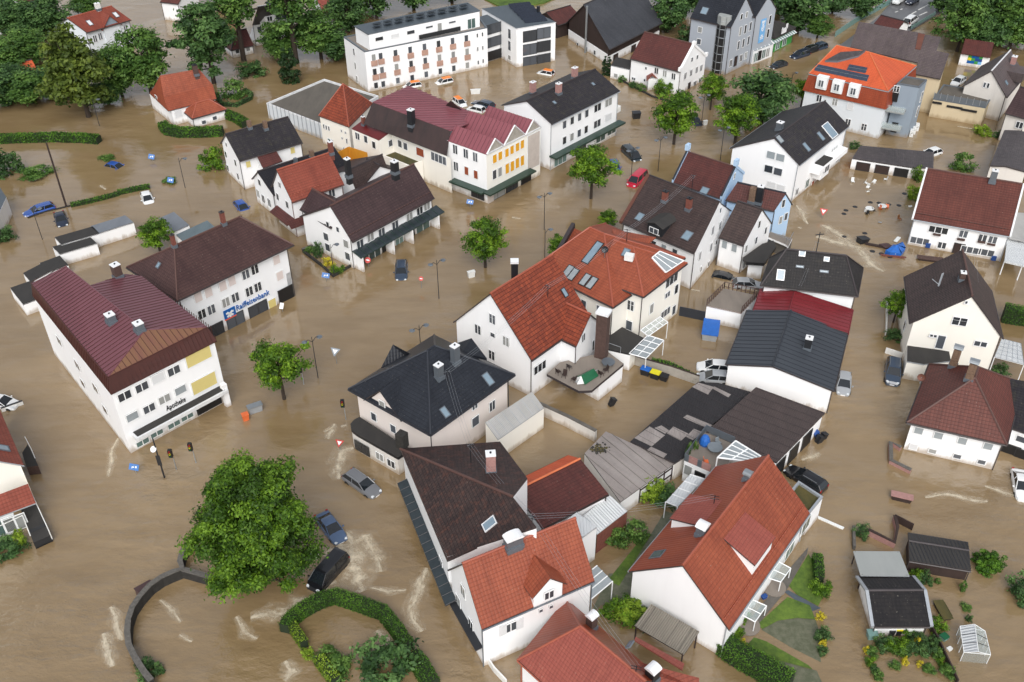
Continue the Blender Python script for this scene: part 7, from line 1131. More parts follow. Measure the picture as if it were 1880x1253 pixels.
for kd, p, r_, h_, lb in (('olive', (163, 215), 5.6, 17, 'tall olive-green tree at the water edge, upper left'), ('park', (278, 173), 4.4, 13, 'park tree left of the red mansard roof'), ('park', (225, 178), 3.6, 10, 'darker park tree between the olive tree and the red mansard house'), ('park2', (393, 153), 5.4, 15, 'loose park tree behind the red mansard roof chimney'), ('tall', (448, 112), 4.0, 20, 'very tall thin-crowned tree before the wine-red hipped annex'), ('tall', (544, 117), 4.5, 21, 'very tall tree with a long bare trunk left of the hotel'), ('park', (521, 112), 4.0, 8, 'bushy tree behind the conifer pair'), ('park', (590, 108), 4.6, 10, 'bushy bright tree touching the left end of the hotel'), ('dark', (640, 60), 4, 9, 'dark tree behind the left end of the hotel roof'), ('dark', (692, 35), 5, 13, 'dark tree with a thick trunk at the top edge behind the hotel'), ('dark', (760, 18), 5, 10, 'dark tree behind the middle of the hotel roof'), ('dark', (830, 6), 5, 9, 'dark tree behind the right end of the hotel roof'), ('dark', (1225, 60), 4, 9, 'dark tree right of the timber barn'), ('dark', (1255, 30), 4.5, 12, 'tall dark tree between the timber barn and the twin-gabled building'), ('dark', (1215, 8), 5, 12, 'dark tree at the top edge behind the timber barn'), ('bush_dark', (1268, 78), 2.5, 4, 'round dark shrub at the foot of the twin-gabled building'),
    ('dark', (1463, 62), 5.2, 12, 'dark tree behind the green striped awning'), ('park', (1500, 70), 2.6, 5, 'small bright tree above the row of dark cars'), ('dark', (1528, 24), 3.2, 5, 'dark shrub in the brown side stream'), ('dark', (1578, 36), 3.6, 7, 'rounded dark tree beside the road'), ('park', (1757, 95), 4.2, 13, 'light park tree right of the brown barn'), ('dark', (1812, 80), 5.4, 15, 'tallest dark tree at upper right'), ('park', (1852, 92), 4.6, 12, 'mid-green tree behind the box-dormer roof'), ('dark', (1779, 30), 4.4, 10, 'dark tree beside the road at the top edge'), ('park', (1885, 78), 4, 11, 'tree cut by the right edge behind the box-dormer roof'), ('dark', (1725, 22), 3, 6, 'dark tree overhanging the road verge'),
    ('dark', (30, 175), 4, 6, 'dark low tree in the left tree belt near the orange shed'), ('park', (60, 190), 4, 6, 'green low tree standing in water in the left tree belt'), ('park', (20, 140), 4.2, 7, 'pale low tree in the left tree belt under the dark red roof'), ('park', (50, 118), 4.2, 7, 'pale tree in front of the dark red roof end'), ('dark', (35, 70), 4.6, 8, 'dark tree in front of the top left pink-red roof'), ('dark', (70, 75), 4.6, 8, 'dark tree left of the bright red villa roof'), ('dark', (95, 62), 4.4, 8, 'dark tree tight behind the bright red villa'), ('dark', (8, 60), 4, 8, 'dark tree at the left edge under the pink-red roof'), ('park', (158, 30), 3, 5, 'small light tree at the far left top'), ('dark', (95, 182), 4.0, 6, 'dark tree at the foot of the olive tree'), ('dark', (660, 8), 5, 10, 'dark tree at the top edge right of the pink-red roofed house'), ('dark', (15, 195), 4.5, 6, 'dark low tree at the water line in the far left belt'), ('dark', (130, 178), 4, 7, 'dark low tree just left of the olive tree'), ('dark', (200, 190), 3, 4, 'low dark shrub-like tree at the foot of the olive tree, right side'), ('dark', (620, 112), 3.6, 6, 'low dark tree at the hotel corner by the water'), ('dark', (1795, 100), 4, 8, 'low dark tree behind the mural shed'), ('park', (1840, 60), 5, 12, 'mid-green tree below the grass field at the top right'), ('dark', (1445, 40), 4.4, 9, 'dark tree right of the twin-gabled building'), ('park2', (400, 5), 4.5, 10, 'loose tree at the top edge behind the very tall tree'), ('dark', (1420, 3), 4, 9, 'dark tree at the top edge behind the twin-gabled building')):
    tree(kd, p, r_, h_, lb, group='park trees')
for i, p in enumerate(((528, 152), (541, 152))): tree('conifer', p, 1.7, 7.2, ['left', 'right'][i]+' one of two clipped conifers by the low hall corner', group='conifer pair')
for i, p in enumerate(((1110, 138), (1117, 139))): tree('conifer', p, .9, 4.0, ['left', 'right'][i]+' slim conifer by the scrolled-gable house annex', group='slim conifers')
for kd, p, r_, h_, lb in (('bush', (431, 178), 2.4, 3.4, 'round bush inside the walled bed right of the red mansard house'), ('bush_dark', (462, 138), 2.6, 2.6, 'low dark bush in the park water'), ('bush_green', (391, 308), 1.9, 3.6, 'tall bush at the corner of the dark-roofed white house'), ('bush_dark', (12, 318), 2.6, 4.4, 'dark tree-like shrub at the left edge'), ('bush', (68, 322), 2.6, 1.4, 'flattened bush near the tall wooden pole'), ('bush', (196, 292), 1.3, .6, 'sunken bush behind the small blue car'), ('bush', (312, 334), 1.2, .7, 'low weed clump near the white sunken car'), ('bush_dark', (10, 440), 1.5, 1.8, 'dark bush below the grey left-edge building'), ('bush', (1142, 150), .9, 1.2, 'first shrub in the front bed of the scrolled-gable house'), ('bush_dark', (1162, 160), .9, 1.0, 'second shrub in the front bed of the scrolled-gable house'), ('bush', (1177, 166), 1.0, 1.3, 'third shrub in the front bed of the scrolled-gable house'), ('bush_green', (1217, 172), 1.7, 2.8, 'rounded bush beside the little red porch'), ('bush_lime', (1804, 246), 1.6, 1.6, 'yellow-green bush in water before the cream warehouse'), ('bush_dark', (1833, 252), .9, .9, 'small dark bush at the right-edge roof corner'), ('bush', (1765, 312), 1.9, 3.0, 'shaggy bush above the broad red-brown roof'), ('bush_dark', (1568, 272), .9, 1.0, 'tiny bush at the left end of the row garage'), ('bush_green', (1686, 330), 1.2, 2.4, 'bright bush at the right end of the row garage'), ('bush_lime', (1677, 364), 1.2, 2.2, 'golden clipped ball beside the broad red-brown roofed house'), ('street', (1640, 592), 1.6, 4.4, 'young tree inside the white fence of the cream house'), ('bush_dark', (1645, 622), 1.3, 1.2, 'dark low shrub inside the white fence'), ('bush_dark', (1833, 690), .9, 1.6, 'shrub under the pale grid roof'), ('bush_green', (1866, 322), 2, 2.4, 'bush at the right edge by the slate-grey roof'),
    ('ball', (1810, 1042), 1.35, 2.0, 'round clipped bush beside the black garden shed'), ('bush_dark', (1880, 1095), 1.4, 2.2, 'shrub cut by the right edge'), ('bush_lime', (1190, 912), 1.5, 2.6, 'bright lime shrub by the timber-framed store wall'), ('bush_dark', (1212, 915), 1.6, 1.2, 'dark bed of shrubs by the timber-framed store wall'), ('bush', (1165, 985), 1.4, 2.0, 'leafy shrub beside the brown timber wall, nearer the lime shrub'), ('bush', (1130, 995), 1.3, 1.8, 'leafy shrub beside the brown timber wall, nearer the white extension'), ('bush_green', (1138, 1128), 1.5, 1.4, 'shrub left of the pale leafy one by the blank gable'), ('bush_lime', (1155, 1130), 1.4, 1.6, 'pale variegated shrub by the blank white gable'), ('bush_dark', (1182, 1140), 1.1, 1.0, 'dark shrub behind the grey carport'), ('bush_dark', (710, 1232), 2.5, 2.2, 'big dark spreading shrub at the bottom edge by the clipped hedge'), ('bush', (622, 1230), 1.4, 1.4, 'shrub beside the clipped lime slab at the bottom edge'), ('bush_lime', (566, 1204), .6, .8, 'tiny lime shrub between two clipped slabs'), ('bush', (601, 1208), 1.0, 1.2, 'feathery shrub left of the small pool of water'), ('bush_lime', (40, 1000), .6, 2.2, 'slim clipped cone before the left-edge porch'), ('bush_dark', (12, 1015), 1.6, 1.0, 'dark low planting below the left-edge porch'), ('bush_dark', (275, 1235), 1.1, 1.0, 'ivy clump inside the curved stone wall'), ('bush_dark', (584, 472), .7, 2.4, 'upright dark shrub in the shop house corner bed'), ('bush_yellow', (603, 487), .9, 1.1, 'yellow shrub in the shop house corner bed'), ('bush_green', (620, 498), 1.0, .9, 'low green shrub at the tip of the shop house corner bed'), ('bush', (568, 463), .8, .8, 'small shrub at the rear of the shop house corner bed'), ('street', (1028, 478), 1.6, 3.6, 'bushy tree behind the black stepped parapet of the villa'), ('street2', (1115, 425), 1.4, 3.4, 'small tree between villa roof and weathered plum roof')):
    tree(kd, p, r_, h_, lb, cat='shrub' if 'bush' in kd else None)
gs = [('bush_dark', 865, 1000, 1.0, 1.2, 'dark rounded shrub at the left of the garden bed'), ('bush_green', 920, 1010, .9, 1.2, 'mid-green shrub second from left in the garden bed'), ('bush_green', 990, 1010, 1.0, 1.3, 'bright rounded shrub in the middle of the garden bed'), ('bush', 1000, 1050, .8, .9, 'smaller shrub below the bright rounded one'), ('bush_dark', 1075, 1030, 1.0, 1.2, 'dark shrub right of the bright rounded one'), ('bush_yellow', 1100, 1000, .6, 1.2, 'yellow leaved shrub at the top of the garden bed'), ('bush_dark', 1170, 1030, 1.1, 1.3, 'large dark shrub at the right of the garden bed'), ('bush_dark', 1090, 945, .9, .9, 'dark shrub under the garden house eave'), ('bush_green', 1030, 900, .9, 1.3, 'climbing shrub by the yellow bin'), ('bush', 785, 1050, .8, .9, 'grey-green shrub at the left border of the garden'), ('bush_yellow', 740, 1035, .4, .8, 'small yellow flowers at the left border'), ('bush_green', 780, 1120, .7, .6, 'low green mound at the left border'), ('bush_dark', 800, 1170, .5, .6, 'dark mound at the left border'), ('bush', 825, 1215, .7, .7, 'pale plant at the bottom left border'), ('bush_yellow', 1018, 1120, .5, .8, 'yellow bush below the garden bed'), ('bush_yellow', 1125, 1130, .4, .6, 'little yellow bush right of the bed'), ('bush', 950, 1140, .7, .6, 'low shrub below the garden bed centre'), ('bush', 1195, 1165, .8, .5, 'flat herb clump in the water'), ('bush', 1260, 1060, .9, .7, 'blue-green mound beside the trellis'), ('bush_green', 1285, 1120, .6, .6, 'light mound beside the trellis'), ('bush_dark', 1225, 980, .7, 1.0, 'dark mound at the top of the trellis'), ('bush_green', 1255, 870, 1.0, 1.2, 'shrub between trellis and teal tub'), ('bush', 1330, 1190, 1.0, .9, 'shrub at the bottom of the trellis'), ('bush_green', 1100, 505, .8, 1.2, 'shrub between sheet canopy and black shed'), ('bush_dark', 1165, 530, .9, 1.1, 'dark shrub below the black shed wall'), ('bush', 1255, 540, .4, .7, 'sprig below the black shed wall'), ('bush', 1460, 720, .7, .4, 'pale floating plant by the white pot'), ('bush', 1435, 590, .5, 1.3, 'lone sapling in the garden water'), ('bush_dark', 1480, 810, .4, .7, 'tiny shrub above the greenhouse'), ('bush_dark', 712, 195, 1.0, 1.2, 'square clipped bush by the garden gate'), ('bush_green', 415, 600, 1.3, 1.4, 'round bush at the end of the narrow garden hedge'), ('bush_dark', 430, 935, .9, 1.1, 'dark bush at the right edge of the drowned lawn'), ('bush_yellow', 430, 995, .5, .8, 'yellow flowering shrub at the right edge of the drowned lawn'), ('bush_yellow', 415, 795, .6, .8, 'sparse yellow plant at the path end'), ('bush_dark', 430, 1040, .6, .6, 'dark tuft under the yellow flowering shrub')]
for kd, x, y, r_, h_, lb in gs: tree(kd, (x, y), r_*.75, h_, lb, k='K33', group='garden shrubs', cat='shrub')
for x, y, kd, lb in ((1655, 1005, 'bush_yellow', 'yellow shrub at the head of the wide lawn hedge'), (1615, 910, 'bush_green', 'potted green plant by the glass porch roof'), (1665, 800, 'bush_green', 'potted plant on the round paved step')): tree(kd, (x, y), .6, .9, lb, k='K23', cat='shrub')
def hedge(pts, w, h, label, k=None, mat='leaf_hedge', dens=100, leaf=.075, group=None):
    P = [P3(p, 0, k) for p in pts]; L_ = []; mb = MB(); C, O, T = [], [], []
    for i in range(len(P)):
        d = (P[min(i+1, len(P)-1)]-P[max(i-1, 0)]).normalized(); L_.append(Vector((-d.y, d.x, 0))*w/2)
    root = thing('hedge', label, 'hedge', (P[0]+P[-1])/2, group)
    sec = lambda i: [P[i]-L_[i]*.9-zz*.8, P[i]-L_[i]*.85+zz*(h*.92), P[i]+L_[i]*.85+zz*(h*.92), P[i]+L_[i]*.9-zz*.8]
    for i in range(len(P)-1):
        a, c = sec(i), sec(i+1)
        for j in range(3): mb.face([a[j], c[j], c[j+1], a[j+1]], 'hedge_core')
        ln = (P[i+1]-P[i]).length; n = int(ln*(w+2*h)*dens); t = RS.uniform(0, 1, n); q = RS.uniform(-h, w+h, n)
        for tt_, qq in zip(t, q):
            b0 = P[i].lerp(P[i+1], tt_); l_ = L_[i].lerp(L_[i+1], tt_)
            if qq < 0: p = b0-l_+zz*(h+qq); o = -l_.normalized()
            elif qq > w: p = b0+l_+zz*(h-(qq-w)); o = l_.normalized()
            else: p = b0+l_*(2*qq/w-1)+zz*h; o = zz
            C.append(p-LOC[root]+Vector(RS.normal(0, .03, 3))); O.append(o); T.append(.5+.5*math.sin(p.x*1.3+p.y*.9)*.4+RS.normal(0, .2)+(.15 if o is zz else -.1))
    for e, i in ((sec(0), 0), (sec(-1), -1)): mb.face(e, 'hedge_core')
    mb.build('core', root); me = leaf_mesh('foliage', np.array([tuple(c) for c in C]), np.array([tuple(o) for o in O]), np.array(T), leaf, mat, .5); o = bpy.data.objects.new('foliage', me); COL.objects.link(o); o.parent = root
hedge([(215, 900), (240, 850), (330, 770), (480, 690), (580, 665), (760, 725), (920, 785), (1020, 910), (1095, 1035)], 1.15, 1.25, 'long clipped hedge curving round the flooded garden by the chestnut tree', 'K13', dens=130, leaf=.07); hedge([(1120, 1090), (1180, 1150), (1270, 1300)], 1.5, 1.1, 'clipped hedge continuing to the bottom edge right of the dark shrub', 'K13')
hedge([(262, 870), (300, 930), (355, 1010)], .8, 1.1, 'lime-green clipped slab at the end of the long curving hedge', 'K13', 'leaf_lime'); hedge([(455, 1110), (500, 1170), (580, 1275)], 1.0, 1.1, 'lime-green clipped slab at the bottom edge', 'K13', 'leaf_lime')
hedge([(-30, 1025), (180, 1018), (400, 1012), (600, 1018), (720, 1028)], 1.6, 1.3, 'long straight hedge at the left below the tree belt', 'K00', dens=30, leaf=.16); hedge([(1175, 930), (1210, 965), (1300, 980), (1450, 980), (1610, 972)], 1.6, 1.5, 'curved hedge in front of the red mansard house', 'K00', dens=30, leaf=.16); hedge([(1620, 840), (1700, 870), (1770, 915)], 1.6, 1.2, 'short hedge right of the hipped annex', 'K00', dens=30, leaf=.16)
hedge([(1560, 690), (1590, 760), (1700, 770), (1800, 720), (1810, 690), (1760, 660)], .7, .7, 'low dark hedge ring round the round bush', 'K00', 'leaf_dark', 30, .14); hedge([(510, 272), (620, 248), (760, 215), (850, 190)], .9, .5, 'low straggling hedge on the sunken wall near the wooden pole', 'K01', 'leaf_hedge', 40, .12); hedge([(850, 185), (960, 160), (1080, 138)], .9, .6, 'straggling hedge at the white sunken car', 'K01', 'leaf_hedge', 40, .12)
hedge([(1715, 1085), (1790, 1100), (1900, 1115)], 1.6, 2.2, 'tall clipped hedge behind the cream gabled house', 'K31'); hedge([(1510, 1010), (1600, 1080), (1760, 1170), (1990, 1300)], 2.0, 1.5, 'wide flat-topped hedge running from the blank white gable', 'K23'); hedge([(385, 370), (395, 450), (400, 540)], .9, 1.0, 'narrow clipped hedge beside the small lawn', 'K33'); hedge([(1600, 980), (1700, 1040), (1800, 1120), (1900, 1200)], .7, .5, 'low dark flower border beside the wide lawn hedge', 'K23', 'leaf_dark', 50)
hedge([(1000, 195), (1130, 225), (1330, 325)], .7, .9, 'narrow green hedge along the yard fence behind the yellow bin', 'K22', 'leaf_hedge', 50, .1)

# ================================================================ vehicles
CARM = dict(white=L(228, 230, 230), silver=L(158, 162, 166), grey=L(112, 114, 118), black=L(24, 25, 29), navy=L(34, 42, 60), blue=L(36, 78, 156), steel=L(74, 94, 124), red=L(190, 36, 62), teal=L(36, 46, 52), bluegrey=L(52, 66, 84))
for k_, c_ in CARM.items():
    m, ns, ls, b = newmat('paint_'+k_); b.inputs['Base Color'].default_value = c_; b.inputs['Roughness'].default_value = .28; b.inputs['Coat Weight'].default_value = .6; b.inputs['Coat Roughness'].default_value = .06
plain('head_lamp', L(214, 220, 224), .1, var=.03); plain('tail_lamp', L(150, 22, 24), .2, var=.05); plain('tyre', L(24, 24, 24), .9); plain('taxi_orange', L(236, 130, 40), .4, var=.03)
# x from rear (-) to front (+): stations of (x, half width, belt height); cabin: (x at belt rear, roof rear, roof front, belt front), roof height
CT = dict(hatch=(4.0, .86, .92, 1.48, (-1.95, -1.45, .15, 1.05)), estate=(4.7, .90, .95, 1.46, (-2.28, -1.85, .25, 1.15)), saloon=(4.6, .88, .92, 1.42, (-1.75, -.95, .2, 1.15)), suv=(4.6, .93, 1.06, 1.68, (-2.22, -1.85, .3, 1.15)), van=(4.8, .95, 1.15, 1.9, (-2.33, -2.15, .95, 1.85)), small=(3.6, .80, .95, 1.5, (-1.75, -1.45, .3, 1.1)))
CMESH = {}
def loft(mb, rings, mat, smooth=True, close=True):
    for a, c in zip(rings[:-1], rings[1:]):
        for i in range(len(a)-1): mb.face([a[i], c[i], c[i+1], a[i+1]], mat, smooth=smooth)
    if close: mb.face(rings[0], mat); mb.face(rings[-1][::-1], mat)
def car_meshes(ty, colr):
    key = (ty, colr)
    if key in CMESH: return CMESH[key]
    Lc, hw, belt, top, (c0, c1, c2, c3) = CT[ty]; f, r_ = Lc/2, -Lc/2; P_ = 'paint_'+colr; st = []
    for x, w, zt_ in ((r_, .74, .62), (r_+.06, .90, .84 if ty != 'saloon' else .8), (r_+.3, .97, belt), (c0+.5, 1, belt), (0, 1, belt), (c3-.2, 1, belt-.02), (c3+.1, .99, belt-.06), (f-.55, .95, belt-.16), (f-.2, .88, belt-.26), (f, .70, .58)):
        w *= hw; zb = .28; st.append([Vector((x, -w*.9, zb)), Vector((x, -w, .5)), Vector((x, -w*.985, zt_*.82)), Vector((x, -w*.9, zt_)), Vector((x, -w*.45, zt_+.035)), Vector((x, w*.45, zt_+.035)), Vector((x, w*.9, zt_)), Vector((x, w*.985, zt_*.82)), Vector((x, w, .5)), Vector((x, w*.9, zb))])
    body = MB(); loft(body, st, P_); g_ = MB(); wb, wt = hw*.88, hw*.70; bz = belt-.01
    q = lambda x, w, z: (Vector((x, -w, z)), Vector((x, w, z)))
    A0, B0 = q(c0, wb, bz); A1, B1 = q(c1, wt, top-.06); A2, B2 = q(c2, wt, top-.06); A3, B3 = q(c3, wb, bz-.03)
    for po in ([A0, A3, A2, A1], [B3, B0, B1, B2], [A3, B3, B2, A2], [B0, A0, A1, B1]): g_.face(po, 'car_glass')
    ro = MB(); xs = [c1-.02, c1+.25, (c1+c2)/2, c2-.2, c2+.03]; zs = [top-.07, top-.01, top+.01, top-.01, top-.07]
    loft(ro, [[Vector((x, -wt*1.02, z-.05)), Vector((x, -wt*.9, z)), Vector((x, 0, z+.03)), Vector((x, wt*.9, z)), Vector((x, wt*1.02, z-.05))] for x, z in zip(xs, zs)], P_, close=False)
    for sg in (-1, 1):
        for (x0, z0, w0), (x1, z1, w1) in (((c0, bz, wb), (c1, top-.06, wt)), ((c3, bz-.03, wb), (c2, top-.06, wt)), (((c0+c3)/2-.1, bz, wb+.01), ((c1+c2)/2, top-.06, wt+.01))): ro.bar((x0, sg*w0, z0), (x1, sg*w1, z1), .045, P_, n=5, caps=False)
        if ty in ('estate', 'suv'): ro.bar((c1+.3, sg*wt*.88, top+.03), (c2-.2, sg*wt*.88, top+.03), .03, 'metal', n=5)
    H = MB(); Tl = MB(); Mi = MB(); Wh = MB()
    H.obox((f-.16, hw*.62, belt-.3), (.10, -.04, -.02), (.02, hw*.15, 0), (0, 0, .06), 'head_lamp'); Tl.obox((r_+.08, hw*.74, belt-.14), (.06, 0, 0), (0, hw*.13, 0), (0, 0, .14), 'tail_lamp'); Mi.lathe((c3-.35, hw+.1, belt+.06), [(.02, -.12), (.1, -.06), (.1, .06), (.02, .12)], P_, 6, Vector((0, 1, 0)))
    Wh.lathe((0, 0, 0), [(.2, -.02), (.33, -.02), (.34, .1), (.33, .2), (.2, .21), (.05, .17)], 'tyre', 14, Vector((0, 1, 0))); Pl = MB(); Pl.obox((f+.005, 0, .46), (.012, 0, 0), (0, .26, 0), (0, 0, .06), 'white_cap')
    CMESH[key] = (body.mesh('body'), g_.mesh('windows'), ro.mesh('roof'), H.mesh('headlight'), Tl.mesh('tail_light'), Mi.mesh('mirror'), Wh.mesh('wheel'), Pl.mesh('number_plate')); return CMESH[key]
def car(ty, colr, p, fr, label, sink=.62, k=None, k2=None, taxi=False, tilt=0.0, z=0.0, group=None, cat='car'):
    P, F_ = P3(p, .5, k), P3(fr, .5, k); yaw = math.atan2(F_.y-P.y, F_.x-P.x); o = thing('car' if ty != 'van' else 'van', label, cat if ty != 'van' else 'van', (P.x, P.y, z-sink), group); o.rotation_euler = (0, tilt, yaw); ms = car_meshes(ty, colr); Lc, hw, belt = CT[ty][:3]
    def add(me, loc=(0, 0, 0), s=(1, 1, 1)): c = bpy.data.objects.new(me.name.split('.')[0], me); COL.objects.link(c); c.parent = o; c.location = loc; c.scale = s; return c
    bo = add(ms[0]); add(ms[1]); add(ms[2]); add(ms[7])
    for sg in (1, -1):
        for i in (3, 4, 5): add(ms[i], s=(1, sg, 1))
        for x in (-Lc*.31, Lc*.31): add(ms[6], (x, sg*(hw-.2), .34), (1, sg, 1))
    if taxi:
        mb = MB(); c0, c1, c2, c3 = CT[ty][4]; mb.obox(((c1+c2)/2, 0, CT[ty][3]+.03), ((c2-c1)*.5, 0, 0), (0, hw*.64, 0), (0, 0, .03), 'taxi_orange'); m_ = bpy.data.objects.new('orange_roof_foil', mb.mesh('orange_roof_foil')); COL.objects.link(m_); m_.parent = o
    return o
car('estate', 'grey', (664, 886), (688, 902), 'grey estate car with silver roof at the overflowing kerb of the mossy-roofed building', .35, tilt=.03)
car('saloon', 'steel', (607, 965), (623, 986), 'steel-blue car nose-down in the torrent beside the chestnut tree', .45); car('van', 'black', (602, 1048), (574, 1078), 'black van stranded in white water between tree and hedge', .45, tilt=.03)
car('estate', 'bluegrey', (736.5, 493), (736, 511), 'lone blue-grey estate car in the middle of the main street', .62); car('van', 'teal', (860, 1100), (915, 1150), 'dark van near the street lamp with a smaller blue car behind', .75, 'K20'); car('hatch', 'blue', (738, 1178), (758, 1225), 'blue car just left of the dark van', .8, 'K20')
car('van', 'red', (900, 70), (868, 100), 'bright red van tucked behind the weathered plum roof', .55, 'K21'); car('saloon', 'navy', (1320, 858), (1345, 885), 'dark car beneath the leaning street tree', .75, 'K20')
for p, f_, lb, tx, s_ in (((1350, 575), (1305, 585), 'white car with orange roof closest to the hotel wall, right of the other hotel-side one', 1, .7), ((1122, 605), (1080, 612), 'white car with orange roof half hidden by the red metal roof', 1, .6), ((1465, 728), (1510, 760), 'white car with orange roof beside the plain white one', 1, .55), ((1580, 775), (1535, 765), 'plain white small car beside the dark estate in the hotel yard', 0, .6)): car('small', 'white', p, f_, lb, s_, 'K10', taxi=tx, group='cars drowned in the hotel yard')
car('estate', 'bluegrey', (1632, 738), (1575, 722), 'dark blue-grey estate in the hotel yard', .55, 'K10', group='cars drowned in the hotel yard'); car('small', 'white', (240, 512), (200, 505), 'white car with orange roof alone before the hotel wing', .7, 'K20', taxi=True, group='cars drowned in the hotel yard')
for x, y, lb, c_ in ((115, 460, 'black car alone below the row of three dark cars', 'black'), (270, 388, 'front car in the row of three dark cars', 'navy'), (332, 358, 'middle car in the row of three dark cars', 'black'), (398, 336, 'rear car in the row of three dark cars', 'bluegrey')): car('suv' if x > 115 else 'hatch', c_, (x, y), (x-40, y+12), lb, .55, 'K30', group='dark cars by the kiosk')
car('hatch', 'white', (1408, 582), (1380, 600), 'white car behind the cream warehouse terrace', .3, 'K30'); car('hatch', 'white', (1215, 1090), (1165, 1105), 'white car peeping out behind the row garage', .55, 'K30'); car('hatch', 'silver', (1695, 820), (1770, 822), 'silver hatchback beside the curved black carport', .45, 'K21'); car('saloon', 'black', (1497, 745), (1450, 735), 'dark car sunk to its roof before the narrow white wing', .95, 'K21')
car('hatch', 'silver', (588, 320), (582, 395), 'pale silver car half under the slate-blue hall eave', .4, 'K32'); car('suv', 'bluegrey', (940, 245), (935, 325), 'dark SUV below the white garden fence', .25, 'K32'); car('estate', 'black', (310, 1005), (200, 940), 'black estate car in front of the broad orange roof', .35, 'K32'); car('saloon', 'white', (1868, 1050), (1885, 1140), 'white car at the right edge near the red-brown hipped house', .35, 'K32')
car('hatch', 'white', (1450, 205), (1390, 200), 'white car squeezed behind the slate-blue hall, rear one', .3, 'K22'); car('hatch', 'silver', (1450, 275), (1385, 270), 'silver car squeezed behind the slate-blue hall, front one', .45, 'K22'); car('hatch', 'white', (10, 460), (75, 470), 'white car cut by the left edge beside a low rail', .35, 'K02')
car('estate', 'blue', (275, 282), (215, 300), 'bright blue estate on the sunken wall at the left', .6, 'K01'); car('saloon', 'navy', (433, 348), (445, 385), 'dark blue car at the foot of the wooden pole', .55, 'K01'); car('hatch', 'white', (1055, 198), (1065, 222), 'white car sunk to its windows near the hedge strip', .7, 'K01'); car('hatch', 'blue', (1737, 255), (1760, 280), 'blue car sunk to its windows left of the terrace houses', .85, 'K01'); car('hatch', 'blue', (832, 1178), (862, 1185), 'small blue car almost submerged below the straight hedge', .95, 'K00')
for i, (ty, c_, x, y, dx, dy, lb) in enumerate((('saloon', 'silver', 705, 5, 40, -18, 'silver car on the dry road at the top edge'), ('van', 'white', 800, 15, -40, 28, 'white van on the dry road at the top edge'), ('saloon', 'navy', 915, 20, -40, 22, 'dark car on the dry road at the top edge'), ('van', 'white', 895, 205, 30, -22, 'white van on the road behind the brown barn'), ('estate', 'navy', 1785, 15, 40, 4, 'dark car parked on the grass at the top right'))): car(ty, c_, (x, y), (x+dx, y+dy), lb, 0, 'Zk', z=.31)

# ================================================================ street furniture
def lamp(base, top, label, k=None, arms=2, yaw=0.6):
    b_ = P3(base, 0, k); h = 6.1 if arms == 2 else 5.2; o = thing('street_lamp', label, 'street lamp', (b_.x, b_.y, 0), 'street lamps'); mb = MB(); mb.bar((b_.x, b_.y, -1), (b_.x, b_.y, h), .06, 'metal_dark', .04, 7); mb.build('pole', o)
    for sg in ((-1, 1) if arms == 2 else (1,)):
        d = Vector((math.cos(yaw)*sg, math.sin(yaw)*sg, 0)); e = b_+d*.95+zz*(h-.35); mb = MB(); mb.tube([b_+zz*(h-.7), b_+d*.5+zz*(h-.2), e], .035, 'metal_dark'); ar = mb.build('arm', o); mb = MB(); mb.lathe(e, [(.03, .1), (.34, .02), (.36, -.02), (.24, -.06)], 'zinc', 12); mb.lathe(e, [(.2, -.06), (.16, -.2), (.02, -.26)], 'metal_dark', 8); mb.build('lamp_head', ar)
    return o
for b_, t_, lb in (((806, 549), 0, 'two-armed street lamp right of the lone blue-grey estate car'), ((584, 694), 0, 'two-armed street lamp beyond the small street tree'), ((999, 422), 0, 'two-armed street lamp left of the red van'), ((1158, 335), 0, 'two-armed street lamp beside the dark van'), ((1287, 234), 0, 'two-armed street lamp by the dark car under the leaning tree'), ((1322, 296), 0, 'two-armed street lamp at the big white gable'), ((775, 672), 0, 'two-armed street lamp behind the navy-roofed corner house'), ((1208, 315), 0, 'two-armed street lamp right of the red van')): lamp(b_, t_, lb)
for b_, lb in (((614, 508), 'single lamp in the shop house corner bed'), ((78, 440), 'single lamp left of the flat garages'), ((183, 232), 'single lamp in the water left of the red mansard house'), ((1000, 480), 'single lamp before the villa parapet'), ((340, 345), 'single lamp near the low weed clump'), ((1448, 182), 'single lamp beside the orange mansard house')): lamp(b_, 0, lb, arms=1)
def post(base, h, label, name='pole', r=.07, mat='metal_dark', k=None, cat='pole', extra=None):
    b_ = P3(base, 0, k); mb = MB(); mb.bar((b_.x, b_.y, -1), (b_.x, b_.y, h), r, mat, r*.75, 7)
    if extra is None: o = mb.build(name, org=(b_.x, b_.y, 0)); return tag(o, label, cat), b_
    o = thing(name, label, cat, (b_.x, b_.y, 0)); mb.build('pole', o); return o, b_
post((122, 380), 10.8, 'tall dark wooden utility pole at the left', 'utility_pole', .16, 'wood_dark'); o, b_ = post((302, 877), 5.6, 'dark pole with round sign in front of the pharmacy', 'sign_pole', .1, extra=1); mb = MB(); mb.lathe(b_+Vector((-.2, -.1, 4.2)), [(0, 0), (.34, 0), (.34, .06), (0, .06)], 'white_cap', 14, Vector((-.2, -.6, .7))); mb.build('round_sign', o); mb = MB(); mb.obox(b_+Vector((0, -.12, 2.6)), (.22, 0, 0), (0, .03, 0), (0, 0, .7), 'metal_dark'); mb.build('sign_board', o)
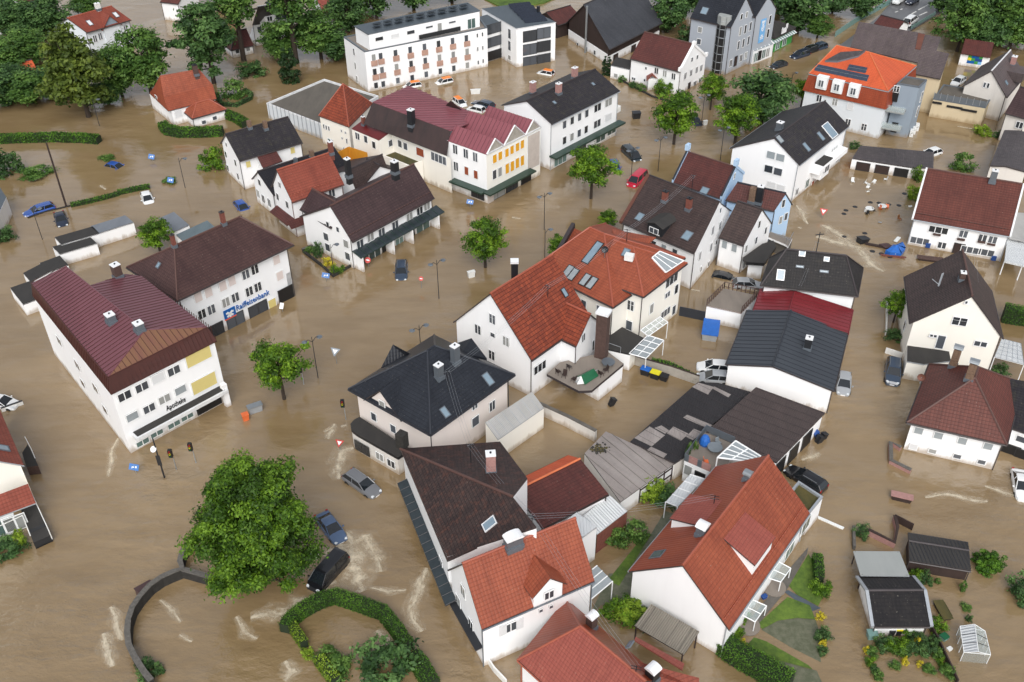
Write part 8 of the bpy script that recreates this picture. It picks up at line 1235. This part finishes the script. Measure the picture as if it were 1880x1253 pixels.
def sign(p, label, shape='rect', mat='blue_sign', h=1.0, k=None, w=.52, hh=.34, grp=None, white=True):
    b_ = P3(p, h, k); o = thing('road_sign', label, 'road sign', (b_.x, b_.y, 0), grp); mb = MB(); mb.bar((b_.x, b_.y+.06, -1), (b_.x, b_.y+.06, h+.2), .035, 'metal', n=5); mb.build('post', o); mb = MB(); n_ = Vector((0, -.75, .45)).normalized(); u = Vector((.97, -.2, -.1)); u = (u-n_*u.dot(n_)).normalized(); v = n_.cross(u)
    if shape == 'rect': 
        mb.obox(b_, u*w, v*hh, n_*.03, mat)
        if white: mb.obox(b_+n_*.035-u*w*.2, u*w*.22, v*hh*.16, n_*.005, 'white_cap'); mb.obox(b_+n_*.035-u*w*.38-v*hh*.2, u*w*.07, v*hh*.32, n_*.005, 'white_cap'); mb.obox(b_+n_*.035+u*w*.4+v*hh*.1, u*w*.16, v*hh*.3, n_*.005, 'white_cap')
    elif shape == 'round': mb.lathe(b_, [(0, 0), (w*.6, 0), (w*.6, .05), (0, .05)], mat, 14, n_); mb.obox(b_+n_*.06, u*w*.35, v*w*.1, n_*.01, 'white_cap')
    else:
        t = [b_+(u*math.cos(a)+v*math.sin(a))*w*.7 for a in (R(-90), R(30), R(150))]; mb.slab(t, .04, mat, down=-n_); c_ = [b_+(q-b_)*.55+n_*.02 for q in t]; mb.slab(c_, .02, 'white_cap', down=-n_)
    mb.build('panel', o)
sign((863, 371), 'blue direction sign under the red-roofed corner block'); sign((598, 506), 'blue direction sign at the tip of the corner bed'); sign((246, 858), 'blue direction sign before the pharmacy corner'); sign((675, 478), 'pink-red round sign before the shop house', 'round', 'plastic_red', 1.2, w=.7); sign((773, 512), 'small red and white sign in the main street', 'round', 'plastic_red', 1.6, w=.5); sign((615, 645), 'grey-backed triangular sign in the main street', 'tri', 'zinc', 2.0, w=1.0); sign((623, 813), 'give-way triangle in the foaming water', 'tri', 'plastic_red', 1.2, w=.8); sign((1512, 388), 'give-way triangle near the floating furniture', 'tri', 'plastic_red', 1.2, w=1.0); sign((517, 562), 'white and blue sign at the bank arcade', 'rect', 'white_cap', 1.0, w=.25, hh=.4, white=False); sign((313, 331), 'small blue sign by the low weed clump', 'rect', 'blue_sign', .8, w=.5, hh=.4); sign((278, 288), 'small blue sign in open water above the low weed clump', 'rect', 'blue_sign', .8, w=.5, hh=.4)
for p, lb in (((324, 862), 'traffic light by the dark sign pole'), ((360, 850), 'traffic light half behind the chestnut tree'), ((558, 706), 'traffic light left of the two-armed lamp'), ((635, 770), 'thin pole with a dark box before the rounded shop front')):
    o, b_ = post(p, 2.6, lb, 'traffic_light', .06, 'metal', cat='traffic light', extra=1); mb = MB(); mb.obox(b_+Vector((-.1, -.15, 2.5)), (.2, 0, 0), (0, .18, 0), (0, 0, .5), 'black'); 
    for i in range(3): mb.lathe(b_+Vector((-.1, -.33, 2.83-i*.3)), [(.11, 0), (.12, .08)], ('plastic_red', 'plastic_yellow', 'plastic_green')[i], 8, Vector((0, -1, 0)))
    mb.build('signal_head', o)
# ---- walls, fences
def wall_line(name, pts, w, h, mat, label, cat='wall', k=None, cap=None, close=False):
    P = [P3(p, 0, k) for p in pts]; mb = MB(); cp = MB(); o = thing(name, label, cat, (P[0]+P[-1])/2); L_ = []
    for i in range(len(P)): d = flat2(P[min(i+1, len(P)-1)]-P[max(i-1, 0)]).normalized(); L_.append(Vector((-d.y, d.x, 0))*w/2)
    for i in range(len(P)-1):
        A, B, C, D = P[i]-L_[i], P[i+1]-L_[i+1], P[i+1]+L_[i+1], P[i]+L_[i]; mb.slab([q+zz*h for q in (A, B, C, D)], h+1, mat)
        if cap: s_ = 1.25; mb2 = [P[i]-L_[i]*s_, P[i+1]-L_[i+1]*s_, P[i+1]+L_[i+1]*s_, P[i]+L_[i]*s_]; cp.slab([q+zz*(h+.1) for q in mb2], .095, cap)
    mb.build('wall_body', o)
    if cap: cp.build('coping', o)
    return o
wall_line('stone_wall', [(1385, 300), (1330, 370), (1312, 440), (1330, 495), (1262, 518), (1180, 555), (1100, 612), (1030, 690), (975, 770), (945, 860), (938, 950), (948, 1040), (985, 1120), (1060, 1240), (1110, 1300)], .42, 1.2, 'stone_wall', 'curved dark stone wall sweeping round the lower left garden', k='K03', cap='stone_pale'); wall_line('stone_wall', [(1330, 495), (1400, 515), (1560, 560)], .42, 1.1, 'stone_wall', 'short stone wall running under the chestnut tree', k='K03', cap='stone_pale')
wall_line('yard_wall', [(195, 545), (400, 640), (600, 745)], .35, 1.5, 'old_white', 'pale yard wall dividing two flooded yards', k='K22', cap='concrete_dark'); wall_line('yard_wall', [(665, 85), (800, 130), (950, 190)], .3, 1.6, 'old_white', 'white yard wall below the black-roofed extension', k='K22', cap='concrete_dark'); wall_line('yard_fence', [(800, 170), (960, 220), (1140, 270), (1340, 340)], .12, 1.3, 'concrete', 'weathered slatted fence behind the yellow bin', 'fence', 'K22', 'wood_dark'); wall_line('yard_fence', [(1200, 1055), (1405, 1098)], .12, 1.4, 'ridge_navy', 'dark screen fence beside the wooden sun deck', 'fence', 'K21')
wall_line('garden_wall', [(990, 812), (915, 775), (918, 905), (1060, 975)], .35, .45, 'brick_pink', 'low pink garden wall before the red-brown hipped house', k='K32', cap='stone_pale'); wall_line('fence', [(1000, 950), (890, 965), (882, 1200)], .12, .8, 'white_wood', 'white fence in front of the cream gabled house', 'fence', 'K31'); wall_line('fence', [(880, 110), (1000, 150)], .12, .8, 'white_wood', 'white picket fence end above the dark SUV', 'fence', 'K32'); wall_line('garden_wall', [(650, 150), (655, 300)], .25, .5, 'stone_pale', 'left stub of the pale wall behind the sheet canopy', k='K33'); wall_line('garden_wall', [(750, 190), (940, 285), (960, 170), (940, 90)], .25, .7, 'brick_pink', 'stepped low wall behind the sheet canopy', k='K33', cap='wood_dark'); wall_line('fence', [(940, 90), (1075, 160)], .1, .9, 'wood_dark', 'dark lattice fence above the black shed', 'fence', 'K33'); wall_line('trellis', [(1195, 860), (1260, 980), (1395, 1270)], .12, .7, 'wood_dark', 'dark trellis fence crossing the garden', 'fence', 'K33')
wall_line('sunken_wall', [(200, 355), (330, 310), (510, 268), (840, 178), (1080, 140)], .3, .12, 'stone_wall', 'barely emerging wall line along the straggling hedge', k='K01'); wall_line('bed_wall', [(340, 600), (490, 715), (555, 780), (700, 695)], .3, .35, 'stone_wall', 'dark kerb wall of the shop house corner bed', k='K11'); wall_line('bed_wall', [(335, 595), (410, 565)], .4, .45, 'stone_pale', 'white end wall of the shop house corner bed', k='K11'); wall_line('retaining_wall', [(705, 500), (740, 560), (1010, 700), (1150, 740)], .3, .3, 'stone_wall', 'low bed wall before the scrolled-gable house', k='K20'); wall_line('rail', [(15, 535), (170, 480)], .15, .5, 'white_wood', 'white rail beside the left-edge car', 'fence', 'K02', 'metal_dark'); wall_line('bridge_rail', [(248, 320), (440, 190), (665, 70), (720, 40)], .1, 1.2, 'plastic_teal', 'green bridge railing left of the dry road', 'railing', 'Zk'); wall_line('bridge_rail', [(900, 265), (1110, 140)], .1, 1.0, 'plastic_teal', 'green bridge railing right of the dry road', 'railing', 'Zk'); wall_line('gate_rail', [(1660, 1100), (1715, 1180), (1800, 1270)], .15, .7, 'white_wood', 'white gate rail at the corner of the clay-red house', 'fence', 'K13')
for pts, lb in (([(900, 420), (1012, 362)], 'left panel of the orange timber screen'), ([(1012, 362), (1150, 408)], 'right panel of the orange timber screen')): P = [P3(p, 3.0, 'Za') for p in pts]; mb = MB(); u = (P[1]-P[0]); n_ = Vector((-u.y, u.x, 0)).normalized(); mb.slab([P[0]+zz*1.6, P[1]+zz*1.6, P[1]+n_*.1+zz*1.6, P[0]+n_*.1+zz*1.6], 5, 'wood_orange'); tag(mb.build('timber_screen'), lb+' behind the terrace houses', 'fence')
# ---- loose things
def box_thing(name, label, cat, p, size, mat, lid=None, k=None, z=0.0, yaw=.5, tilt=0.0, group=None):
    P = P3(p, z+.3, k); a, b_, h = size; u, v, w = Vector((math.cos(yaw), math.sin(yaw), 0)), Vector((-math.sin(yaw), math.cos(yaw), 0)), zz.copy(); w = (w+u*tilt).normalized(); u2 = (u-w*u.dot(w)).normalized(); c = Vector((P.x, P.y, z+h/2-.1)); o = thing(name, label, cat, (P.x, P.y, z), group); mb = MB(); lo = [c+u2*a*.43*sx+v*b_*.43*sy-w*h/2 for sx, sy in ((-1, -1), (1, -1), (1, 1), (-1, 1))]; hi = [c+u2*a*.5*sx+v*b_*.5*sy+w*h*.42 for sx, sy in ((-1, -1), (1, -1), (1, 1), (-1, 1))]
    mb.face(lo[::-1], mat); mb.face(hi, mat)
    for i in range(4): mb.face([lo[i], lo[(i+1) % 4], hi[(i+1) % 4], hi[i]], mat)
    mb.build('body', o); mb = MB(); mb.obox(c+w*h*.47, u2*a*.54, v*b_*.54, w*h*.05, lid or mat); mb.obox(c+w*h*.47+u2*a*.54, u2*.03, v*b_*.4, w*.05, lid or mat); mb.build('lid', o); return o
box_thing('wheelie_bin', 'black wheelie bin drifting alone in the central yard', 'bin', (720, 470), (.6, .6, 1.0), 'plastic_black', k='K22', tilt=.5); box_thing('bin', 'long black bin with blue lid beside the yellow-lidded one', 'bin', (960, 250), (1.1, .8, 1.0), 'plastic_black', 'tarp_blue', 'K22', yaw=-.5); box_thing('bin', 'long black bin with bright yellow lid', 'bin', (1030, 275), (1.1, .8, 1.0), 'plastic_black', 'plastic_yellow', 'K22', yaw=-.5); box_thing('bin', 'low dark bin right of the yellow-lidded one', 'bin', (1095, 290), (.9, .8, .8), 'plastic_black', None, 'K22', yaw=-.5)
box_thing('skip', 'black container adrift before the long white shop house', 'container', (893, 838), (1.4, 1.2, 1.2), 'plastic_black', 'metal_dark', 'K20', yaw=.1); box_thing('bin', 'dark bin leaning in the row of three by the brown store', 'bin', (385, 700), (.6, .6, 1.0), 'plastic_blue', 'plastic_blue', 'K32', tilt=-.5); box_thing('bin', 'front bin of the group by the brown store', 'bin', (410, 735), (.7, .6, .9), 'metal_dark', 'plastic_black', 'K32', tilt=.4); box_thing('bin', 'right-hand bin of the group by the brown store', 'bin', (440, 710), (.6, .6, .8), 'plastic_black', None, 'K32', tilt=.3)
box_thing('bin', 'teal bin at the corner of the small garden house', 'bin', (785, 915), (.8, .7, .8), 'plastic_teal', None, 'K33', yaw=0); box_thing('bin', 'dark blue bin against the garden house wall', 'bin', (925, 895), (.5, .5, .8), 'metal_dark', 'navy' if 0 else 'plastic_black', 'K33', yaw=0); box_thing('bin', 'yellow-lidded bin against the garden house wall', 'bin', (975, 890), (.5, .5, .9), 'plastic_black', 'plastic_yellow', 'K33', yaw=0); box_thing('tub', 'small teal tub beside the trellis', 'tub', (1308, 925), (.6, .6, .5), 'plastic_teal', 'plastic_green', 'K33'); box_thing('crate', 'white polystyrene box left of the greenhouse', 'box', (1348, 1005), (.4, .35, .3), 'plastic_white', None, 'K33')
box_thing('cabinet', 'white service cabinet near the round street tree', 'cabinet', (1548, 765), (1.0, .5, 1.0), 'plastic_white', None, 'K11', yaw=.4); box_thing('cabinet', 'white service cabinet by the dark car under the tree', 'cabinet', (1390, 888), (.7, .4, .9), 'plastic_white', None, 'K20', yaw=.4); box_thing('cabinet', 'white service box at the edge of the chestnut tree', 'cabinet', (415, 345), (.9, .6, .9), 'plastic_white', 'gutter_light', 'K13', yaw=.4); box_thing('cabinet', 'grey double cabinet beside the orange box', 'cabinet', (1835, 515), (1.6, .8, 1.0), 'gutter_light', 'metal', 'K02', yaw=.5); box_thing('cabinet', 'bright orange box at the end of the grey double cabinet', 'cabinet', (1765, 575), (.7, .7, .9), 'plastic_orange', None, 'K02', yaw=.5)
box_thing('planter', 'dark wooden trough beached on the curved stone wall', 'planter', (1045, 590), (1.6, 1.0, .8), 'brick_brown', 'brown_cover', 'K03', yaw=.9, tilt=.2); box_thing('trailer', 'trailer under a bright blue tarpaulin in the yard', 'trailer', (1425, 1180), (1.9, 3.2, 1.3), 'gutter_light', 'tarp_blue', 'K21', yaw=-.25); box_thing('bench', 'wooden box bench floating before the red-brown hipped house', 'bench', (1000, 1150), (2.0, .8, .7), 'wood_dark', 'brick_pink', 'K32', yaw=-.35); box_thing('raft', 'low wooden platform floating before the broad red-brown roofed house', 'platform', (1205, 645), (3.2, 1.0, .45), 'wood_dark', 'brick_brown', 'K31', yaw=-.25); box_thing('raised_bed', 'black planted box with white corner posts in the garden', 'planter', (1297, 735), (.9, 2.0, .5), 'plastic_black', 's_mossdeck', 'K33', yaw=.1)
box_thing('sign_board', 'white board floating in the hotel yard', 'board', (1578, 665), (1.8, .3, 1.0), 'plastic_white', None, 'K10', yaw=.1); box_thing('debris', 'dark blue crate at the left of the wreckage line', 'crate', (720, 515), (1.6, 1.1, .8), 'metal_dark', 'plastic_black', 'K31', tilt=.2); box_thing('debris', 'brown board in the wreckage line', 'board', (890, 548), (1.6, 1.2, .3), 'brown_cover', None, 'K31', tilt=.2); box_thing('table', 'white overturned table top near the blue tarpaulin heap', 'table', (970, 502), (1.4, .5, .25), 'plastic_white', None, 'K31', yaw=.9); box_thing('log', 'dark plank washed between crate and board', 'plank', (810, 545), (2.6, .4, .35), 'wood_dark', None, 'K31', yaw=-.4)
P = [P3(p, .7, 'K31') for p in ((885, 585), (940, 545), (1010, 525), (1030, 565), (1000, 600), (920, 600))]; mb = MB(); c_ = sum(P, Vector((0, 0, 0)))/6+zz*.5; rr = random.Random(4)
for i in range(6): q, q2 = P[i]+zz*rr.uniform(-.3, .3), P[(i+1) % 6]; mb.face([q, q2, c_], 'tarp_blue'); mb.face([q, q-zz*1.2, q2-zz*1.2, q2], 'tarp_blue')
tag(mb.build('tarpaulin'), 'crumpled blue tarpaulin heap against the broad red-brown roofed house', 'tarpaulin'); box_thing('crate', 'red and white crate tangled in the blue tarpaulin', 'crate', (960, 605), (.9, .6, .5), 'plastic_red', 'plastic_white', 'K31'); box_thing('plank', 'red-brown beam below the blue tarpaulin', 'plank', (940, 622), (3.2, .3, .3), 'brick_red', None, 'K31', yaw=-.25)
def chair(p, mat, label, k=None, z=0.0, yaw=0.0, tip=0.0, group=None):
    P = P3(p, z+.3, k); o = thing('chair', label, 'chair', (P.x, P.y, z), group); o.rotation_euler = (tip, 0, yaw); c = LOC[o]; mb = MB(); mb.obox(c+zz*.42, (.24, 0, 0), (0, .24, 0), (0, 0, .03), mat); mb.build('seat', o); mb = MB(); mb.obox(c+Vector((0, .24, .68)), (.24, 0, 0), (0, .03, .02), (0, .05, .24), mat); mb.build('backrest', o)
    for sx in (-1, 1):
        for sy in (-1, 1): mb = MB(); mb.bar(c+Vector((sx*.2, sy*.2, .42)), c+Vector((sx*.24, sy*.24, 0)), .025, mat, n=4); mb.build('leg', o)
    return o
for i, (x, y, m_, lb) in enumerate(((648, 95, 'plastic_white', 'white chair nearest the garage row, leftmost'), (735, 102, 'plastic_white', 'second white chair from the left below the garage row'), (790, 105, 'plastic_white', 'white chair touching the pinkish one below the garage row'), (815, 112, 'panel_grey', 'pinkish chair right of the touching white one'), (883, 80, 'plastic_white', 'white chair under the middle garage door'), (762, 130, 'plastic_white', 'upper of two white chairs left of the open water'), (750, 158, 'plastic_white', 'lower of two white chairs left of the open water'), (1030, 268, 'plastic_white', 'white chair adrift near the house corner'), (745, 312, 'plastic_white', 'white chair among the black ones by the white table'), (758, 330, 'plastic_black', 'black chair below the white table'), (815, 300, 'plastic_black', 'black chair between white and orange tables'), (850, 372, 'gutter_light', 'grey chair alone below the tables'), (985, 365, 'wood', 'brown chair alone at right below the tables'), (840, 290, 'plastic_orange', 'orange chair left of the orange table'), (895, 288, 'plastic_orange', 'orange chair right of the orange table'))): chair((x, y), m_, lb, 'K31', -.25, i*1.1, (i % 4)*.5, 'chairs adrift behind the garages')
for x, y, m_, lb in ((770, 288, 'plastic_white', 'round white table adrift'), (862, 270, 'plastic_white', 'round table with white top between the orange chairs')): P = P3((x, y), .3, 'K31'); o = thing('table', lb+' behind the garages', 'table', (P.x, P.y, 0)); mb = MB(); mb.lathe(P, [(0, .1), (.65, .1), (.65, .05), (0, .03)], m_, 14); mb.build('tabletop', o); mb = MB(); mb.bar(P, (P.x, P.y, -.6), .06, m_); mb.build('leg', o)
mb = MB()
for i, (x, y) in enumerate(((665, 275), (775, 243), (837, 247), (908, 258), (980, 265), (735, 465), (600, 300), (585, 325), (790, 595), (855, 612), (915, 635), (1020, 180), (588, 490))):
    P = P3((x, y), 0, 'K31'); mb = MB(); mb.lathe(P-zz*.06, [(.02, .1), (.34, .1), (.4, .05), (.4, -.05)], 'plastic_black', 9); o = mb.build('floating_tub'); tag(o, 'dark round thing drifting in the water behind the garages', 'tub', 'dark things adrift')

# terraces: parasol, chairs, tables
P = P3((705, 1135), 2.75, 'Zc'); o = thing('parasol', 'folded green and white parasol lying on the garage terrace', 'parasol', P); mb = MB(); d_ = Vector((.9, .75, 0)); sd = Vector((-.5, .6, 0)); pk = P+zz*.55
for s_ in (-1, 1): mb.slab([P-d_+sd*s_*1.1+zz*.1, P+d_+sd*s_*.9+zz*.1, P+d_*.9+zz*.8, P-d_*.8+zz*.8], .05, 'plastic_green')
mb.build('canopy', o); mb = MB(); mb.slab([P-d_*1.5+zz*.1-sd*.3, P-d_*1.0+sd*.9+zz*.12, P-d_*.8+zz*.75, P-d_*.9-sd*.9+zz*.12], .05, 'plastic_white'); mb.build('valance', o); mb = MB(); mb.bar(P-d_*1.6+zz*.3, P+d_*1.4+zz*.3, .04, 'gutter_light'); mb.build('pole', o)
for x, y, m_, lb in ((470, 1090, 'wood_dark', 'dark chair at the left end of the garage terrace'), (520, 1115, 'wood_dark', 'second dark chair from the left on the garage terrace'), (598, 1150, 'wood_dark', 'dark chair nearest the folded parasol'), (820, 1105, 'wood_dark', 'dark chair right of the folded parasol'), (860, 1075, 'wood_dark', 'dark chair beside the grey terrace table'), (560, 1050, 'gutter', 'grey chair against the cross-gable wall')): chair((x, y), m_, lb, 'Zc', 2.7, x*.7)
for p, k_, lb, m_ in (((880, 1010), 'Zc', 'grey table on the garage terrace', 'zinc'), ((1285, 235), 'Zf', 'oval grey table on the fenced roof terrace', 'leather_grey')):
    P = P3(p, 3.3, k_); o = thing('table', lb, 'table', (P.x, P.y, 2.7)); mb = MB(); mb.lathe((P.x, P.y, 3.4), [(0, .03), (.8, .03), (.8, -.03), (0, -.03)], m_, 12); mb.build('tabletop', o)
    for s_ in (-1, 1): mb = MB(); mb.bar((P.x+s_*.4, P.y, 3.4), (P.x+s_*.5, P.y, 2.7), .04, m_, n=5); mb.build('leg', o)
P = P3((1185, 165), 3.4, 'Zf'); mb = MB(); mb.lathe((P.x, P.y, 2.9), [(.5, 0), (.6, .3), (.5, .8), (.3, 1.2), (.03, 1.3)], 'tarp_blue', 9); tag(mb.build('covered_parasol'), 'bright blue covered object on the fenced roof terrace', 'cover'); chair((1320, 190), 'leather_grey', 'grey chair behind the oval table on the fenced roof terrace', 'Zf', 2.9, .6); chair((1195, 380), 'plastic_orange', 'orange lounger chair on the fenced roof terrace', 'Zf', 2.9, 1.6)
for x, y, lb in ((1085, 240, 'potted plant at the corner of the fenced roof terrace'), (1020, 270, 'green pot plant left of the corner one on the fenced roof terrace')): tree('bush', (x, y), .5, 4.0, lb, 'Zf', z=3.0, cat='pot plant')
for x, y, c_, lb in ((1040, 515, 'plastic_blue', 'blue paddling tub under the upper glass porch roof'), (1005, 690, 'plastic_blue', 'blue watering can by the paved step')): box_thing('tub', lb, 'tub', (x, y), (.5, .4, .4), c_, None, 'Ze')
for x, y, lb in ((1065, 635, 'upper'), (895, 885, 'lower')): P = P3((x, y), 0, 'Ze'); mb = MB(); mb.lathe(P, [(1.15, -.3), (1.15, .12), (0, .121)], 's_paving', 16); tag(mb.build('round_step'), lb+' round paved step at the broad orange-roofed house', 'step')
# ---- wires on roof masts
def mast(p, z, zb, label, k=None): P = P3(p, z, k); mb = MB(); mb.bar((P.x, P.y, zb), P, .045, 'metal_dark', n=5); [mb.bar(P+Vector((-.4, .1, -d)), P+Vector((.4, -.1, -d)), .03, 'metal_dark', n=4) for d in (.1, .45)]; tag(mb.build('roof_mast', org=(P.x, P.y, zb)), label, 'mast'); return P
M = [mast((1305, 45), 10.4, 7, 'wire mast on the roof of the light blue house', 'K21'), mast((830, 435), 11.6, 8, 'wire mast on the top of the villa roof', 'K21'), mast((385, 375), 11.0, 8.2, 'wire mast on the rust-red roof', 'Zc'), mast((1375, 240), 11.6, 9, 'wire mast on the navy hipped roof', 'K12'), mast((1540, 765), 10.4, 7.5, 'wire mast on the mossy roof', 'K12'), mast((600, 405), 10.6, 6, 'wire mast behind the clay-red roof', 'Zd'), mast((895, 1135), 8.8, 5, 'wire mast on the clay-orange hipped roof', 'K23'), mast((685, 35), 8.6, 6, 'wire mast on the broad orange roof', 'Ze')]
def wires(a, c, n, label):
    mb = MB(); d = flat2(c-a).normalized(); s_ = Vector((-d.y, d.x, 0))
    mb.bar(a-s_*.3-zz*.1, a+s_*.3-zz*.1, .025, 'metal', n=4)
    for i in range(n):
        o = s_*(i-(n-1)/2)*.28-zz*.12; pts = [a.lerp(c, t/8)+o-zz*(.5*4*(t/8)*(1-t/8)) for t in range(9)]
        for p_, q_ in zip(pts[:-1], pts[1:]): mb.bar(p_, q_, .009, 'gutter_light', n=3, caps=False)
    tag(mb.build('power_line'), label, 'power line')
for i, j, lb in ((0, 1, 'wires from the blue house mast to the villa mast'), (1, 2, 'wires from the villa mast to the rust-red roof mast'), (2, 3, 'wires from the rust-red roof mast to the navy roof mast'), (3, 4, 'wires from the navy roof mast to the mossy roof mast'), (4, 5, 'wires crossing the mossy roof to the clay-red house'), (5, 6, 'wires crossing the clay-red roof to the bottom mast'), (5, 7, 'wires from the clay-red house to the broad orange roof')): wires(M[i], M[j], 3, lb)
Pm = P3((395, 525), 8.6, 'K31'); wires(Pm, P3((270, 840), 6.6, 'K31'), 2, 'wires from the black hipped roof mast to the red metal roof'); wires(P3((1515, 600), 9.5, 'K31'), P3((1560, 1000), 9.0, 'K31'), 4, 'wires over the tall cream house roof')
# ================================================================ foam
m, ns, ls, b = newmat('foam'); uv = ns.new('ShaderNodeUVMap'); g = ns.new('ShaderNodeNewGeometry'); sp = ns.new('ShaderNodeSeparateXYZ'); ls.new(uv.outputs[0], sp.inputs[0])
fm = ns.new('ShaderNodeMapping'); ls.new(uv.outputs[0], fm.inputs[0]); fm.inputs['Scale'].default_value = (.55, 1.5, 1); n0 = noise(ns, ls, fm.outputs[0], 1.3, 8, .72); n1 = math_(ns, ls, 'ADD', math_(ns, ls, 'MULTIPLY', n0, .55), math_(ns, ls, 'MULTIPLY', noise(ns, ls, g.outputs['Position'], 3.2, 8, .8), .45)); ed = math_(ns, ls, 'MULTIPLY', math_(ns, ls, 'SUBTRACT', 1.0, math_(ns, ls, 'ABSOLUTE', sp.outputs[1])), .30); a = ramp(ns, ls, math_(ns, ls, 'ADD', n1, ed), .68, .86); so_f = ramp(ns, ls, math_(ns, ls, 'ADD', n0, math_(ns, ls, 'MULTIPLY', ed, 1.1)), .52, 1.0); ls.new(math_(ns, ls, 'ADD', math_(ns, ls, 'MULTIPLY', a, .42), math_(ns, ls, 'MULTIPLY', so_f, .5)), b.inputs['Alpha']); b.inputs['Base Color'].default_value = L(222, 210, 186); b.inputs['Roughness'].default_value = .8
FO = MB()
def foam(pts, w, k):
    P = [P3(p, .035, k) for p in pts]; n = len(P); w *= 1.9
    for i in range(n-1):
        def lat(j): d = flat2(P[min(j+1, n-1)]-P[max(j-1, 0)]).normalized(); return Vector((-d.y, d.x, 0))*w*(.45 if j in (0, n-1) else 1)
        a, c = P[i], P[i+1]; la, lc = lat(i), lat(i+1); q0 = sum((P[j+1]-P[j]).length for j in range(i))+n*7; q1 = q0+(c-a).length
        FO.face([a-la, c-lc, c, a], 'foam', uv=[(q0, -1), (q1, -1), (q1, 0), (q0, 0)]); FO.face([a, c, c+lc, a+la], 'foam', uv=[(q0, 0), (q1, 0), (q1, 1), (q0, 1)])
for pts, w, k in (([(795, 710), (840, 790), (855, 890), (880, 950)], .5, 'K03'), ([(745, 900), (765, 970), (790, 1040), (810, 1140)], .6, 'K03'), ([(1150, 660), (1240, 740), (1300, 820)], .35, 'K03'), ([(1290, 910), (1380, 960)], .4, 'K03'), ([(1700, 780), (1760, 900), (1850, 940)], .5, 'K03'), ([(620, 180), (700, 230), (790, 215), (830, 300), (880, 380), (890, 460)], .8, 'K13'), ([(580, 270), (680, 320), (700, 420), (730, 520), (770, 600)], 1.5, 'K13'), ([(440, 620), (370, 680), (290, 690), (250, 750), (120, 760), (-40, 790)], .9, 'K13'), ([(580, 530), (480, 580), (430, 640)], .8, 'K13'), ([(490, 350), (520, 300), (590, 300)], .6, 'K13'), ([(1225, 430), (1190, 520), (1160, 620), (1110, 720), (1130, 800), (1190, 890)], .6, 'K13'), ([(820, 570), (950, 600), (1080, 590)], .4, 'K13'), ([(870, 880), (950, 960), (1000, 1040)], .7, 'K13'), ([(210, 1100), (260, 1180), (200, 1240)], .9, 'K13'), ([(700, 790), (630, 810), (595, 880), (590, 960), (600, 1020)], .8, 'K12'), ([(565, 620), (540, 680), (515, 730)], .5, 'K12'), ([(650, 630), (610, 640)], .4, 'K12'), ([(490, 680), (550, 640)], .4, 'K12'), ([(425, 405), (500, 450), (560, 480), (640, 540), (720, 600), (790, 690), (870, 740)], .9, 'K31'), ([(385, 490), (480, 510), (580, 540), (690, 560)], .9, 'K31'), ([(245, 265), (290, 330), (325, 400)], .5, 'K31'), ([(255, 420), (280, 430)], .5, 'K31'), ([(850, 725), (810, 800), (800, 900), (780, 1000)], .35, 'K02'), ([(390, 620), (500, 640)], .25, 'Zg'), ([(640, 720), (820, 750), (960, 765), (1090, 775)], .35, 'Zg'), ([(280, 880), (340, 860), (410, 830)], .5, 'K32'), ([(1170, 1150), (1330, 1120), (1480, 1165), (1620, 1180)], .4, 'K32'), ([(1600, 1070), (1700, 1100), (1850, 1150)], .4, 'K32'), ([(1350, 880), (1290, 870)], .4, 'K21'), ([(1620, 860), (1790, 880)], .4, 'K21'), ([(0, 350), (60, 360)], .5, 'K21'), ([(440, 540), (500, 580)], .5, 'K00'), ([(720, 120), (760, 150)], .5, 'K01')): foam(pts, w, k)
tag(FO.build('foam'), 'white foam where the flood breaks round cars, walls and hedges', None, kind='stuff')
tag(slab_px(None, 'barrier', [(392, 52), (400, 72), (578, 152), (588, 138)], .12, .3, 'plastic_white', 'K33')[0].build('floating_barrier'), 'white floating strip at the corner of the low flat extension', 'barrier')
